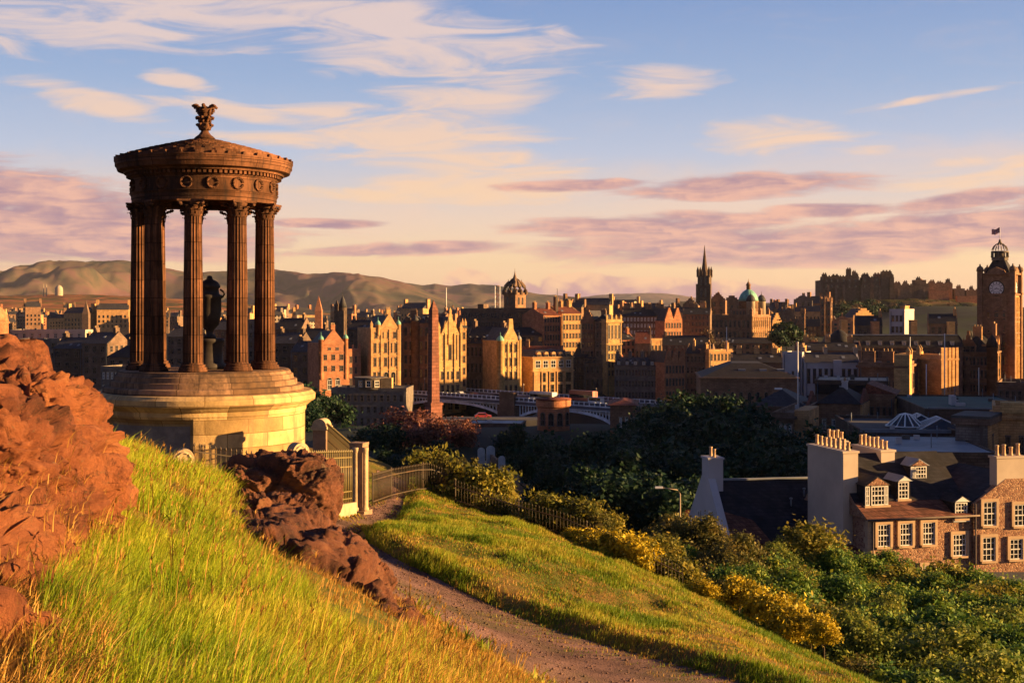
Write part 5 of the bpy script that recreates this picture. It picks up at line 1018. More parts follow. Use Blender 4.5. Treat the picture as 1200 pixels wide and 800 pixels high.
# ================================================================== castle, clock tower hotel, Princes Street side
def castle():
    rockm, t, bb = principled('crag_and_turf'); v = t.new('ShaderNodeNewGeometry').outputs['Position']
    c = t.ramp(t.noise(v, .035, 7, .65, .5), [(.35, (.045, .05, .022)), (.52, (.09, .075, .04)), (.66, (.17, .10, .06))]); t.l.new(c, bb.inputs['Base Color']); bb.inputs['Roughness'].default_value = 1; bb.inputs['Specular IOR Level'].default_value = 0
    us = np.linspace(950, 1230, 90); top = np.interp(us, [950, 965, 1000, 1046, 1060, 1120, 1160, 1200, 1230], [372, 352, 350, 349, 348, 349, 362, 374, 384]); V = []
    for q in np.linspace(-.2, 1, 30):
        Y = 1330 - 190 * q; w = 1 - sstep(0, 1, abs(q)) if q > 0 else 1 - sstep(0, .3, -q); x = PX(us, 1330) * (1 - .03 * q); base = 78.0
        z = base + (PZ(top, 1330) - base) * w + fbm2(x, np.full_like(x, Y), .02, 3, 4) * 8 * min(1, abs(q) * 3); V.append(np.c_[x, np.full_like(x, Y), z])
    V = np.concatenate(V); i, j = np.meshgrid(np.arange(89), np.arange(29)); q = (j * 90 + i).ravel()
    tag(inst('castle_rock', np_mesh('castle_rock', V, np.c_[q, q + 90, q + 91, q + 1][:, ::-1], rockm, True)), kind='structure')
    b = Bd('castle', 'dark battlemented castle spread along the crag on the skyline', 963, 1046, 328, 1300, -4, 40, 104, 'black_stone', 'castle'); W, H = b.W, b.H
    def blk(name, u0, u1, v, y0, y1, mat='black_stone', merl=True):
        x0, x1 = b.xu(u0), b.xu(u1); z = b.z(v); m = MB(); m.box(x0, x1, y0, y1, 0, z)
        if merl:
            n = max(2, int((x1 - x0) / 2.6))
            for k in range(n):
                a = x0 + (x1 - x0) * (k + .1) / n; m.box(a, a + (x1 - x0) / n * .55, y0, y0 + .8, z, z + 1.3)
        return b.part(name, m, mat)
    blk('palace', 963.5, 1006, 324, -3, 12); blk('hall', 1010, 1030, 325, -2.5, 12, 'sooty_stone'); blk('half_moon_battery', 1031, 1046, 322, -5, 14); blk('clock_turret', 993, 998, 315, 2, 8); blk('turret', 964, 969, 321, 0, 6); blk('turret', 1000, 1006, 321, 0, 6); blk('turret', 1010, 1014, 322, -2, 4); blk('turret', 1024, 1031, 321, -2, 4, 'pink_stone'); blk('tower', 1034, 1045, 318, 0, 9)
    blk('outer_wall', 1046, 1088, 334, -4, 4, 'sooty_stone'); blk('barracks', 1072, 1086, 328, 2, 12, 'sooty_stone', False); blk('barracks', 1088, 1117, 332, 2, 14, 'brown_stone'); blk('gun_terrace', 1086, 1110, 341, -8, 2, 'pink_stone', False); blk('lower_wall', 1118, 1146, 347, -12, -6, 'pink_stone', False); blk('lower_tower', 1137, 1144, 356, -16, -10, 'pink_stone', False); blk('guard_house', 1120, 1132, 338, 4, 12, 'sooty_stone', False); blk('guard_house', 1134, 1148, 340, 4, 12, 'brown_stone')
    for k, (u0, u1, v, y0) in enumerate(((966, 972, 326, 4), (975, 983, 322.5, -1), (985, 991, 327, 3), (1000, 1004, 318, 3), (1013, 1019, 321, 4), (1019, 1023, 327, -4), (1032, 1036, 320, -3), (1041, 1046, 325, -7), (1050, 1056, 331, 3), (1060, 1064, 330, 2), (1076, 1080, 325.5, 5), (1092, 1097, 329, 6), (1101, 1106, 330.5, 8), (1112, 1116, 327.5, 8), (1124, 1128, 335, 6), (1140, 1143, 336, 8))): blk('turret', u0, u1, v, y0, y0 + 5, ('sooty_stone', 'black_stone', 'brown_stone')[k % 3])
    for u in (970, 979, 988, 1009, 1030, 1052, 1066, 1082): q = MB(); x = b.xu(u); q.ext_x([(-6.2, 0), (-2.9, 0), (-2.9, b.z(334)), (-3.6, b.z(334))], x - 1.1, x + 1.1); b.part('buttress', q, 'sooty_stone')
    w = window_mesh(1.4, 2.4, 'd')
    for u in (968, 974, 981, 988, 995, 1002, 1013, 1020, 1027): 
        for v in (330, 337): inst('window', w, b.e, (b.xu(u), -3.01, b.z(v)))
    q = MB(); x0 = b.xu(1070); q.lathe([(3.4, b.z(331)), (3.2, b.z(329)), (2.2, b.z(327)), (.2, b.z(326))], 14, c=(x0 + 9, 8)); b.part('dome', q, 'brown_stone')
castle()
def hotel():
    # body
    b = Bd('hotel', 'ornate dark hotel block at the foot of the clock tower with sunlit end gables', 1121, 1163, 413, 455, -28, 44, 58, 'brown_stone', 'hotel'); W, H = b.W, b.H
    b.hip(6, 6, 'dark_slate', flat=1); b.win('f', 9, 5, .42, .56, .03, .97, .1, .98, 'd'); b.win('r', 9, 5, .42, .56, .03, .97, .1, .98, 'd'); b.cornice(H, .6, .5).band(H * .58, .5, .4).band(H * .3, .4, .3)
    b.dorm(4, H, 2.4, 2.6, -.2, 4, .02, .5, 'd', None, 'dark_slate', 'peak'); b.dorm(7, H, 2.4, 3.0, -.2, 4, .0, 1, 'd', 'gold_stone', 'dark_slate', 'peak', 'r')
    b.gable_y(W * .18, W * .48, 7.5, 'dark_slate', crow=5); b.win('f', 3, 1, .5, .6, .2, .46, 1.0, 1.12, 'd'); b.turret(0.2, 0.2, 2.2, H * .1, H + 1.5, 5, 'dark_slate', corbel=False); b.chim(W * .52, 6, 3, 1.4, 5, H + 4, 'gold_stone'); b.chim(W * .9, 14, 1.4, 3, 5, H + 5); b.turret(W - .2, 0.4, 1.8, H * .3, H + 2, 4.5, 'dark_slate')
    b.boxpart('bay', W * .28, W * .4, -1.2, 0, H * .08, H * .9)
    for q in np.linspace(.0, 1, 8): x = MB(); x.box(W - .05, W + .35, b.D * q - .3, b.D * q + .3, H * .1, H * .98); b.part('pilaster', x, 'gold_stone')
    # tower
    b = Bd('clock_tower', 'tall ornate hotel clock tower with a white clock face and crowned dome', 1148.5, 1187, 345, 474, -33, 13, 58, 'brown_stone', 'clock tower'); W, H = b.W, b.H; D = b.D = W
    w = b.e.children[0]; bpy.data.objects.remove(w); b.boxpart('wall', 0, W, 0, D, 0, H)
    zc = b.z(345); zt = b.z(320); b.boxpart('painted_light_facing', W, W + .12, 1, D - 1, 2, H - .5, 'gold_stone')  # gold skin and honey pilasters put sunlight into the right face's colour
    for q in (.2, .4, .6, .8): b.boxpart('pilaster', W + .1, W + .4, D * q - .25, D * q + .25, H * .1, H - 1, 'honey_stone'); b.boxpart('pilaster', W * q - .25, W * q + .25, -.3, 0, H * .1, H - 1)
    for v in (405, 390, 372): b.cornice(b.z(v), .5, .45, None, 'string_course')
    b.win('f', 3, 6, .34, .5, .12, .88, .2, .9, 'd'); b.win('r', 3, 6, .34, .5, .12, .88, .2, .9); b.cornice(b.z(377), .5, .35, None, 'string_course').band(b.z(366), .4, .3).band(b.z(396), .4, .3)
    for x in (.0, 1.0):
        for y in (0., 1.):
            q = MB(); q.box(W * x - .9, W * x + .9, D * y - .9, D * y + .9, 0, b.z(318)); q.box(W * x - 1.15, W * x + 1.15, D * y - 1.15, D * y + 1.15, b.z(345), b.z(343)); b.part('buttress', q, b.mat)
            q = MB(); q.lathe([(1.3, b.z(318)), (1.35, b.z(316)), (1.1, b.z(313.5)), (.5, b.z(312)), (.25, b.z(311)), (.3, b.z(310)), (0, b.z(309))], 12, c=(W * x, D * y)); b.part('corner_turret', q, 'sooty_stone')
    for k in range(5): 
        q = MB(); x = W * (.14 + .18 * k); q.ext_y([(x - .8, b.z(377) - 3), (x + .8, b.z(377) - 3), (x + .8, b.z(377) - .2), (x - .8, b.z(377) - .2)], -.25, .02); b.part('machicolation', q, b.mat)
    b.boxpart('clock_stage', .3, W - .3, .3, D - .3, H - .1, b.z(321)); b.cornice(b.z(321), .7, .7).cornice(b.z(345), .6, .6)
    q = MB(); q.ext_y([(W * .2, b.z(321)), (W * .8, b.z(321)), (W * .74, b.z(317)), (W * .5, b.z(313)), (W * .26, b.z(317))], -.4, .6); b.part('pediment', q, b.mat); q = MB(); q.ext_x([(D * .2, b.z(321)), (D * .8, b.z(321)), (D * .74, b.z(317)), (D * .5, b.z(313)), (D * .26, b.z(317))], W - .6, W + .4); b.part('pediment', q, b.mat)
    cz = b.z(338); R_ = W * .215
    hand = M('clock_black', (.02, .02, .02), .5, .1, 1)
    face = M('clock_white', (.72, .70, .68), .5, .05, 1)
    for rz, pos in ((0, (W / 2, .28, cz)), (pi / 2, (W - .28, D / 2, cz))):
        q = MB(); q.ext_y([(R_ * cos(a), R_ * sin(a)) for a in np.linspace(0, 2 * pi, 37)[:-1]], -.12, .1); f = q.build('clock_face', face, b.e, pos, rz)
        q = MB(); po = [(cos(a), sin(a)) for a in np.linspace(0, 2 * pi, 33)]
        for (x0, y0), (x1, y1) in zip(po, po[1:]):
            q.ext_y([(x0 * R_, y0 * R_), (x0 * R_ * 1.14, y0 * R_ * 1.14), (x1 * R_ * 1.14, y1 * R_ * 1.14), (x1 * R_, y1 * R_)], -.3, .05); q.ext_y([(x0 * R_ * .58, y0 * R_ * .58), (x0 * R_ * .62, y0 * R_ * .62), (x1 * R_ * .62, y1 * R_ * .62), (x1 * R_ * .58, y1 * R_ * .58)], -.15, -.1)
        q.build('clock_ring', hand, f)
        q = MB()
        for k in range(12):
            a = pi / 6 * k; ca, sa = cos(a), sin(a); wd = R_ * .045; r0, r1 = R_ * .68, R_ * .95
            q.ext_y([(r0 * ca + wd * sa, r0 * sa - wd * ca), (r1 * ca + wd * sa, r1 * sa - wd * ca), (r1 * ca - wd * sa, r1 * sa + wd * ca), (r0 * ca - wd * sa, r0 * sa + wd * ca)], -.16, -.1)
        q.build('numerals', hand, f)
        q = MB()
        for a, L, wd in ((radians(205), R_ * .55, .16), (radians(-20), R_ * .85, .11)):
            ca, sa = cos(a), sin(a); q.ext_y([(-.2 * ca + wd * sa, -.2 * sa - wd * ca), (L * ca + .03 * sa, L * sa - .03 * ca), (L * ca - .03 * sa, L * sa + .03 * ca), (-.2 * ca - wd * sa, -.2 * sa + wd * ca)], -.22, -.17)
        q.build('hands', hand, f)
    q = MB(); q.pyr(1.2, W - 1.2, 1.2, D - 1.2, b.z(321), b.z(305), top=.46); b.part('roof', q, 'dark_slate')
    q = MB(); m = W / 2; q.lathe([(W * .26, b.z(305)), (W * .26, b.z(302)), (W * .29, b.z(301))] , 8, c=(m, D / 2), sm=False)
    for k in range(8): a = 2 * pi * k / 8; q.tube([(m + W * .25 * cos(a), D / 2 + W * .25 * sin(a), b.z(301)), (m + W * .25 * cos(a), D / 2 + W * .25 * sin(a), b.z(295))], .32, 6); q.tube([(m + r * W * cos(a), D / 2 + r * W * sin(a), b.z(z)) for r, z in ((.25, 295), (.235, 292), (.19, 288.5), (.11, 286), (.04, 285))], .22, 5)
    q.lathe([(W * .27, b.z(296)), (W * .28, b.z(295)), (W * .26, b.z(294))], 16, c=(m, D / 2)); q.lathe([(W * .17, b.z(301)), (W * .17, b.z(294))], 8, c=(m, D / 2)); q.lathe([(.6, b.z(285.5)), (.75, b.z(284)), (.4, b.z(282.5)), (.5, b.z(281.5)), (.12, b.z(280))], 10, c=(m, D / 2)); b.part('open_crown', q, 'grey_stone')
    q = MB(); q.tube([(m, D / 2, b.z(281)), (m, D / 2, b.z(266))], .09, 6); pole = b.part('flagpole', q, 'white')
    q = MB(); n = 8
    vs = [(m + .1 - 3.1 * i / n, D / 2 + .35 * sin(i * .9), b.z(266.5) - j * 2.0 - .35 * i / n * 2 + .25 * sin(i * 1.1)) for i in range(n + 1) for j in (0, 1)]
    q.add(vs, [(2 * i, 2 * i + 1, 2 * i + 3, 2 * i + 2) for i in range(n)], sm=True); q.build('flag', M('flag_cloth', (.42, .20, .20), .8, .5, 1.5), pole)
hotel()
def princes_street():
    b = Bd('mansard_block', 'long dark mansard block with white dormer windows left of the clock tower', 978, 1128, 407, 420, -4, 26, 58, 'sooty_stone'); W, H = b.W, b.H
    q = MB(); q.add([(-.3, -.3, H), (W + .3, -.3, H), (W + .3, b.D, H), (-.3, b.D, H), (1.2, 2.2, b.z(393)), (W - 1.2, 2.2, b.z(393)), (W - 1.2, b.D - 2, b.z(393)), (1.2, b.D - 2, b.z(393))], [(0, 3, 2, 1), (4, 5, 6, 7), (0, 1, 5, 4), (1, 2, 6, 5), (2, 3, 7, 6), (3, 0, 4, 7)]); b.part('roof', q, 'dark_slate')
    q = MB(); q.box(1, W - 1, 2, 2.5, b.z(393), b.z(391.6)); b.part('ridge_lead', q, 'lead'); b.dorm(10, H + .1, 1.2, 1.9, .3, 2, .03, .97, 'w', 'white', 'lead', 'flat'); b.win('f', 26, 3, .4, .5, .02, .98, .5, 1, 'd'); b.cornice(H, .5, .4)
    for u, v0, m, w_ in ((998, 376, 'gold_stone', 2.2), (1036, 378, 'brown_stone', 2.2), (1082, 376, 'gold_stone', 2.0), (1128, 378, 'honey_stone', 1.8)): b.chim(b.xu(u), 14, w_, 3.4, b.z(v0) - b.z(393), b.z(393), m, 0)
    b.turret(b.xu(985), 2, 3.6, H - 4, H + 1, 5, 'dark_slate', corbel=False)
    b = Bd('white_block', 'white block with one bright sunlit flank standing above the mansard roof', 1042.5, 1060, 364, 445, -38, 9, 70, 'white_render'); b.flat(.6, 'slate'); b.win('f', 3, 2, .4, .45, .1, .9, .72, .98, 'dark'); b.chim(b.W - 1, 3, 1.6, 4, 1.5, b.H, 'gold_stone', 0)
    for u0, u1, v, Y, phi, mt, lab in ((1088, 1122, 379, 450, -16, 'sooty_stone', 'dark gabled roofs between the mansard block and castle trees'), (1002, 1034, 381, 450, -14, 'sooty_stone', 'dark gabled roofs behind the left end of the mansard block')):
        b = Bd('tenement', lab, u0, u1, v, Y, phi, 12, 66, mt); b.gable_x(3.4, mat='dark_slate'); b.win('f', 4, 3, .4, .45, .05, .95, .55, 1, 'd'); b.chim(b.W - .6, 6, 1, 2.6, 3.4, b.H + 1.5, 'gold_stone', 2)
    # general post office-like block: dark flank, colonnaded lit front
    b = Bd('post_office', 'classical block with dark left flank and bright colonnaded front below the mansard', 1006, 1062, 429, 335, -24, 30, 60, 'brown_stone'); W, H = b.W, b.H
    b.flat(1.1, 'felt'); b.cornice(H, .6, .6).band(H * .66, .5, .4); b.win('f', 7, 2, .36, .5, .05, .95, .2, .95, 'd'); b.win('r', 7, 1, .5, .6, .03, .97, .7, .95, 'd', 1.8); b.win('r', 7, 1, .5, .75, .03, .97, .2, .62, 'd', 1.8)
    for q in np.linspace(.02, .98, 15):
        x = MB(); x.lathe([(.42, H * .2), (.38, H * .64)], 10, c=(W + .45, b.D * q)); b.part('column', x, 'honey_stone')
    for q in (0.06, .94): b.boxpart('pavilion', W - 3, W + .9, b.D * q - 2.4, b.D * q + 2.4, H * .1, H + 3.2, 'honey_stone'); 
    for q in (.05, .2, .8, .95): b.pinn(W + .3, b.D * q, H + 3, 2.2, 1.0, MT['honey_stone'])
    for q in (.15, .55): b.chim(W * q, 6, 3, 1.2, 2.6, H + 1)
    b = Bd('post_office_wing', 'sunlit pavilion with tall pilasters at the right end of the colonnaded block', 1103, 1121, 421, 345, 20, 18, 60, 'gold_stone'); b.flat(1.2, 'felt'); b.cornice(b.H, .5, .5).band(b.H * .66, .4, .4); b.win('f', 4, 2, .4, .56, .05, .95, .2, .96, 'd')
    for q in np.linspace(.02, .98, 5): b.boxpart('pilaster', b.W * q - .4, b.W * q + .4, -.45, .02, b.H * .1, b.H * 1.12)
    # white terrace
    b = Bd('white_house', 'tall plain white house with a lit right edge left of the white terrace', 917, 940, 414, 365, -28, 9, 62, 'white_render', 'house'); b.flat(.5, 'slate'); b.win('f', 2, 2, .22, .3, .4, .95, .3, .95, 'dark'); b.chim(b.W - .8, 4, 1.2, 2.6, 2.0, b.H, 'gold_stone')
    b = Bd('white_terrace', 'white three-storey terrace with slate roof left of the classical block', 943, 1007, 424, 360, -6, 10, 60, 'white_render', 'terrace'); b.gable_x(2.6, mat='slate'); b.win('f', 9, 3, .4, .5, .02, .98, .1, 1, 'dark'); 
    for q in (.0, .42, .98): b.chim(b.W * q, 5, 1, 2.2, 2.2, b.H + 1.6, 'pale_stone')
    b.boxpart('projection', b.W * .52, b.W * .66, -2, 0, 0, b.H + .6, 'white_render')
    # big low hipped hall
    b = Bd('hall', 'low broad hall with a black hipped slate roof and arched windows behind the treetops', 821, 936, 443, 330, -6, 30, 60, 'brown_stone', 'hall'); b.hip(3.6, 9, 'dark_slate'); b.win('f', 11, 1, .3, .5, .03, .97, .52, .96, 'darch'); b.cornice(b.H, .4, .4)
    for q in (.4, .62, .8): b.boxpart('skylight', b.W * q, b.W * q + 1.8, 4, 6.5, b.H + 1.5, b.H + 2.2, 'lead')
    for u0, u1, v, Y, mt, lab in ((858, 918, 424, 380, 'sooty_stone', 'dark low range behind the hipped hall'), (935, 1010, 410, 400, 'brown_stone', 'brown range behind the white terrace')):
        b = Bd('tenement', lab, u0, u1, v, Y, -8, 12, 60, mt); b.gable_x(2.4, mat='dark_slate'); b.win('f', 10, 2, .4, .5, .05, .95, .4, 1, 'd')
        for q in (.15, .5, .85): b.chim(b.W * q, 6, 1.6, 1, 2.2, b.H + 1.6, 'gold_stone')
    # nearer roofs right of the trees
    b = Bd('office_block', 'modern long flat-roofed box with dark glazed front and one lit end', 955, 1041, 447, 290, -16, 18, 62, 'black_stone'); b.flat(.4, 'pale_stone'); b.win('f', 1, 1, .0, .0) if 0 else None
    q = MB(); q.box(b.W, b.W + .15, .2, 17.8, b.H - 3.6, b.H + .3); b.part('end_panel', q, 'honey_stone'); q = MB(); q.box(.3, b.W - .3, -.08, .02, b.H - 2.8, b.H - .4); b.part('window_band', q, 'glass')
    b = Bd('classical_terrace', 'soot-dark classical terrace with lit portico end behind the big dark tree', 905, 930, 489, 235, -22, 30, 58, 'sooty_stone', 'terrace'); W, H = b.W, b.H; b.flat(1.0, 'felt'); b.win('f', 4, 4, .44, .5, .04, .96, .1, 1, 'w'); b.win('r', 6, 4, .44, .5, .04, .96, .1, 1, 'd'); b.cornice(H, .5, .5).band(H * .5, .4, .4)
    b.boxpart('portico', W, W + 2.6, 1, 13, 0, H + 1.4, 'gold_stone'); 
    for q in range(5): x = MB(); x.lathe([(.45, H * .2), (.4, H * .8)], 10, c=(W + 3.1, 1.4 + 2.8 * q)); b.part('column', x, 'honey_stone')
    b = Bd('hipped_block', 'dark block with long pale ridge and orange hipped end above the classical terrace', 878, 945, 476, 262, -20, 16, 58, 'sooty_stone'); b.hip(3.2, 6, 'slate'); W, H = b.W, b.H; b.win('f', 9, 2, .4, .5, .03, .97, .4, 1, 'w'); b.win('r', 6, 1, .5, .5, .03, .97, .7, 1, 'w'); b.boxpart('ridge_lead', 4, W - 6, 7.6, 8.4, H + 3.1, H + 3.4, 'white'); q = MB(); q.ext_x([(.2, H + .1), (15.8, H + .1), (8, H + 3.0)], W - .2, W + .35); b.part('end_gable', q, 'red_tile'); b.cornice(H, .4, .4)
    b.boxpart('painted_light_storey', W, W + .4, .2, 15.8, H - 2.6, H - .2, 'honey_stone')  # honey skin on the right end: sunlight put into the colour
    b = Bd('slate_house', 'dark house with two white-framed windows and small red hipped end', 958, 1008, 472, 258, -22, 14, 58, 'brown_stone', 'house'); W, H = b.W, b.H; b.hip(3.0, 5, 'dark_slate'); b.win('f', 4, 2, .34, .42, .04, .96, .45, .95, 'w'); b.win('r', 5, 2, .44, .5, .04, .96, .4, 1, 'd'); q = MB(); q.ext_x([(.2, H + .1), (13.8, H + .1), (7, H + 2.8)], W - .2, W + .3); b.part('end_gable', q, 'red_tile'); b.boxpart('painted_light_storey', W, W + .35, .2, 13.8, H * .4, H - .2, 'gold_stone'); b.chim(W * .55, 6, 1, 2, 2, H + 2, 'white_render'); b.boxpart('ridge_lead', 4, W - 5, 6.8, 7.2, H + 2.9, H + 3.1, 'lead')  # the gold skin on the right end is sunlight painted as stone colour
    b = Bd('stone_block', 'dark block with sunlit four-window end and orange lean-to roof', 1010, 1048, 466, 268, -20, 16, 58, 'brown_stone'); W, H = b.W, b.H; b.flat(.8, 'felt'); b.win('f', 5, 2, .36, .5, .03, .97, .4, 1, 'd'); b.win('r', 5, 2, .5, .6, .03, .97, .5, 1, 'd', off=.4); b.boxpart('painted_light_storey', W, W + .4, .2, 15.8, H * .4, H - .2, 'honey_stone'); q = MB(); q.ext_y([(W - 6, H + .8), (W + .5, H + .8), (W - 5.6, H + 3.0)], .5, 15); b.part('roof_slope', q, 'red_tile')  # the honey skin on the right end paints in the sunlight
    b = Bd('colonnade_front', 'low dark front with small piers and a pale cornice below the dark house', 985, 1050, 497, 238, -20, 12, 58, 'sooty_stone'); b.flat(.9, 'lead'); b.cornice(b.H, .4, .5, MT['pale_stone']); b.win('f', 9, 1, .5, .55, .03, .97, .55, .95, 'd')
    b = Bd('flat_hall', 'wide green flat-roofed hall at the right with a raised dark upstand', 1084, 1230, 482, 235, -8, 40, 60, 'black_stone', 'hall'); b.flat(.5, 'green_roof'); W = b.W
    q = MB(); q.box(W * .02, W * .55, -.2, .1, b.H + .5, b.H + .8); b.part('pale_edge', q, 'lead')
    b.boxpart('roof_plant', W * .34, W * .38, 14, 17, b.H, b.H + 2.0, 'white_render'); b.boxpart('roof_plant', W * .385, W * .41, 15, 18, b.H, b.H + 1.1, 'lead'); b.boxpart('duct', W * .36, W * .44, 12, 13, b.H, b.H + .8, 'white_render')
    # glazed roof with domed skylights
    b = Bd('glazed_market', 'low dark roof with a pale conical skylight and glazed ridge lights', 1008, 1120, 508, 195, -6, 26, 64, 'black_stone', 'market hall'); W, H = b.W, b.H; b.flat(.7, 'felt'); b.boxpart('pale_cornice', 0, W * .95, -.3, .05, H + .2, H + .75, 'lead')
    q = MB(); cx = b.xu(1075); n = 14
    q.lathe([(2.9, H + .3), (2.9, H + .5), (.9, H + 2.2), (.0, H + 2.4)], n, c=(cx, 9), sm=False); sk = b.part('skylight', q, 'glass'); r = MB()
    for k in range(n): a = 2 * pi * k / n; r.tube([(cx + 2.92 * cos(a), 9 + 2.92 * sin(a), H + .5), (cx + .9 * cos(a), 9 + .9 * sin(a), H + 2.24), (cx, 9, H + 2.45)], .13, 4, sm=False)
    r.tube([(cx + 3 * cos(a), 9 + 3 * sin(a), H + .5) for a in np.linspace(0, 2 * pi, 20)], .14, 4); r.build('glazing_bars', MT['white'], sk)
    for uu, yy, rr in ((1098, 13, 3.2), (1112, 7, 3.6)):
        q = MB(); cx = b.xu(uu); q.add([(cx - rr, yy - rr, H + .3), (cx + rr, yy - rr, H + .3), (cx + rr, yy + rr, H + .3), (cx - rr, yy + rr, H + .3), (cx, yy - rr * .5, H + 2.0), (cx, yy + rr * .5, H + 2.0)], [(0, 1, 4), (1, 2, 5, 4), (2, 3, 5), (3, 0, 4, 5)]); sk = b.part('skylight', q, 'glass'); r = MB()
        for p_, q_ in (((cx - rr, yy - rr), (cx, yy - rr * .5)), ((cx + rr, yy - rr), (cx, yy - rr * .5)), ((cx + rr, yy + rr), (cx, yy + rr * .5)), ((cx - rr, yy + rr), (cx, yy + rr * .5))): r.tube([(*p_, H + .35), (*q_, H + 2.05)], .12, 4)
        r.tube([(cx, yy - rr * .5, H + 2.05), (cx, yy + rr * .5, H + 2.05)], .12, 4)
        for k in range(5): f = -1 + 2 * (k + .5) / 5; r.tube([(cx - rr, yy + rr * f, H + .35), (cx, yy + rr * f * .5, H + 2.05), (cx + rr, yy + rr * f, H + .35)], .07, 4)
        r.build('glazing_bars', MT['white'], sk)
    b = Bd('roof_terrace', 'pale blue-grey flat lead roof in front of the stone pavilion', 1040, 1170, 532, 165, -6, 22, 66, 'black_stone'); b.flat(.35, 'lead')
    b = Bd('stone_pavilion', 'square cut-stone pavilion with dark overhanging flat roof and lit doorway', 1119.5, 1157, 493, 180, -30, 9, 66, 'grey_stone', 'pavilion'); W, H = b.W, b.H; b.cornice(H, .9, .5, MT['sooty_stone']); b.win('r', 1, 1, .3, .6, .3, .6, .55, .95, 'd'); b.win('f', 1, 1, .12, .7, .72, .92, .45, .98, 'd')
    b.boxpart('roof', -.5, W + .5, -.5, b.D + .5, H + .45, H + .8, 'felt'); b.boxpart('painted_light_facing', W, W + .05, .3, b.D - .3, 0, H - .5, 'gold_stone')  # thin gold skin colours the grey right wall as sunlit
    b = Bd('stone_pavilion', 'taller lit stone block at the right edge with pale parapet blocks', 1164, 1210, 484, 186, -20, 12, 66, 'gold_stone', 'pavilion'); b.flat(1.1, 'felt'); b.boxpart('parapet_block', 1, 5.5, -.2, 2.2, b.H, b.H + 1.6, 'honey_stone'); b.win('f', 2, 1, .2, .5, .2, .9, .5, .95, 'd'); b.cornice(b.H - .6, .4, .4)
    b = Bd('tower_block', 'dark angular block at the far right edge below the clock tower', 1168, 1215, 452, 330, -24, 20, 58, 'sooty_stone'); b.win('f', 6, 4, .4, .5, .04, .96, .2, 1, 'd'); b.flat(1.0); b.win('r', 6, 4, .4, .5, .04, .96, .2, 1, 'd')
    flagpole('tall white flagpole left of the modern flat-roofed box', 935, 402, 486, 255, r=.13)
    flagpole('white flagpole on the classical block, left of the other roof poles', 1066.5, 396, 430, 340, r=.12); flagpole('tallest white flagpole in front of the sunlit pavilion', 1107, 392, 468, 300, r=.13); flagpole('short white flagpole before the colonnaded front', 1085.5, 428, 472, 290, r=.12); flagpole('thin grey pole in front of the dark hotel block', 1147, 432, 466, 300, r=.1); flagpole('white pole rising from the yellow gothic building', 523, 338, 362, 478, r=.16); flagpole('dark aerial pole above the second sunlit tenement', 653, 339, 368, 520, 'bsteel', r=.16); flagpole('small pole with a white pennant above the hipped hall', 851.5, 384, 412, 480, r=.14)
princes_street()
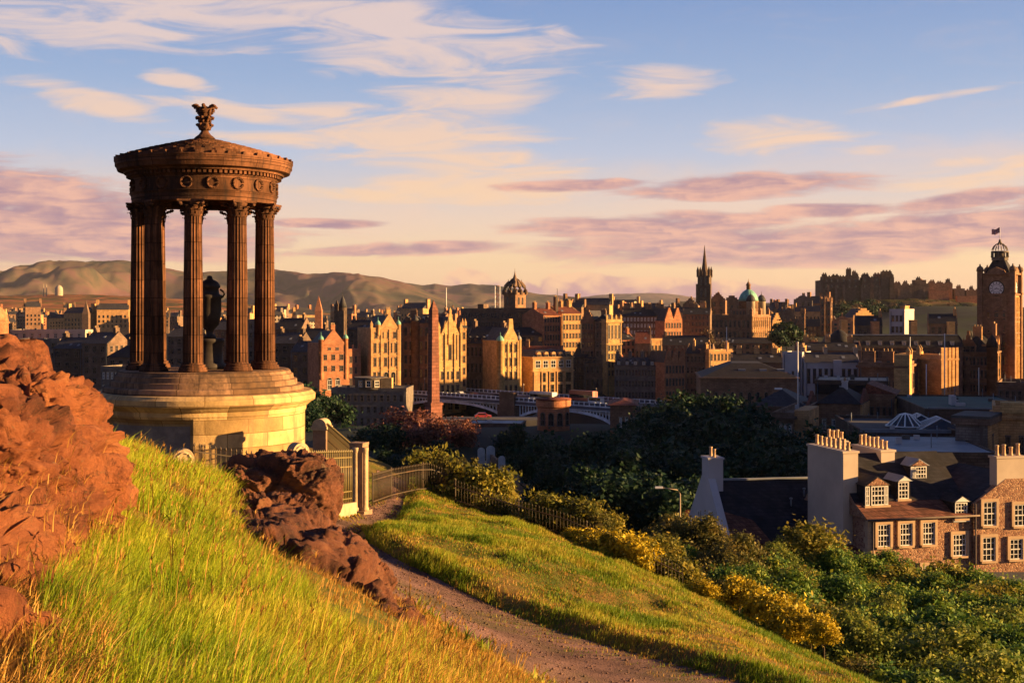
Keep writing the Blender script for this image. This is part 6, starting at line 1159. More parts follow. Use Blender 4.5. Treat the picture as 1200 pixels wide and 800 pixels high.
# ================================================================== bridge, burial ground, far city
def bridge():
    Z = 70.4; x0, y0, _ = P(462, 455, 474); x1, y1, _ = P(742, 470, 394); f = atan2(y1 - y0, x1 - x0); L = hypot(x1 - x0, y1 - y0)
    t = thing('bridge', 'long steel arch bridge with pale blue arches and latticed parapets crossing the valley', 'bridge', (x0, y0, 0), f)
    def su(u):
        k = (u - 600) / F; return (k * y0 - x0) / (cos(f) - k * sin(f))
    b = MB(); b.box(0, L, 0, 22, Z - 2.1, Z - 1.2); b.build('deck', MT['felt'], t)
    for yy in (-.3, 22):
        b = MB(); b.box(0, L, yy, yy + .3, Z - .15, Z, 0); b.box(0, L, yy, yy + .3, Z - 1.35, Z - 1.05, 0); b.box(0, L, yy + .12, yy + .2, Z - 1.05, Z - .15, 1)
        n = int(L / 2.2)
        for i in range(n): b.box(L * i / n, L * i / n + .35, yy - .05, yy + .35, Z - 1.4, Z + .08, 0)
        b.box(0, L, yy - .15, yy + .45, Z - 2.4, Z - 1.4, 1); b.box(0, L, yy - .25, yy + .45, Z - 2.6, Z - 2.4, 0); b.build('parapet', [MT['steel'], MT['bsteel']], t)
    for ua, ub, zs in ((470, 590, 62.2), (604.5, 722, 61.4)):
        sa, sb = su(ua), su(ub); m = (sa + sb) / 2; hw = (sb - sa) / 2; zc = Z - 3.0
        for yy in (0, 7, 14, 21):
            b = MB(); n = 28; R = [(m + hw * cos(a), zs + (zc - zs) * sin(a) ** .9) for a in np.linspace(pi, 0, n)]
            for (a, c), (d, e) in zip(R, R[1:]): b.ext_y([(a, c - .55), (d, e - .55), (d, e + .35), (a, c + .35)], yy, yy + .5)
            b.build('arch', MT['steel'], t)
            if yy in (0,):
                for (a, c) in [(m + hw * q, zs + (zc - zs) * max(0, 1 - q * q) ** .45) for q in np.linspace(-.98, .98, 34)]:
                    if Z - 2.6 - c > .5: p = MB(); p.box(a - .16, a + .16, yy + .1, yy + .4, c, Z - 2.5); p.build('spandrel_post', MT['steel'], t)
        b = MB(); b.box(sa, sb, 3, 19, Z - 2.6, Z - 2.15); b.build('soffit', MT['bsteel'], t)
    for ua, ub in ((588, 605),):
        b = MB(); b.box(su(ua) - .5, su(ub) + .5, -1.6, 24, 40, Z - 2.6); b.box(su(ua), su(ub), -1.2, .4, Z - 2.6, Z + 1.2); b.box(su(ua) - .4, su(ub) + .4, -1.6, .6, Z + 1.2, Z + 1.6); b.build('pier', MT['sooty_stone'], t)
    for ua, ub in ((462, 471), (720, 742)):
        b = MB(); b.box(su(ua), su(ub), -.8, 23, 40, Z - 2.6); b.build('abutment', MT['sooty_stone'], t)
    # traffic
    def onb(u, lane): 
        s = su(u); return (x0 + cos(f) * s - sin(f) * lane, y0 + sin(f) * s + cos(f) * lane)
    def vehicle(name, label, u, lane, Lh, Wd, H_, col, bus=False, zz=Z - 1.2, pos=None, rz=None):
        x, y = pos or onb(u, lane); v = thing(name, label, name, (x, y, zz), f if rz is None else rz); m = M(name + '_paint', col, .35, .08, 1, spec=.5)
        q = MB()
        if bus: q.box(-Lh / 2, Lh / 2, -Wd / 2, Wd / 2, .4, H_); q.box(-Lh / 2 + .2, Lh / 2 - .2, -Wd / 2 + .15, Wd / 2 - .15, H_, H_ + .12)
        else: q.ext_y([(-Lh / 2, .35), (Lh / 2, .35), (Lh / 2, .8), (Lh * .3, .92), (Lh * .14, H_), (-Lh * .28, H_), (-Lh * .42, .95), (-Lh / 2, .9)], -Wd / 2, Wd / 2)
        q.build('body', m, v)
        q = MB(); 
        if bus: 
            for zz_ in ((1.3, 2.1), (2.9, 3.7)) if H_ > 3.6 else ((1.3, 2.3),):
                q.box(-Lh / 2 + .3, Lh / 2 - .02, -Wd / 2 - .02, Wd / 2 + .02, *zz_)
        else: q.ext_y([(Lh * .26, .95), (Lh * .12, H_ - .1), (-Lh * .26, H_ - .1), (-Lh * .37, .97)], -Wd / 2 - .01, Wd / 2 + .01)
        q.build('window', MT['glass'], v)
        w = MB(); w.lathe([(.34, -.1), (.36, 0), (.34, .1)], 12); w.v = [(x_, z_, y_) for x_, y_, z_ in w.v]; wm = w.mesh('wheel', MT['black_stone'])
        for sx in (-.32, .32):
            for sy in (-1, 1): inst('wheel', wm, v, (Lh * sx, sy * (Wd / 2 - .08), .36))
    vehicle('bus', 'white-roofed bus driving over the bridge in front of the orange building', 622, 6, 10.5, 2.5, 3.0, (.55, .5, .48), True); vehicle('bus', 'dull red double-decker bus behind the white-roofed bus on the bridge', 650, 14, 10.5, 2.5, 3.5, (.30, .07, .05), True)
    vehicle('car', 'dark car on the bridge below the green domed corner building', 573, 5, 4.2, 1.75, 1.45, (.03, .035, .05)); vehicle('car', 'red car on the bridge left of the dark car', 544, 5, 4.2, 1.75, 1.4, (.28, .05, .035)); vehicle('van', 'white van on the bridge near the round tower house', 684, 6, 5.2, 2.0, 2.2, (.6, .6, .6), True); vehicle('car', 'silver car on the bridge between the obelisk and the red car', 527, 5, 4.2, 1.75, 1.45, (.4, .4, .42)); vehicle('car', 'blue car at the right end of the bridge', 706, 6, 4.2, 1.75, 1.45, (.05, .08, .2))
    x, y, z = P(566, 490, 330); vehicle('car', 'red parked car in the dark yard under the left arch', 0, 0, 4.3, 1.8, 1.45, (.35, .04, .04), zz=z, pos=(x, y), rz=.1)
    b = MB(); b.box(-14, 16, -6, 6, -6, 0); tag(b.build('yard', MT['felt'], None, (x, y, z - .02), .1), kind='structure')
    for k, (u, lab) in enumerate(((496, 'lamp post on the bridge beside the obelisk'), (612, 'lamp post on the bridge just right of the stone pier'), (697, 'lamp post on the bridge near the red-roofed lodge'))):
        x, y = onb(u, .6); l = thing('street_lamp', lab, 'street lamp', (x, y, Z - 1.2)); q = MB(); q.tube([(0, 0, 0), (0, 0, 5.2)], [.12, .07], 6); q.build('post', MT['bsteel'], l); q = MB(); q.lathe([(.1, 5.1), (.26, 5.5), (.2, 5.8), (0, 5.95)], 8); q.build('lantern', MT['surround'], l)
bridge()
def burial_ground():
    Y = 250; x, y, z = P(508, 492, Y); t = thing('obelisk', 'tall tapering red sandstone obelisk rising above the bridge end', 'obelisk', (x, y, z - 1), radians(34))
    zt = PZ(351, Y) - z + 1; z1 = PZ(363, Y) - z + 1; zp = PZ(471, Y) - z + 1
    m = M('red_sandstone', (.22, .085, .058), .9, .25, .6, stain=(.10, .045, .035), st_scale=.15, st_amt=.6, brick=(1.4, .62, .22, (.45, .4, .4)))
    b = MB(); w0, w1 = .88, .68; b.add([(-w0, -w0, zp), (w0, -w0, zp), (w0, w0, zp), (-w0, w0, zp), (-w1, -w1, z1), (w1, -w1, z1), (w1, w1, z1), (-w1, w1, z1), (0, 0, zt)], [(0, 3, 2, 1), (0, 1, 5, 4), (1, 2, 6, 5), (2, 3, 7, 6), (3, 0, 4, 7), (4, 5, 8), (5, 6, 8), (6, 7, 8), (7, 4, 8)]); b.build('shaft', m, t)
    b = MB(); b.box(-1.25, 1.25, -1.25, 1.25, 0, zp); b.box(-1.4, 1.4, -1.4, 1.4, zp - .5, zp - .15); b.box(-1.6, 1.6, -1.6, 1.6, -3, .6); b.build('plinth', m, t)
    # round tower of the governor's house
    Y = 262; x, y, z = P(648.5, 505, Y); t = thing('round_tower', 'low round stone tower house with corbelled top and sunlit right side', 'tower', (x, y, z)); r = PX(667, Y) - PX(648, Y); zt = PZ(468, Y) - z
    b = MB(); b.lathe([(r * 1.02, -6), (r * .98, zt - 1.6), (r * 1.08, zt - 1.3), (r * 1.08, zt - .1), (r * 1.02, zt)], 40, sm=False); b.build('wall', MT['pink_stone'], t)
    b = MB(); b.lathe([(r * 1.12, zt), (r * 1.1, zt + .25), (.5, zt + .5), (0, zt + .5)], 40); b.build('roof', MT['red_tile'], t)
    for a in (-2.3, -1.75, -1.2, -.6): inst('window', window_mesh(.9, 2.0, 'darch'), t, (r * cos(a), r * sin(a), zt - 5.0), a + pi / 2)
    b = Bd('lodge', 'flat stone lodge with a reddish roof beside the round tower', 715, 745, 474, 250, -6, 14, 68, 'brown_stone', 'house'); b.hip(.7, 4, 'red_tile', .6); b.win('f', 3, 1, .36, .5, .3, .98, .45, .95, 'w')
    b = Bd('tenement', 'grey shadowed rear of a tenement with white-framed windows below the pink gabled building', 388, 476, 456, 420, -4, 16, 56, 'grey_stone'); b.flat(.5, 'felt'); b.win('f', 11, 4, .36, .5, .02, .98, .1, .95, 'd'); b.win('f', 2, 1, .5, .5, .7, .9, .2, .5, 'w', 2.2)
    b.boxpart('blocked_panel', b.W * .20, b.W * .32, -.06, 0, b.H * .14, b.H * .34, 'pink_stone')
    q = MB(); q.lathe([(5.2, b.H), (5.2, b.H + 3.4), (5.5, b.H + 3.5), (5.5, b.H + 3.9)], 24, c=(b.xu(432), 4)); p = b.part('bow_front', q, 'grey_stone')
    for a in (-2.1, -1.55, -1.0): inst('window', window_mesh(1.5, 1.9, 'w'), p, (b.xu(432) + 5.2 * cos(a), 4 + 5.2 * sin(a), b.H + .9), a + pi / 2)
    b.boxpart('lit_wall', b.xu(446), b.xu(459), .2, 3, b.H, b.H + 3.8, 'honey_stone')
    # terraces and gravestones in the shade
    b = Bd('low_building', 'long low shed with a pale roof edge under the bridge', 548, 612, 497, 290, -6, 9, 66, 'black_stone', 'shed'); b.flat(.3, 'lead'); b.win('f', 5, 1, .4, .5, .05, .95, .5, 1, 'd')
    ms = M('pale_gravestone', (.42, .42, .42), .9, .15, 2)
    def gs(u, v, Y, w, h, lab, top=1):
        x, y = PX(u, Y), Y; z = h1(x, y) - .2; t = MB(); pts = [(-w / 2, 0), (w / 2, 0), (w / 2, h * .8)] + [(w / 2 * cos(a), h * .8 + h * .2 * sin(a)) for a in np.linspace(0, pi, 9)][1:-1] + [(-w / 2, h * .8)]
        t.ext_y(pts, -.12, .12); t.box(-w / 2 - .12, w / 2 + .12, -.25, .25, -.4, .15); o = t.build('gravestone', ms, None, (x, y, z), RR.uniform(-.5, .3)); tag(o, lab, 'gravestone', 'gravestones in the shaded burial ground')
    for u, Y, w, h, lab in ((564, 196, 1.1, 2.2, 'squat pale gravestone at the top left of the shaded burial ground'), (575, 194, 1.3, 2.6, 'tallest pale gravestone at the upper end of the burial ground path'), (588, 180, 1.0, 2.6, 'pale gravestone a little below the tallest one'), (589, 156, .8, 1.8, 'small pale gravestone lowest on the burial ground slope'), (549, 178, .7, 1.7, 'dim gravestone at the left of the burial ground lawn'), (604, 172, .9, 1.6, 'gravestone against the dark trees right of the lawn')): gs(u, 0, Y, w, h, lab)
    a = P(575, 0, 195); c = P(628, 0, 150); b = MB(); n = 12
    for i in range(n):
        p = [(a[0] + (c[0] - a[0]) * q, a[1] + (c[1] - a[1]) * q) for q in (i / n, (i + 1) / n)]; z0, z1 = h1(*p[0]), h1(*p[1]); dx, dy = p[1][0] - p[0][0], p[1][1] - p[0][1]; l = hypot(dx, dy); nx, ny = -dy / l * .2, dx / l * .2
        b.add([(p[0][0] - nx, p[0][1] - ny, z0 - 1), (p[1][0] - nx, p[1][1] - ny, z1 - 1), (p[1][0] + nx, p[1][1] + ny, z1 - 1), (p[0][0] + nx, p[0][1] + ny, z0 - 1), (p[0][0] - nx, p[0][1] - ny, z0 + 1.1), (p[1][0] - nx, p[1][1] - ny, z1 + 1.1), (p[1][0] + nx, p[1][1] + ny, z1 + 1.1), (p[0][0] + nx, p[0][1] + ny, z0 + 1.1)], [(4, 5, 6, 7), (0, 1, 5, 4), (1, 2, 6, 5), (2, 3, 7, 6), (3, 0, 4, 7)])
    tag(b.build('boundary_wall', MT['brown_stone']), 'low stone wall running down the shaded burial ground beside the gravestones', 'wall')
    # street lamp and the red wall by the cottages
    x, y, z = P(797, 606, 118); t = thing('street_lamp', 'tall dark street lamp with a long arm before the dark trees', 'street lamp', (x, y, z - 4)); q = MB(); q.tube([(0, 0, 0), (0, 0, 6.2)], [.09, .06], 6); q.tube([(0, 0, 6.2), (-.25, 0, 6.55), (-1.7, 0, 6.75)], .05, 6); q.build('post', MT['surround'], t); q = MB(); q.box(-2.3, -1.6, -.14, .14, 6.68, 6.84); q.build('lamp_head', MT['white'], t)
    x, y, z = P(806, 606, 116); t = thing('sign', 'small dull red round street sign left of the white gable', 'sign', (x, y, z - 3)); q = MB(); q.tube([(0, 0, 0), (0, 0, 3.6)], .05, 6); q.build('post', MT['bsteel'], t); q = MB(); q.ext_y([(.33 * cos(a), 3.4 + .33 * sin(a)) for a in np.linspace(0, 2 * pi, 17)[:-1]], -.1, -.06); q.build('plate', MT['red_tile'], t)
    a = P(722, 640, 92); c = P(812, 634, 96); t = thing('garden_wall', 'dark red brick wall with a pale coping running up to the cottage', 'wall', (a[0], a[1], a[2] - 3), atan2(c[1] - a[1], c[0] - a[0])); L = hypot(c[0] - a[0], c[1] - a[1]); q = MB(); q.box(0, L, 0, .4, -2, 2.85); q.build('brickwork', MT['red_tile'], t); q = MB(); q.box(-.1, L + .1, -.1, .5, 2.85, 3.05); q.build('coping', MT['white_render'], t)
burial_ground()
def far_city():
    """left of and behind the monument, and the low strip under the hills"""
    def blk(name, lab, u0, u1, v, Y, phi, D, mat, kind='gable', fl=4, cols=None, style='d', cat='building'):
        b = Bd(name, lab, u0, u1, v, Y, phi, D, h1(PX(u0, Y), Y) - 4, mat, cat); n = cols or max(3, int(b.W / 4)); nf = max(2, int(b.H / 3.8))
        if kind == 'gable': b.gable_x(4, mat='slate'); b.chim(1.2, D / 2, 1.2, 2.4, 2.4, b.H + 3); b.chim(b.W - 1.2, D / 2, 1.2, 2.4, 2.4, b.H + 3)
        elif kind == 'hip': b.hip(4, mat='dark_slate'); b.chim(b.W / 2, D / 2, 2.4, 1.2, 2.6, b.H + 3)
        else: b.flat(.8)
        b.win('f', n, nf, .42, .5, .03, .97, 0, 1, style); b.win('r', 4, nf, .42, .5, .05, .95, 0, 1, style); return b
    blk('slab_block', 'long low pale slab with white window bands in the far city left of the monument', 12, 100, 388, 640, -6, 14, 'cream_render', 'flat', style='w'); blk('slab_block', 'dark slab with pale panels below the long white-banded slab', 20, 70, 399, 560, -8, 12, 'grey_stone', 'flat')
    blk('tenement', 'dark gabled tenement just above the red outcrop at far left', 62, 96, 408, 480, -14, 14, 'black_stone'); blk('tenement', 'steep gabled dark tenement with tall stacks between outcrop and monument', 96, 126, 402, 470, -18, 14, 'sooty_stone')
    blk('tenement', 'small block with one lit yellow end left of the monument columns', 126, 158, 418, 430, -24, 10, 'sooty_stone', 'hip').boxpart('painted_light_end', 0, 3, -.1, 0, 8, 20, 'gold_stone'); blk('tenement', 'dark hipped tenement behind the left monument column', 140, 172, 396, 540, -12, 16, 'black_stone', 'hip')  # gold patch on the dark front paints a sunlit end
    blk('office_block', 'pale grey office block with square white windows beside the drum', 118, 150, 432, 400, -10, 14, 'grey_stone', 'flat', cols=6, style='w'); blk('tenement', 'dark tenement between the second and third monument columns', 196, 224, 394, 530, -10, 16, 'sooty_stone'); blk('tenement', 'grey tower-like block between the third monument column and the urn', 226, 240, 388, 560, -14, 12, 'grey_stone', 'flat'); blk('tenement', 'dark block right of the urn between two monument columns', 250, 272, 386, 540, -12, 16, 'black_stone'); blk('tenement', 'tall pale slab with vertical piers between the two right-hand columns', 284, 304, 376, 580, -12, 12, 'grey_stone', 'flat'); blk('tenement', 'dark tenement stepping down from the monument base on its right', 318, 350, 402, 500, -14, 14, 'black_stone'); blk('tenement', 'black wall of tenements left of the pink turreted gable', 340, 374, 412, 485, -14, 14, 'sooty_stone')
    b = blk('tenement', 'flat grey tower with a pale top between two monument columns and the hills', 306, 330, 380, 640, -14, 14, 'grey_stone', 'flat')
    x, y, z = P(-8, 372, 620); t = thing('domed_hall', 'pink stone dome cut by the left edge of the picture', 'dome', (x, y, z - 15)); q = MB(); q.lathe([(7, -10), (7, 12), (7.6, 12.4), (7.4, 13)], 24); q.build('drum', MT['pink_stone'], t); q = MB(); q.lathe([(7.2, 13), (6.4, 16.5), (4.4, 19.4), (1.6, 21.2), (1.2, 22.5), (.2, 24)], 24); q.build('dome', MT['pink_stone'], t)
    # a far hospital-like dome and masts on the hillside
    x, y, z = P(69, 340, 4300); t = thing('domed_building', 'tiny pale domed building far off on the wooded hillside', 'dome', (x, y, z - 10)); q = MB(); q.lathe([(13, -30), (13, 10), (12, 18), (7, 25), (0, 28)], 16); q.build('wall', MT['pale_stone'], t)
    for u, lab in ((51, 'left one of the two tiny masts beside the far domed building'), (54.5, 'right one of the two tiny masts beside the far domed building')): x, y, z = P(u, 342, 4300); t = MB(); t.tube([(0, 0, -40), (0, 0, 26)], [3, 1.2], 6); tag(t.build('mast', MT['pale_stone'], None, (x, y, z)), lab, 'mast')
    x, y, z = P(424, 366, 900); t = thing('church_spire', 'small lit church spire under the hills left of the black turret', 'church spire', (P(373.5, 0, 900)[0], 900, z - 12)); q = MB(); q.box(-2.4, 2.4, -2.4, 2.4, -20, 13); q.pyr(-2.5, 2.5, -2.5, 2.5, 13, 24); q.build('tower', MT['pink_stone'], t)
    x, y, z = P(101, 372, 900); t = thing('church_spire', 'small dark church spire in the far city left of the monument', 'church spire', (x, y, z - 10)); q = MB(); q.box(-2.2, 2.2, -2.2, 2.2, -20, 12); q.pyr(-2.3, 2.3, -2.3, 2.3, 12, 22); q.build('tower', MT['sooty_stone'], t)
    # rooftops under the hills: a few meshes, each house its own object
    protos = []
    for k, mt in enumerate(('pink_stone', 'gold_stone', 'sooty_stone', 'brown_stone', 'pale_stone')):
        w, d, h = ((14, 12, 12), (22, 12, 14), (18, 14, 10), (12, 12, 16), (26, 13, 9))[k]
        q = MB(); q.box(-w / 2, w / 2, -d / 2, d / 2, -6, h, 0); q.ext_x([(-d / 2 - .4, h - .1), (d / 2 + .4, h - .1), (0, h + 4.4)], -w / 2, w / 2, 1); 
        for sx in (-1, 1): q.box(sx * w / 2 - 1, sx * w / 2 + 1, -1.6, 1.6, h, h + 7, 0)
        for i in range(int(w / 3)):
            for j in range(3): q.box(-w / 2 + 1 + i * 3, -w / 2 + 2.2 + i * 3, -d / 2 - .06, -d / 2, 1 + j * 3.4, 3 + j * 3.4, 2)
        protos.append(q.mesh('far_house', [MT[mt], MT['slate'], MT['glass']]))
    r = random.Random(4); n = 0
    lab = {'a': 'small far-off stone house among the rooftops under the hills', 'b': 'small far-off house on the upper street behind the tall tenements'}
    for k in range(230):
        far = k < 170; Y = (r.uniform(1150, 3000) if far else r.uniform(960, 1300)); u = (r.uniform(-20, 560) if far else r.uniform(640, 960))
        x = PX(u, Y); z = h1(x, Y); top = (r.uniform(365, 374) if far else r.uniform(359, 367)); zb = PZ(top, Y) - 14
        o = inst('far_house', protos[r.randrange(5)], None, (x, Y, max(z, zb) if not far else zb), radians(r.choice((-30, -15, 20, 35)) + r.uniform(-8, 8))); s = r.uniform(.8, 1.3); o.scale = (s, s, s)
        tag(o, lab['a' if far else 'b'], 'house', 'far rooftops under the hills' if far else 'rooftops behind the upper street')
far_city()
# ================================================================== stone house with dormers, white-gabled cottage
def houses():
    m_rub, t, b_ = principled('rubble_stone'); tc = t.new('ShaderNodeTexCoord').outputs['Object']; sp = t.new('ShaderNodeSeparateXYZ'); t.l.new(tc, sp.inputs[0])
    v = t.comb(t.math('ADD', sp.outputs[0], sp.outputs[1]), t.math('MULTIPLY', sp.outputs[2], 1.5), 0.0)
    vo = t.new('ShaderNodeTexVoronoi'); t.l.new(v, vo.inputs['Vector']); vo.inputs['Scale'].default_value = 4.2
    c = t.ramp(vo.outputs['Color'], [(.2, (.19, .095, .065)), (.45, (.29, .155, .10)), (.7, (.36, .215, .135)), (.95, (.23, .12, .085))])
    ve = t.new('ShaderNodeTexVoronoi', feature='DISTANCE_TO_EDGE'); t.l.new(v, ve.inputs['Vector']); ve.inputs['Scale'].default_value = 4.2
    c = t.mix(t.smooth(ve.outputs['Distance'], .07, .0), c, (.38, .26, .17, 1)); t.l.new(c, b_.inputs['Base Color']); b_.inputs['Roughness'].default_value = .95; b_.inputs['Specular IOR Level'].default_value = .1
    bp = t.new('ShaderNodeBump'); bp.inputs['Strength'].default_value = .6; bp.inputs['Distance'].default_value = .08; t.l.new(t.smooth(ve.outputs['Distance'], .0, .15), bp.inputs['Height']); t.l.new(bp.outputs[0], b_.inputs['Normal'])
    MT['rubble'] = m_rub; m_glass = MT['glass']; mw = M('weathered_white_paint', (.58, .56, .53), .6, .15, 2.5); m_sur = M('window_dressing', (.42, .29, .18), .9, .15, 1.2)
    wm = {}
    def sash(par, x, y, z, w, h, nx, ny, rz=0.0, surround=True):
        key = (w, h, nx, ny, surround)
        if key not in wm:
            g = MB(); g.box(-w / 2, w / 2, -.02, .06, 0, h); f = MB(); e = .075
            f.box(-w / 2, -w / 2 + e, -.07, .02, 0, h); f.box(w / 2 - e, w / 2, -.07, .02, 0, h); f.box(-w / 2 + e, w / 2 - e, -.07, .02, 0, e); f.box(-w / 2 + e, w / 2 - e, -.07, .02, h - e, h); f.box(-w / 2 + e, w / 2 - e, -.08, .02, h / 2 - .04, h / 2 + .04)
            for i in range(1, nx): xx = -w / 2 + w * i / nx; f.box(xx - .022, xx + .022, -.055, -.015, e, h - e)
            for j in range(1, ny):
                if abs(j / ny - .5) > .01: f.box(-w / 2 + e, w / 2 - e, -.05, -.017, h * j / ny - .022, h * j / ny + .022)
            s = MB(); s.box(-w / 2 - .12, w / 2 + .12, -.22, .05, -.14, 0)
            d = MB(); d.box(-w / 2 - .2, -w / 2, -.15, .04, 0, h + .22); d.box(w / 2, w / 2 + .2, -.15, .04, 0, h + .22); d.box(-w / 2, w / 2, -.15, .04, h, h + .22)
            wm[key] = (g.mesh('window', m_glass), f.mesh('frame', mw), s.mesh('sill', m_sur), d.mesh('surround', m_sur))
        g, f, s, d = wm[key]; o = inst('window', g, par, (x, y, z), rz); inst('frame', f, o); inst('sill', s, o)
        if surround: inst('surround', d, o)
        return o
    Y = 92; b = Bd('stone_house', 'orange rubble stone house with white sash windows, dormers and tall chimney stacks', 1017, 1140, 607, Y, 14, 9, 76, 'pale_stone', 'house', wall=False); b.mat = m_rub; W, H = b.W, b.H; Hh = H
    b.boxpart('wall', 0, W, 0, 9, 0, H)
    for u in (1035, 1061, 1087.5): sash(b.e, b.xu(u), -.01, b.z(641), 1.0, 1.62, 4, 4)
    sash(b.e, b.xu(1125) - .1, -.01, b.z(656.5), 1.1, 1.6, 4, 4); sash(b.e, b.xu(1032), -.01, b.z(690), 1.0, 1.5, 4, 4); sash(b.e, b.xu(1087), -.01, b.z(690), 1.0, 1.5, 4, 4)
    q = MB()
    for i in range(int(H / .42)): k = .55 if i % 2 else .34; q.box(-.03, k, -.03, 0, i * .42, i * .42 + .39); q.box(-.03, 0, 0, k, i * .42, i * .42 + .39)
    b.part('quoin', q, m_sur)
    # roof: lower red-brown slope, upper slate slope
    rz_, ry = b.z(541), 5.2
    r = MB(); x0, x1 = -.25, W + .3
    r.add([(x0, -.35, H - .02), (x1, -.35, H - .02), (x1, 1.5, b.z(592)), (x0, 1.5, b.z(592))], [(0, 1, 2, 3)], 0); r.add([(x0, 1.5, b.z(592)), (x1, 1.5, b.z(592)), (x1, ry, rz_), (x0, ry, rz_)], [(0, 1, 2, 3)], 1); r.add([(x0, ry, rz_), (x1, ry, rz_), (x1, 9.4, H), (x0, 9.4, H)], [(0, 1, 2, 3)], 1)
    r.add([(x0, -.35, H - .02), (x0, 1.5, b.z(592)), (x0, ry, rz_), (x0, 9.4, H)], [(0, 1, 2, 3)], 2); r.add([(x1, -.35, H - .02), (x1, 1.5, b.z(592)), (x1, ry, rz_), (x1, 9.4, H)], [(3, 2, 1, 0)], 2); r.build('roof', [MT['brown_tile'], MT['dark_slate'], m_rub], b.e)
    g = MB(); g.tube([(x0, -.42, H - .08), (x1, -.42, H - .08)], .07, 6); g.build('gutter', MT['dsurround'], b.e); g = MB(); g.tube([(.35, -.12, 0), (.35, -.12, H - .1)], .06, 6); g.build('downpipe', MT['dsurround'], b.e)
    def dormer(u, zb, w, h, front_y, windows, label=None, mat='dark_slate', depth=4.2):
        x = b.xu(u); o = MB(); o.box(-w / 2, w / 2, 0, depth, 0, h, 0); o.ext_y([(-w / 2 - .14, h - .02), (w / 2 + .14, h - .02), (0, h + w * .34)], -.2, depth + 1.2, 1); o.ext_y([(-w / 2 + .05, h), (w / 2 - .05, h), (0, h + w * .29)], -.26, -.2, 2)
        d = o.build('dormer', [MT['dark_slate'], MT[mat], m_rub if len(windows) > 1 else mw], b.e, (x, front_y, zb))
        for wx, ww, nx, rz in windows: sash(d, wx, -.02 if rz == 0 else .5, .12, ww, h - .2, nx, 4, rz, False)
        f = MB(); f.box(-w / 2 - .03, w / 2 + .03, -.16, 0, -.12, .08); f.build('apron', mw, d)
    dormer(1036, b.z(597), 1.9, 1.6, 1.1, [(.12, 1.1, 4, 0), (-.74, .35, 2, 0), (.78, .3, 2, 0)]); dormer(1072, b.z(592), 1.15, 1.45, 1.6, [(0, .85, 3, 0)], mat='lead'); dormer(1104, b.z(576), 1.5, 1.35, 3.2, [(.2, .95, 4, 0), (-.5, .3, 2, 0)], mat='lead'); dormer(1125.5, b.z(616) + .15, 1.3, 1.35, -.02, [(0, 1.0, 4, 0)], depth=4)
    def stack(x, y, w, d, zb, zt, label, mat, pots, par):
        q = MB(); q.box(x - w / 2, x + w / 2, y - d / 2, y + d / 2, zb, zt); q.box(x - w / 2 - .08, x + w / 2 + .08, y - d / 2 - .08, y + d / 2 + .08, zt, zt + .16); c = q.build('chimney', MT[mat], par)
        p = MB(); p.lathe([(.17, 0), (.16, .1), (.13, .2), (.12, .62), (.15, .66), (.15, .74), (.1, .75)], 10); pm = p.mesh('chimney_pot', MT['pot'])
        for i in range(pots): inst('chimney_pot', pm, c, (x, y - d / 2 + d * (i + .5) / pots, zt + .15) if d > w else (x - w / 2 + w * (i + .5) / pots, y, zt + .15), 0, (1, 1, RR.uniform(.85, 1.2)))
    stack(-.15, 5.0, 1.2, 5.6, H - 4, b.z(538) + .2, '', 'cream_render', 8, b.e); stack(b.xu(1078), 6.6, 1.15, 4.4, H - .5, b.z(539), '', 'cream_render', 7, b.e); stack(b.xu(1056), 9.8, 1.5, 1.2, H, b.z(535), '', 'cream_render', 4, b.e)
    v = MB(); v.box(W * .995 - .1, W + .15, 1, 8.2, b.z(598), b.z(597)); 
    v.tube([(b.xu(1124), 1.0, b.z(610)), (b.xu(1131), 4.6, b.z(553))], .09, 5); v.build('lead_flashing', MT['lead'], b.e)
    # gabled end block
    Y2 = Y + 1.0; g = Bd('stone_house', 'gable-fronted rubble stone house with broad chimney at the right edge', 1141, 1235, 590, Y2 + .8, 12, 10, 76, 'pale_stone', 'house', wall=False); g.mat = m_rub
    W2, H2 = g.W, g.H; xa, xb = g.xu(1179), g.xu(1201); za = g.z(562)
    q = MB(); q.ext_y([(0, 0), (W2, 0), (W2, H2), (xb, za), (xa, za), (0, H2)], 0, .6); q.box(0, .5, .6, 10, 0, H2); q.box(W2 - .5, W2, .6, 10, 0, H2); g.part('wall', q, m_rub)
    q = MB(); xm = (xa + xb) / 2; zr = za + .3; q.ext_y([(-.3, H2 - .3), (-.3, H2 - .05), (xm, zr), (W2 + .3, H2 - .05), (W2 + .3, H2 - .3), (xm, zr - .3)], .3, 10.3); g.part('roof', q, 'dark_slate')
    stack(g.xu(1185), .5, 2.3, .95, za - .6, g.z(538), '', 'cream_render', 4, g.e)
    for u, v, h in ((1159, 616, 1.75), (1158, 657.5, 1.75), (1190, 657, 1.5), (1195, 618, 1.6)): sash(g.e, g.xu(u), -.01, g.z(v), 1.05, h, 3, 4)
    q = MB(); q.tube([(.1, -.1, 0), (.1, -.1, H2)], .06, 6); g.part('downpipe', q, 'dsurround')
    # link roof behind both
    l = Bd('house_wing', 'dark slate wing roof joining the two stone houses', 1096, 1150, 590, Y + 6, 13, 8, 76, 'brown_stone', 'house'); l.gable_x(3.4, mat='dark_slate', skew=False)
    # lean-to shed at lower right
    q = thing('shed_roof', 'low dark shed roof at the foot of the gable-fronted house', 'shed', P(1172, 704, 86)); s = MB(); s.box(0, 6, 0, 4, -3, 0); s.build('wall', m_rub, q); s = MB(); s.ext_x([(-.3, -.1), (4.2, .9), (4.2, 1.1), (-.3, .1)], -.3, 6.3); s.build('roof', MT['felt'], q)
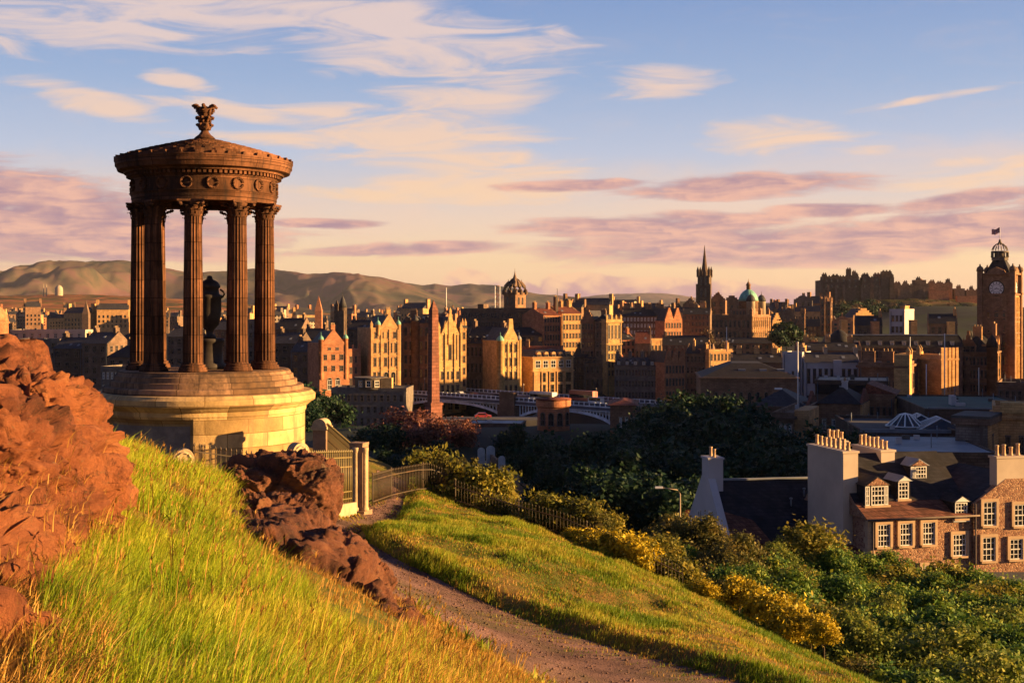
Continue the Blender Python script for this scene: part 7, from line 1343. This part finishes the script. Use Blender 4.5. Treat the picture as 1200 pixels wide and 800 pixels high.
    # cottage with white gable
    Yc = 99; c = Bd('cottage', 'long slate-roofed cottage with a white gable end and small chimney', 851, 1012, 632, Yc, 10, 8.0, 76, 'white_render', 'house', wall=False); c.mat = MT['white_render']
    Wc, Hc = c.W, c.H; zr = c.z(571); rise = zr - Hc
    q = MB(); q.box(.3, Wc, .2, 8.3, 0, Hc); c.part('wall', q, m_rub)
    q = MB(); q.ext_x([(-.25, 0), (8.75, 0), (8.75, Hc + .15), (5.0, zr + .35), (3.5, zr + .35), (-.25, Hc + .15)], -.3, .3); gbl = c.part('gable', q, 'white_render')
    for yy, zz in ((2.7, Hc + .8), (5.6, Hc + .4)): sash(gbl, -.31, yy, zz, .6, 1.0, 2, 2, -pi / 2, False)
    q = MB(); q.add([(.3, -.45, Hc - .3), (Wc + .3, -.45, Hc - .3), (Wc + .3, 4.25, zr), (.3, 4.25, zr)], [(0, 1, 2, 3)], 0); q.add([(.3, 4.25, zr), (Wc + .3, 4.25, zr), (Wc + .3, 8.95, Hc - .3), (.3, 8.95, Hc - .3)], [(0, 1, 2, 3)], 0); q.add([(Wc + .29, -.45, Hc - .3), (Wc + .29, 8.95, Hc - .3), (Wc + .29, 4.25, zr)], [(0, 1, 2)], 0)
    rf = q.build('roof', MT['dark_slate'], c.e)
    for pts in ([(.32, -.5, .0), (3.6, -.5, .0), (2.6, 1.2, .3), (.32, 1.9, .46)], [(8.2, -.5, .0), (Wc + .2, -.5, .0), (Wc + .2, .05, .115), (8.2, .35, .17)]):
        q = MB(); q.add([(x, y, Hc - .3 + rise * 1.0 * (y + .45) / 4.7 * 1.07 + .05) for x, y, _ in pts], [(0, 1, 2, 3)]); q.build('tile_patch', MT['brown_tile'], rf)
    q = MB(); q.box(.3, Wc + .3, 4.12, 4.38, zr - .05, zr + .1); q.build('ridge', MT['lead'], rf)
    for x, y in ((6.2, 2.2), (7.6, 2.9), (12.6, 1.1)): q = MB(); zz = Hc - .3 + (rise + .3) * (y + .45) / 4.7; q.tube([(x, y, zz - .1), (x, y, zz + .55)], .07, 6); q.lathe([(.12, zz + .5), (.14, zz + .62), (0, zz + .66)], 8, c=(x, y)); q.build('roof_vent', MT['lead'], rf)
    q = MB(); y = .6; zz = Hc + (rise + .3) * (y + .45) / 4.7; q.add([(11.2, y, zz - .22), (12.2, y, zz - .22), (12.2, y + .8, zz + .6), (11.2, y + .8, zz + .6)], [(0, 1, 2, 3)]); q.build('skylight', MT['glass'], rf)
    stack(.35, 4.25, 1.2, 1.7, Hc, c.z(540) - .3, '', 'white_render', 2, c.e)
    # red framed lean-to by the cottage
    x, y, z = P(964, 662, 93); q = thing('lean_to', 'small red-framed glazed lean-to between cottage and stone house', 'lean-to', (x, y, z - 2.5), -.08); s = MB()
    for k in range(7): s.box(k * .62, k * .62 + .1, -.05, .05, 0, 3.2)
    s.box(-.1, 3.9, -.06, .06, 3.1, 3.3); s.box(-.1, 3.9, -.06, .06, 1.2, 1.32); s.build('frame', M('red_paint', (.34, .09, .055), .6, .2, 2), q); s = MB(); s.box(0, 3.8, .06, 3, 0, 3.1); s.build('glazing', m_glass, q); s = MB(); s.ext_x([(-.3, 3.3), (3.2, 4.1), (3.2, 4.25), (-.3, 3.45)], -.2, 4.0); s.build('roof', MT['red_tile'], q)
houses()
# ================================================================== trees and bushes
def leaf_cloud(seed, n_clump, per, rad, leaf, clump_r, lumps=7, lump_r=.5, flat_bottom=.25, aspect=1.6, droop=.0):
    """leaf-sized quads gathered in clumps over several lobes of a crown of half-size rad (x, y, z), base at z = 0"""
    r = np.random.RandomState(seed); rad = np.array(rad, float)
    L = r.randn(lumps, 3); L /= np.linalg.norm(L, axis=1)[:, None]; L *= (.38 + .50 * r.rand(lumps))[:, None]; L[:, 2] = np.abs(L[:, 2]) * .9 - .15; L[0] = 0
    lr = lump_r * (.7 + .6 * r.rand(lumps)); lr[0] = .45
    k = r.randint(0, lumps, n_clump); d = r.randn(n_clump, 3); d /= np.linalg.norm(d, axis=1)[:, None]
    c = L[k] + d * (lr[k] * (.62 + .42 * r.rand(n_clump)))[:, None]; ok = c[:, 2] > -1 + flat_bottom; c = c[ok]; n = len(c)
    out = d[ok]; cr = clump_r * (.5 + r.rand(n))
    p = np.repeat(c * rad, per, axis=0) + r.randn(n * per, 3) * np.repeat(cr, per)[:, None] * np.array([1, 1, .7]) * .6; m = len(p)
    nrm = np.repeat(out, per, axis=0) * .7 + r.randn(m, 3) * .65 + np.array([0, 0, .35]); nrm /= np.linalg.norm(nrm, axis=1)[:, None]
    a = np.cross(nrm, r.randn(m, 3)); a /= np.linalg.norm(a, axis=1)[:, None]; bb = np.cross(nrm, a); s = leaf * (.4 + 1.3 * r.rand(m) ** 1.6)[:, None] * np.repeat(.75 + .5 * r.rand(n), per)[:, None]
    V = np.stack([p - a * s * aspect / 2, p - bb * s / 2 - nrm * s * .12, p + a * s * aspect / 2, p + bb * s / 2 - nrm * s * .12], axis=1).reshape(-1, 3); V[:, 2] += rad[2]
    return V, np.arange(len(V)).reshape(-1, 4), c * rad + np.array([0, 0, rad[2]])
m_bark = M('bark', (.07, .05, .035), .95, .3, 3, bump=.5, bscale=6)
LM = {}
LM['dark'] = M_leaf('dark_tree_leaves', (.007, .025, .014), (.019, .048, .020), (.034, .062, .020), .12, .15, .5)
LM['green'] = M_leaf('green_leaves', (.04, .105, .022), (.12, .195, .025), (.29, .30, .035), .5, .25, .5)
LM['yellow'] = M_leaf('yellow_green_leaves', (.07, .085, .012), (.20, .18, .022), (.34, .25, .04), .8, .3, .6)
LM['olive'] = M_leaf('olive_leaves', (.05, .06, .014), (.13, .115, .024), (.22, .16, .04), .6, .25, .55)
LM['gorse'] = M_leaf('gorse_leaves', (.14, .14, .012), (.48, .34, .014), (.66, .50, .025), .9, .2, .6)
LM['rust'] = M_leaf('copper_leaves', (.06, .022, .022), (.16, .06, .045), (.26, .11, .07), .3, .2, .6)
LM['brown'] = M_leaf('bare_brown_twigs', (.05, .035, .025), (.11, .075, .045), (.17, .11, .06), .3, .2, .6)
PT = {}
def proto(key, kind, seed, *a, **k):
    V, Fc, cl = leaf_cloud(seed, *a, **k); zm = float(np.percentile(V[:, 2], 99.3)); PT[key] = (np_mesh('crown', V, Fc, LM[kind], False), cl, (a[2][0], a[2][1], zm / 2))
def tree(key, name, label, x, y, z, s, group=None, trunk=3.0, rz=None, cat='tree', sz=1.0):
    me, cl, rad = PT[key]; t = thing(name, label, cat, (x, y, z), RR.uniform(0, 6.28) if rz is None else rz, group)
    inst('crown', me, t, (0, 0, trunk * .6), 0, (s, s, s * sz))
    tk = ('tk', key, round(trunk, 1), round(s, 1))
    if tk not in PT:
        b = MB(); h = trunk + rad[2] * s * 1.1; r0 = max(.035 * h * .6, .02); b.tube([(0, 0, -1), (.02 * h, 0, h * .3), (0, .02 * h, h * .6), (0, 0, h)], [r0 * 1.2, r0 * .9, r0 * .6, r0 * .15], 7)
        for i in range(9):
            q = cl[(i * 37) % len(cl)] * s; z0 = max(trunk * .5, q[2] * .45 + trunk * .35); b.tube([(0, 0, z0), (q[0] * .5, q[1] * .5, (z0 + q[2] * sz + trunk * .6) * .52), (q[0] * .95, q[1] * .95, q[2] * sz + trunk * .6)], [r0 * .5, r0 * .3, r0 * .06], 5)
        PT[tk] = b.mesh('trunk', m_bark)
    inst('trunk', PT[tk], t); return t
def trees():
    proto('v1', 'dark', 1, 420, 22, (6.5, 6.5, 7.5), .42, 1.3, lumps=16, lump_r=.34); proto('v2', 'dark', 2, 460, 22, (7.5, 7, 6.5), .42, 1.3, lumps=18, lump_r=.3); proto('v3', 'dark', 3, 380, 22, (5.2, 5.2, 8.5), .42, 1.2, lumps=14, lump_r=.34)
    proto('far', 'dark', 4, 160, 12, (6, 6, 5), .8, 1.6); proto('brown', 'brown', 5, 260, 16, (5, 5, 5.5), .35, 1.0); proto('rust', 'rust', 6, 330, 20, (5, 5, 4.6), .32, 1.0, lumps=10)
    proto('lit', 'olive', 7, 360, 20, (5.5, 5.5, 5), .36, 1.1, lumps=9)
    proto('n1', 'green', 8, 520, 52, (2.6, 2.6, 2.5), .105, .42, lumps=15, lump_r=.31); proto('n2', 'green', 9, 560, 52, (3.0, 2.8, 2.3), .105, .42, lumps=18, lump_r=.28); proto('n3', 'olive', 10, 520, 52, (2.6, 2.6, 2.4), .10, .42, lumps=15, lump_r=.30); proto('n4', 'yellow', 11, 320, 30, (1.9, 1.9, 2.0), .12, .42, lumps=8)
    LM['light'] = M_leaf('pale_green_leaves', (.06, .10, .02), (.17, .21, .03), (.36, .33, .06), .5, .3, .55); proto('n5', 'light', 21, 560, 50, (2.5, 2.4, 2.5), .10, .42, lumps=14, lump_r=.34)
    proto('b1', 'yellow', 12, 230, 30, (1.0, 1.0, .85), .075, .22, lumps=8, flat_bottom=.05); proto('b2', 'olive', 13, 240, 30, (1.0, .9, .9), .07, .22, lumps=8, flat_bottom=.05); proto('g1', 'gorse', 14, 240, 30, (.8, .8, .62), .05, .17, lumps=9, flat_bottom=.05, aspect=2.2); proto('g2', 'gorse', 15, 200, 30, (.65, .65, .7), .05, .16, lumps=7, flat_bottom=.05, aspect=2.2)
    # dark wood in the valley: each row of photo columns and top rows at its distance
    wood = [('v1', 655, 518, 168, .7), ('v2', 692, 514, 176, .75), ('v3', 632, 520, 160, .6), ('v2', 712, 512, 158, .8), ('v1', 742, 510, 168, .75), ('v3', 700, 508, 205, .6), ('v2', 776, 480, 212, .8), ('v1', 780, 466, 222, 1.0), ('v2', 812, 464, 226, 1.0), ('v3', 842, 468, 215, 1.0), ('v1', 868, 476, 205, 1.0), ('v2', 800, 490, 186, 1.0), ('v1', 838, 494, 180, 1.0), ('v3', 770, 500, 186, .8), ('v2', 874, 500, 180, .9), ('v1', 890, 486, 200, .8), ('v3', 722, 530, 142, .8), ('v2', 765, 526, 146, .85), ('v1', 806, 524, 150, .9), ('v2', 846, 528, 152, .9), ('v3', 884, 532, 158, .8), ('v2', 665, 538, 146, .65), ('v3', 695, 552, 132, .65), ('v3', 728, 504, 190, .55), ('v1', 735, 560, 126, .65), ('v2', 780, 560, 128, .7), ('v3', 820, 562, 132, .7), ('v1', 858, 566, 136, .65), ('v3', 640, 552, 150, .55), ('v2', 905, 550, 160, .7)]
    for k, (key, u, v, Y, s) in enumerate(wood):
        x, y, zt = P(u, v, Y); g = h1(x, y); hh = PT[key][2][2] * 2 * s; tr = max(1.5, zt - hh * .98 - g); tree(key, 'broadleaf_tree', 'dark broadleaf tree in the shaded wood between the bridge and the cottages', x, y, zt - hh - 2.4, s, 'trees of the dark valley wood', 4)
    for k, (u, v, Y, s) in enumerate(((935, 512, 165, 1.05), (965, 505, 172, 1.15), (995, 512, 165, .95), (945, 532, 150, .9), (985, 530, 150, .8))):
        x, y, zt = P(u, v, Y); key = ('v2', 'v1', 'v3')[k % 3]; hh = PT[key][2][2] * 2 * s; g = zt - hh - 1.8; tree(key, 'broadleaf_tree', 'dark broadleaf tree between the classical terrace and the white chimney stack', x, y, g, s, 'dark trees before the classical terrace', 3.0)
    for k, (u, v, Y, s, lab) in enumerate(((795, 458, 232, .8, 'sunlit olive treetop above the dark wood, left one'), (822, 462, 230, .7, 'sunlit olive treetop above the dark wood, middle one'), (866, 456, 240, .75, 'sunlit olive treetop above the dark wood, nearest the hipped hall'), (768, 468, 236, .5, 'small olive treetop by the red-roofed lodge'))):
        x, y, zt = P(u, v, Y); tree('lit', 'broadleaf_tree', lab, x, y, zt - 10 * s - 3, s, None, 3.5)
    for u, v, Y, s, key, lab in ((375, 455, 300, 1.0, 'v1', 'dark green tree right of the monument drum'), (360, 470, 260, .9, 'v3', 'dark green tree half hidden by the monument cornice'), (395, 500, 260, .8, 'v2', 'low dark tree under the grey tenement rear'), (470, 482, 225, 1.1, 'rust', 'copper-leaved tree in front of the grey tenement rear'), (495, 490, 215, .9, 'rust', 'smaller copper-leaved tree just left of the obelisk foot'), (440, 500, 215, .8, 'v2', 'dark tree left of the copper-leaved tree'), (530, 492, 230, .8, 'rust', 'dull copper-leaved tree right of the obelisk foot'), (600, 500, 225, .7, 'v3', 'dark narrow tree in front of the bridge pier'), (625, 515, 185, .9, 'v1', 'dark tree at the foot of the round tower'),
            (826, 384, 640, 1.2, 'brown', 'bare brown tree below the black spire'), (846, 398, 600, .8, 'brown', 'smaller bare brown tree before the domed bank'), (922, 378, 700, 1.4, 'far', 'green tree right of the domed bank'), (912, 388, 680, 1.0, 'far', 'smaller green tree at the bank flank'), (948, 392, 700, 1.2, 'brown', 'brown tree below the twin gothic towers'), (960, 400, 680, .9, 'rust', 'reddish tree below the twin gothic towers'), (420, 535, 170, .6, 'v1', 'low dark tree below the square pier'), (455, 530, 175, .6, 'v3', 'low dark tree beyond the downhill fence'), (510, 520, 185, .6, 'v2', 'low dark tree at the burial ground edge')):
        x, y, zt = P(u, v, Y); hh = PT[key][2][2] * 2 * s; tree(key, 'broadleaf_tree', lab, x, y, zt - hh - 1.8, s, None, 3.0)
    r = random.Random(9)
    for k in range(110):                                    # the wooded castle slope
        u = r.uniform(985, 1150); v = r.uniform(350, 388) + max(0, (u - 1090) * .12); Y = 1285 - (v - 350) * 5; s = r.uniform(.9, 2.0); x, y, zt = P(u, v, Y); tree('far' if r.random() < .7 else 'brown', 'broadleaf_tree', 'small distant tree on the slope below the castle', x, y, zt - 10 * s - 2, s, 'trees on the castle slope', 3.0)
    # trees and bushes below the crest, right foreground
    near = [('n3', 795, 606, 78, .8), ('n3', 818, 606, 74, .9), ('n3', 862, 630, 70, .9), ('n2', 800, 640, 72, .7), ('n3', 892, 646, 78, 1.0), ('n1', 908, 654, 70, .9), ('n2', 938, 654, 76, .9), ('n4', 962, 616, 78, 1.25), ('n1', 985, 644, 76, .8), ('n2', 1012, 652, 78, .85), ('n1', 1040, 646, 82, .8), ('n2', 1075, 668, 78, .85), ('n4', 1112, 660, 76, 1.1), ('n4', 1060, 664, 74, 1.0), ('n1', 1095, 672, 72, .85), ('n2', 1145, 672, 74, .9), ('n1', 1185, 680, 70, .85), ('n4', 1158, 684, 68, .9),
            ('n2', 870, 664, 60, .75), ('n1', 915, 672, 58, .8), ('n2', 962, 674, 62, .85), ('n1', 1005, 680, 64, .85), ('n2', 1055, 690, 62, .9), ('n1', 1100, 694, 60, .9), ('n2', 1150, 700, 60, .9), ('n1', 1195, 704, 58, .9), ('n4', 1130, 690, 62, .9), ('n4', 1030, 682, 66, .8), ('n3', 845, 656, 62, .65), ('n4', 778, 630, 64, .7), ('n4', 935, 668, 60, .6),
            ('n1', 930, 706, 48, .65), ('n4', 968, 712, 46, .6), ('n2', 1010, 722, 46, .7), ('n1', 1062, 722, 46, .75), ('n2', 1108, 716, 46, .85), ('n1', 1160, 728, 46, .85), ('n2', 1200, 738, 44, .8), ('n5', 990, 722, 36, .55), ('n1', 1040, 762, 36, .6), ('n5', 1098, 738, 36, .85), ('n1', 1165, 765, 36, .75), ('n2', 1210, 770, 38, .75), ('n3', 1015, 778, 32, .45), ('n2', 1075, 788, 31, .55), ('n5', 1140, 770, 32, .7), ('n5', 905, 640, 72, .6), ('n5', 1030, 700, 50, .6), ('n5', 1180, 712, 50, .7)]
    for k, (key, u, v, Y, s) in enumerate(near):
        x, y, zt = P(u, v, Y); hh = PT[key][2][2] * 2 * s; kind = {'n1': 'deep green', 'n2': 'broad mid-green', 'n3': 'olive', 'n4': 'yellow-leaved', 'n5': 'pale green windblown'}[key]
        own = {(990, 722): 'round pale green tree standing nearest the grass crest at the bottom right', (1098, 738): 'largest pale green feathery tree near the bottom right corner', (962, 616): 'tall yellow-leaved bush in front of the red-framed lean-to', (795, 606): 'olive bush directly below the white cottage gable', (1112, 660): 'yellow-leaved tree just below the windows of the orange stone house'}.get((u, v))
        if own: tree(key, 'bushy_tree', own, x, y, zt - hh - .72, s, None, 1.2); continue
        tree(key, 'bushy_tree', f'{kind} bushy tree on the slope between the grass crest and the stone houses', x, y, zt - hh - .72, s, f'{kind} trees below the crest', 1.2)
    bush = [('b2', 495, 548, 41, 1.0, 1.5), ('b1', 515, 540, 41.5, 1.1, 1.6), ('b2', 530, 552, 40.5, 1.0, 1.4), ('b1', 550, 556, 40, .95, 1.2), ('b1', 568, 562, 39.5, 1.0, 1.2), ('b2', 540, 570, 40, .8, 1), ('b1', 582, 590, 38.6, .6, 1), ('b1', 640, 588, 38, .9, 1.1), ('b1', 655, 592, 37.6, 1.0, 1), ('b2', 672, 598, 37.2, .8, 1), ('b1', 690, 598, 37, .8, 1), ('b1', 612, 606, 38, .5, 1), ('b2', 478, 566, 41, .5, 1), ('b2', 700, 612, 36.5, .6, 1),
            ('g1', 695, 630, 35.2, .8, 1), ('g2', 717, 634, 34.9, .7, 1), ('g1', 735, 636, 34.4, .9, 1), ('g2', 748, 644, 33.8, .8, 1), ('g1', 672, 628, 35.8, .5, 1), ('g2', 826, 690, 31.0, .6, 1), ('g1', 866, 688, 31.5, .65, 1.2), ('g2', 887, 704, 30.6, .55, 1.2), ('g1', 903, 706, 30, .8, 1), ('g2', 925, 722, 29.0, .8, 1), ('g1', 950, 730, 28.4, .6, 1.1), ('b2', 845, 692, 31.6, .6, 1), ('b2', 768, 660, 34.5, .8, 1), ('b1', 795, 668, 34, .7, 1), ('g2', 965, 738, 27.6, .5, 1)]
    for key, u, v, Y, s, sz in bush:
        x, y, zt = P(u, v, Y); hh = PT[key][2][2] * 2 * s * sz; kind = {'b1': 'yellow-green leafy shrub', 'b2': 'olive leafy shrub', 'g1': 'low orange-yellow gorse bush', 'g2': 'upright orange-yellow gorse bush'}[key]
        tree(key, 'shrub' if key[0] == 'b' else 'gorse_bush', f'{kind} along the crest of the grass slope', x, y, min(zt - hh * .95, h1(x, y) + .3), s, f'{kind}s along the crest', .3, None, 'shrub', sz)
trees()
# unseen blocks added beyond the right of the frame to throw shade over the valley
def shade_blocks():
    for x, y, w, d, top, mt, lab in ((140, 128, 62, 70, 106, 'grey_stone', 'massive grey stone block added unseen to shade the valley beyond the right edge'), (165, 205, 60, 92, 105, 'brown_stone', 'long brown range added unseen to shade the valley beyond the right edge'), (215, 352, 50, 95, 100, 'sooty_stone', 'dark block added unseen behind the hotel for its shadow beyond the right edge')):
        z = h1(x, y) - 3; t = thing('office_block', lab, 'building', (x, y, z)); b = MB(); b.box(0, w, 0, d, 0, top - z); b.build('wall', MT[mt], t); b = MB(); b.box(-.5, w + .5, -.5, d + .5, top - z, top - z + .8); b.build('roof', MT['felt'], t)
        me = window_mesh(1.5, 2.2, 'd')
        for j in range(6):
            for i in range(9): inst('window', me, t, (-.01, d * (i + .5) / 9, (top - z) * (j + .6) / 7), -pi / 2)
            for i in range(6): inst('window', me, t, (w * (i + .5) / 6, -.01, (top - z) * (j + .6) / 7))
shade_blocks()
# ------------------------------------------------------------------ evening air over the whole scene
def haze():
    b = MB(); b.box(-14000, 14000, -3000, 17500, 20, 640); o = b.build('haze', principled('haze_air')[0]); m = o.data.materials[0]; t = NT(m.node_tree); t.n.clear()
    out = t.new('ShaderNodeOutputMaterial'); v = t.new('ShaderNodeVolumePrincipled'); v.inputs['Density'].default_value = 1.6e-5; v.inputs['Color'].default_value = (.80, .80, .95, 1); v.inputs['Anisotropy'].default_value = .2
    t.l.new(v.outputs[0], out.inputs['Volume']); tag(o, kind='stuff')
haze()
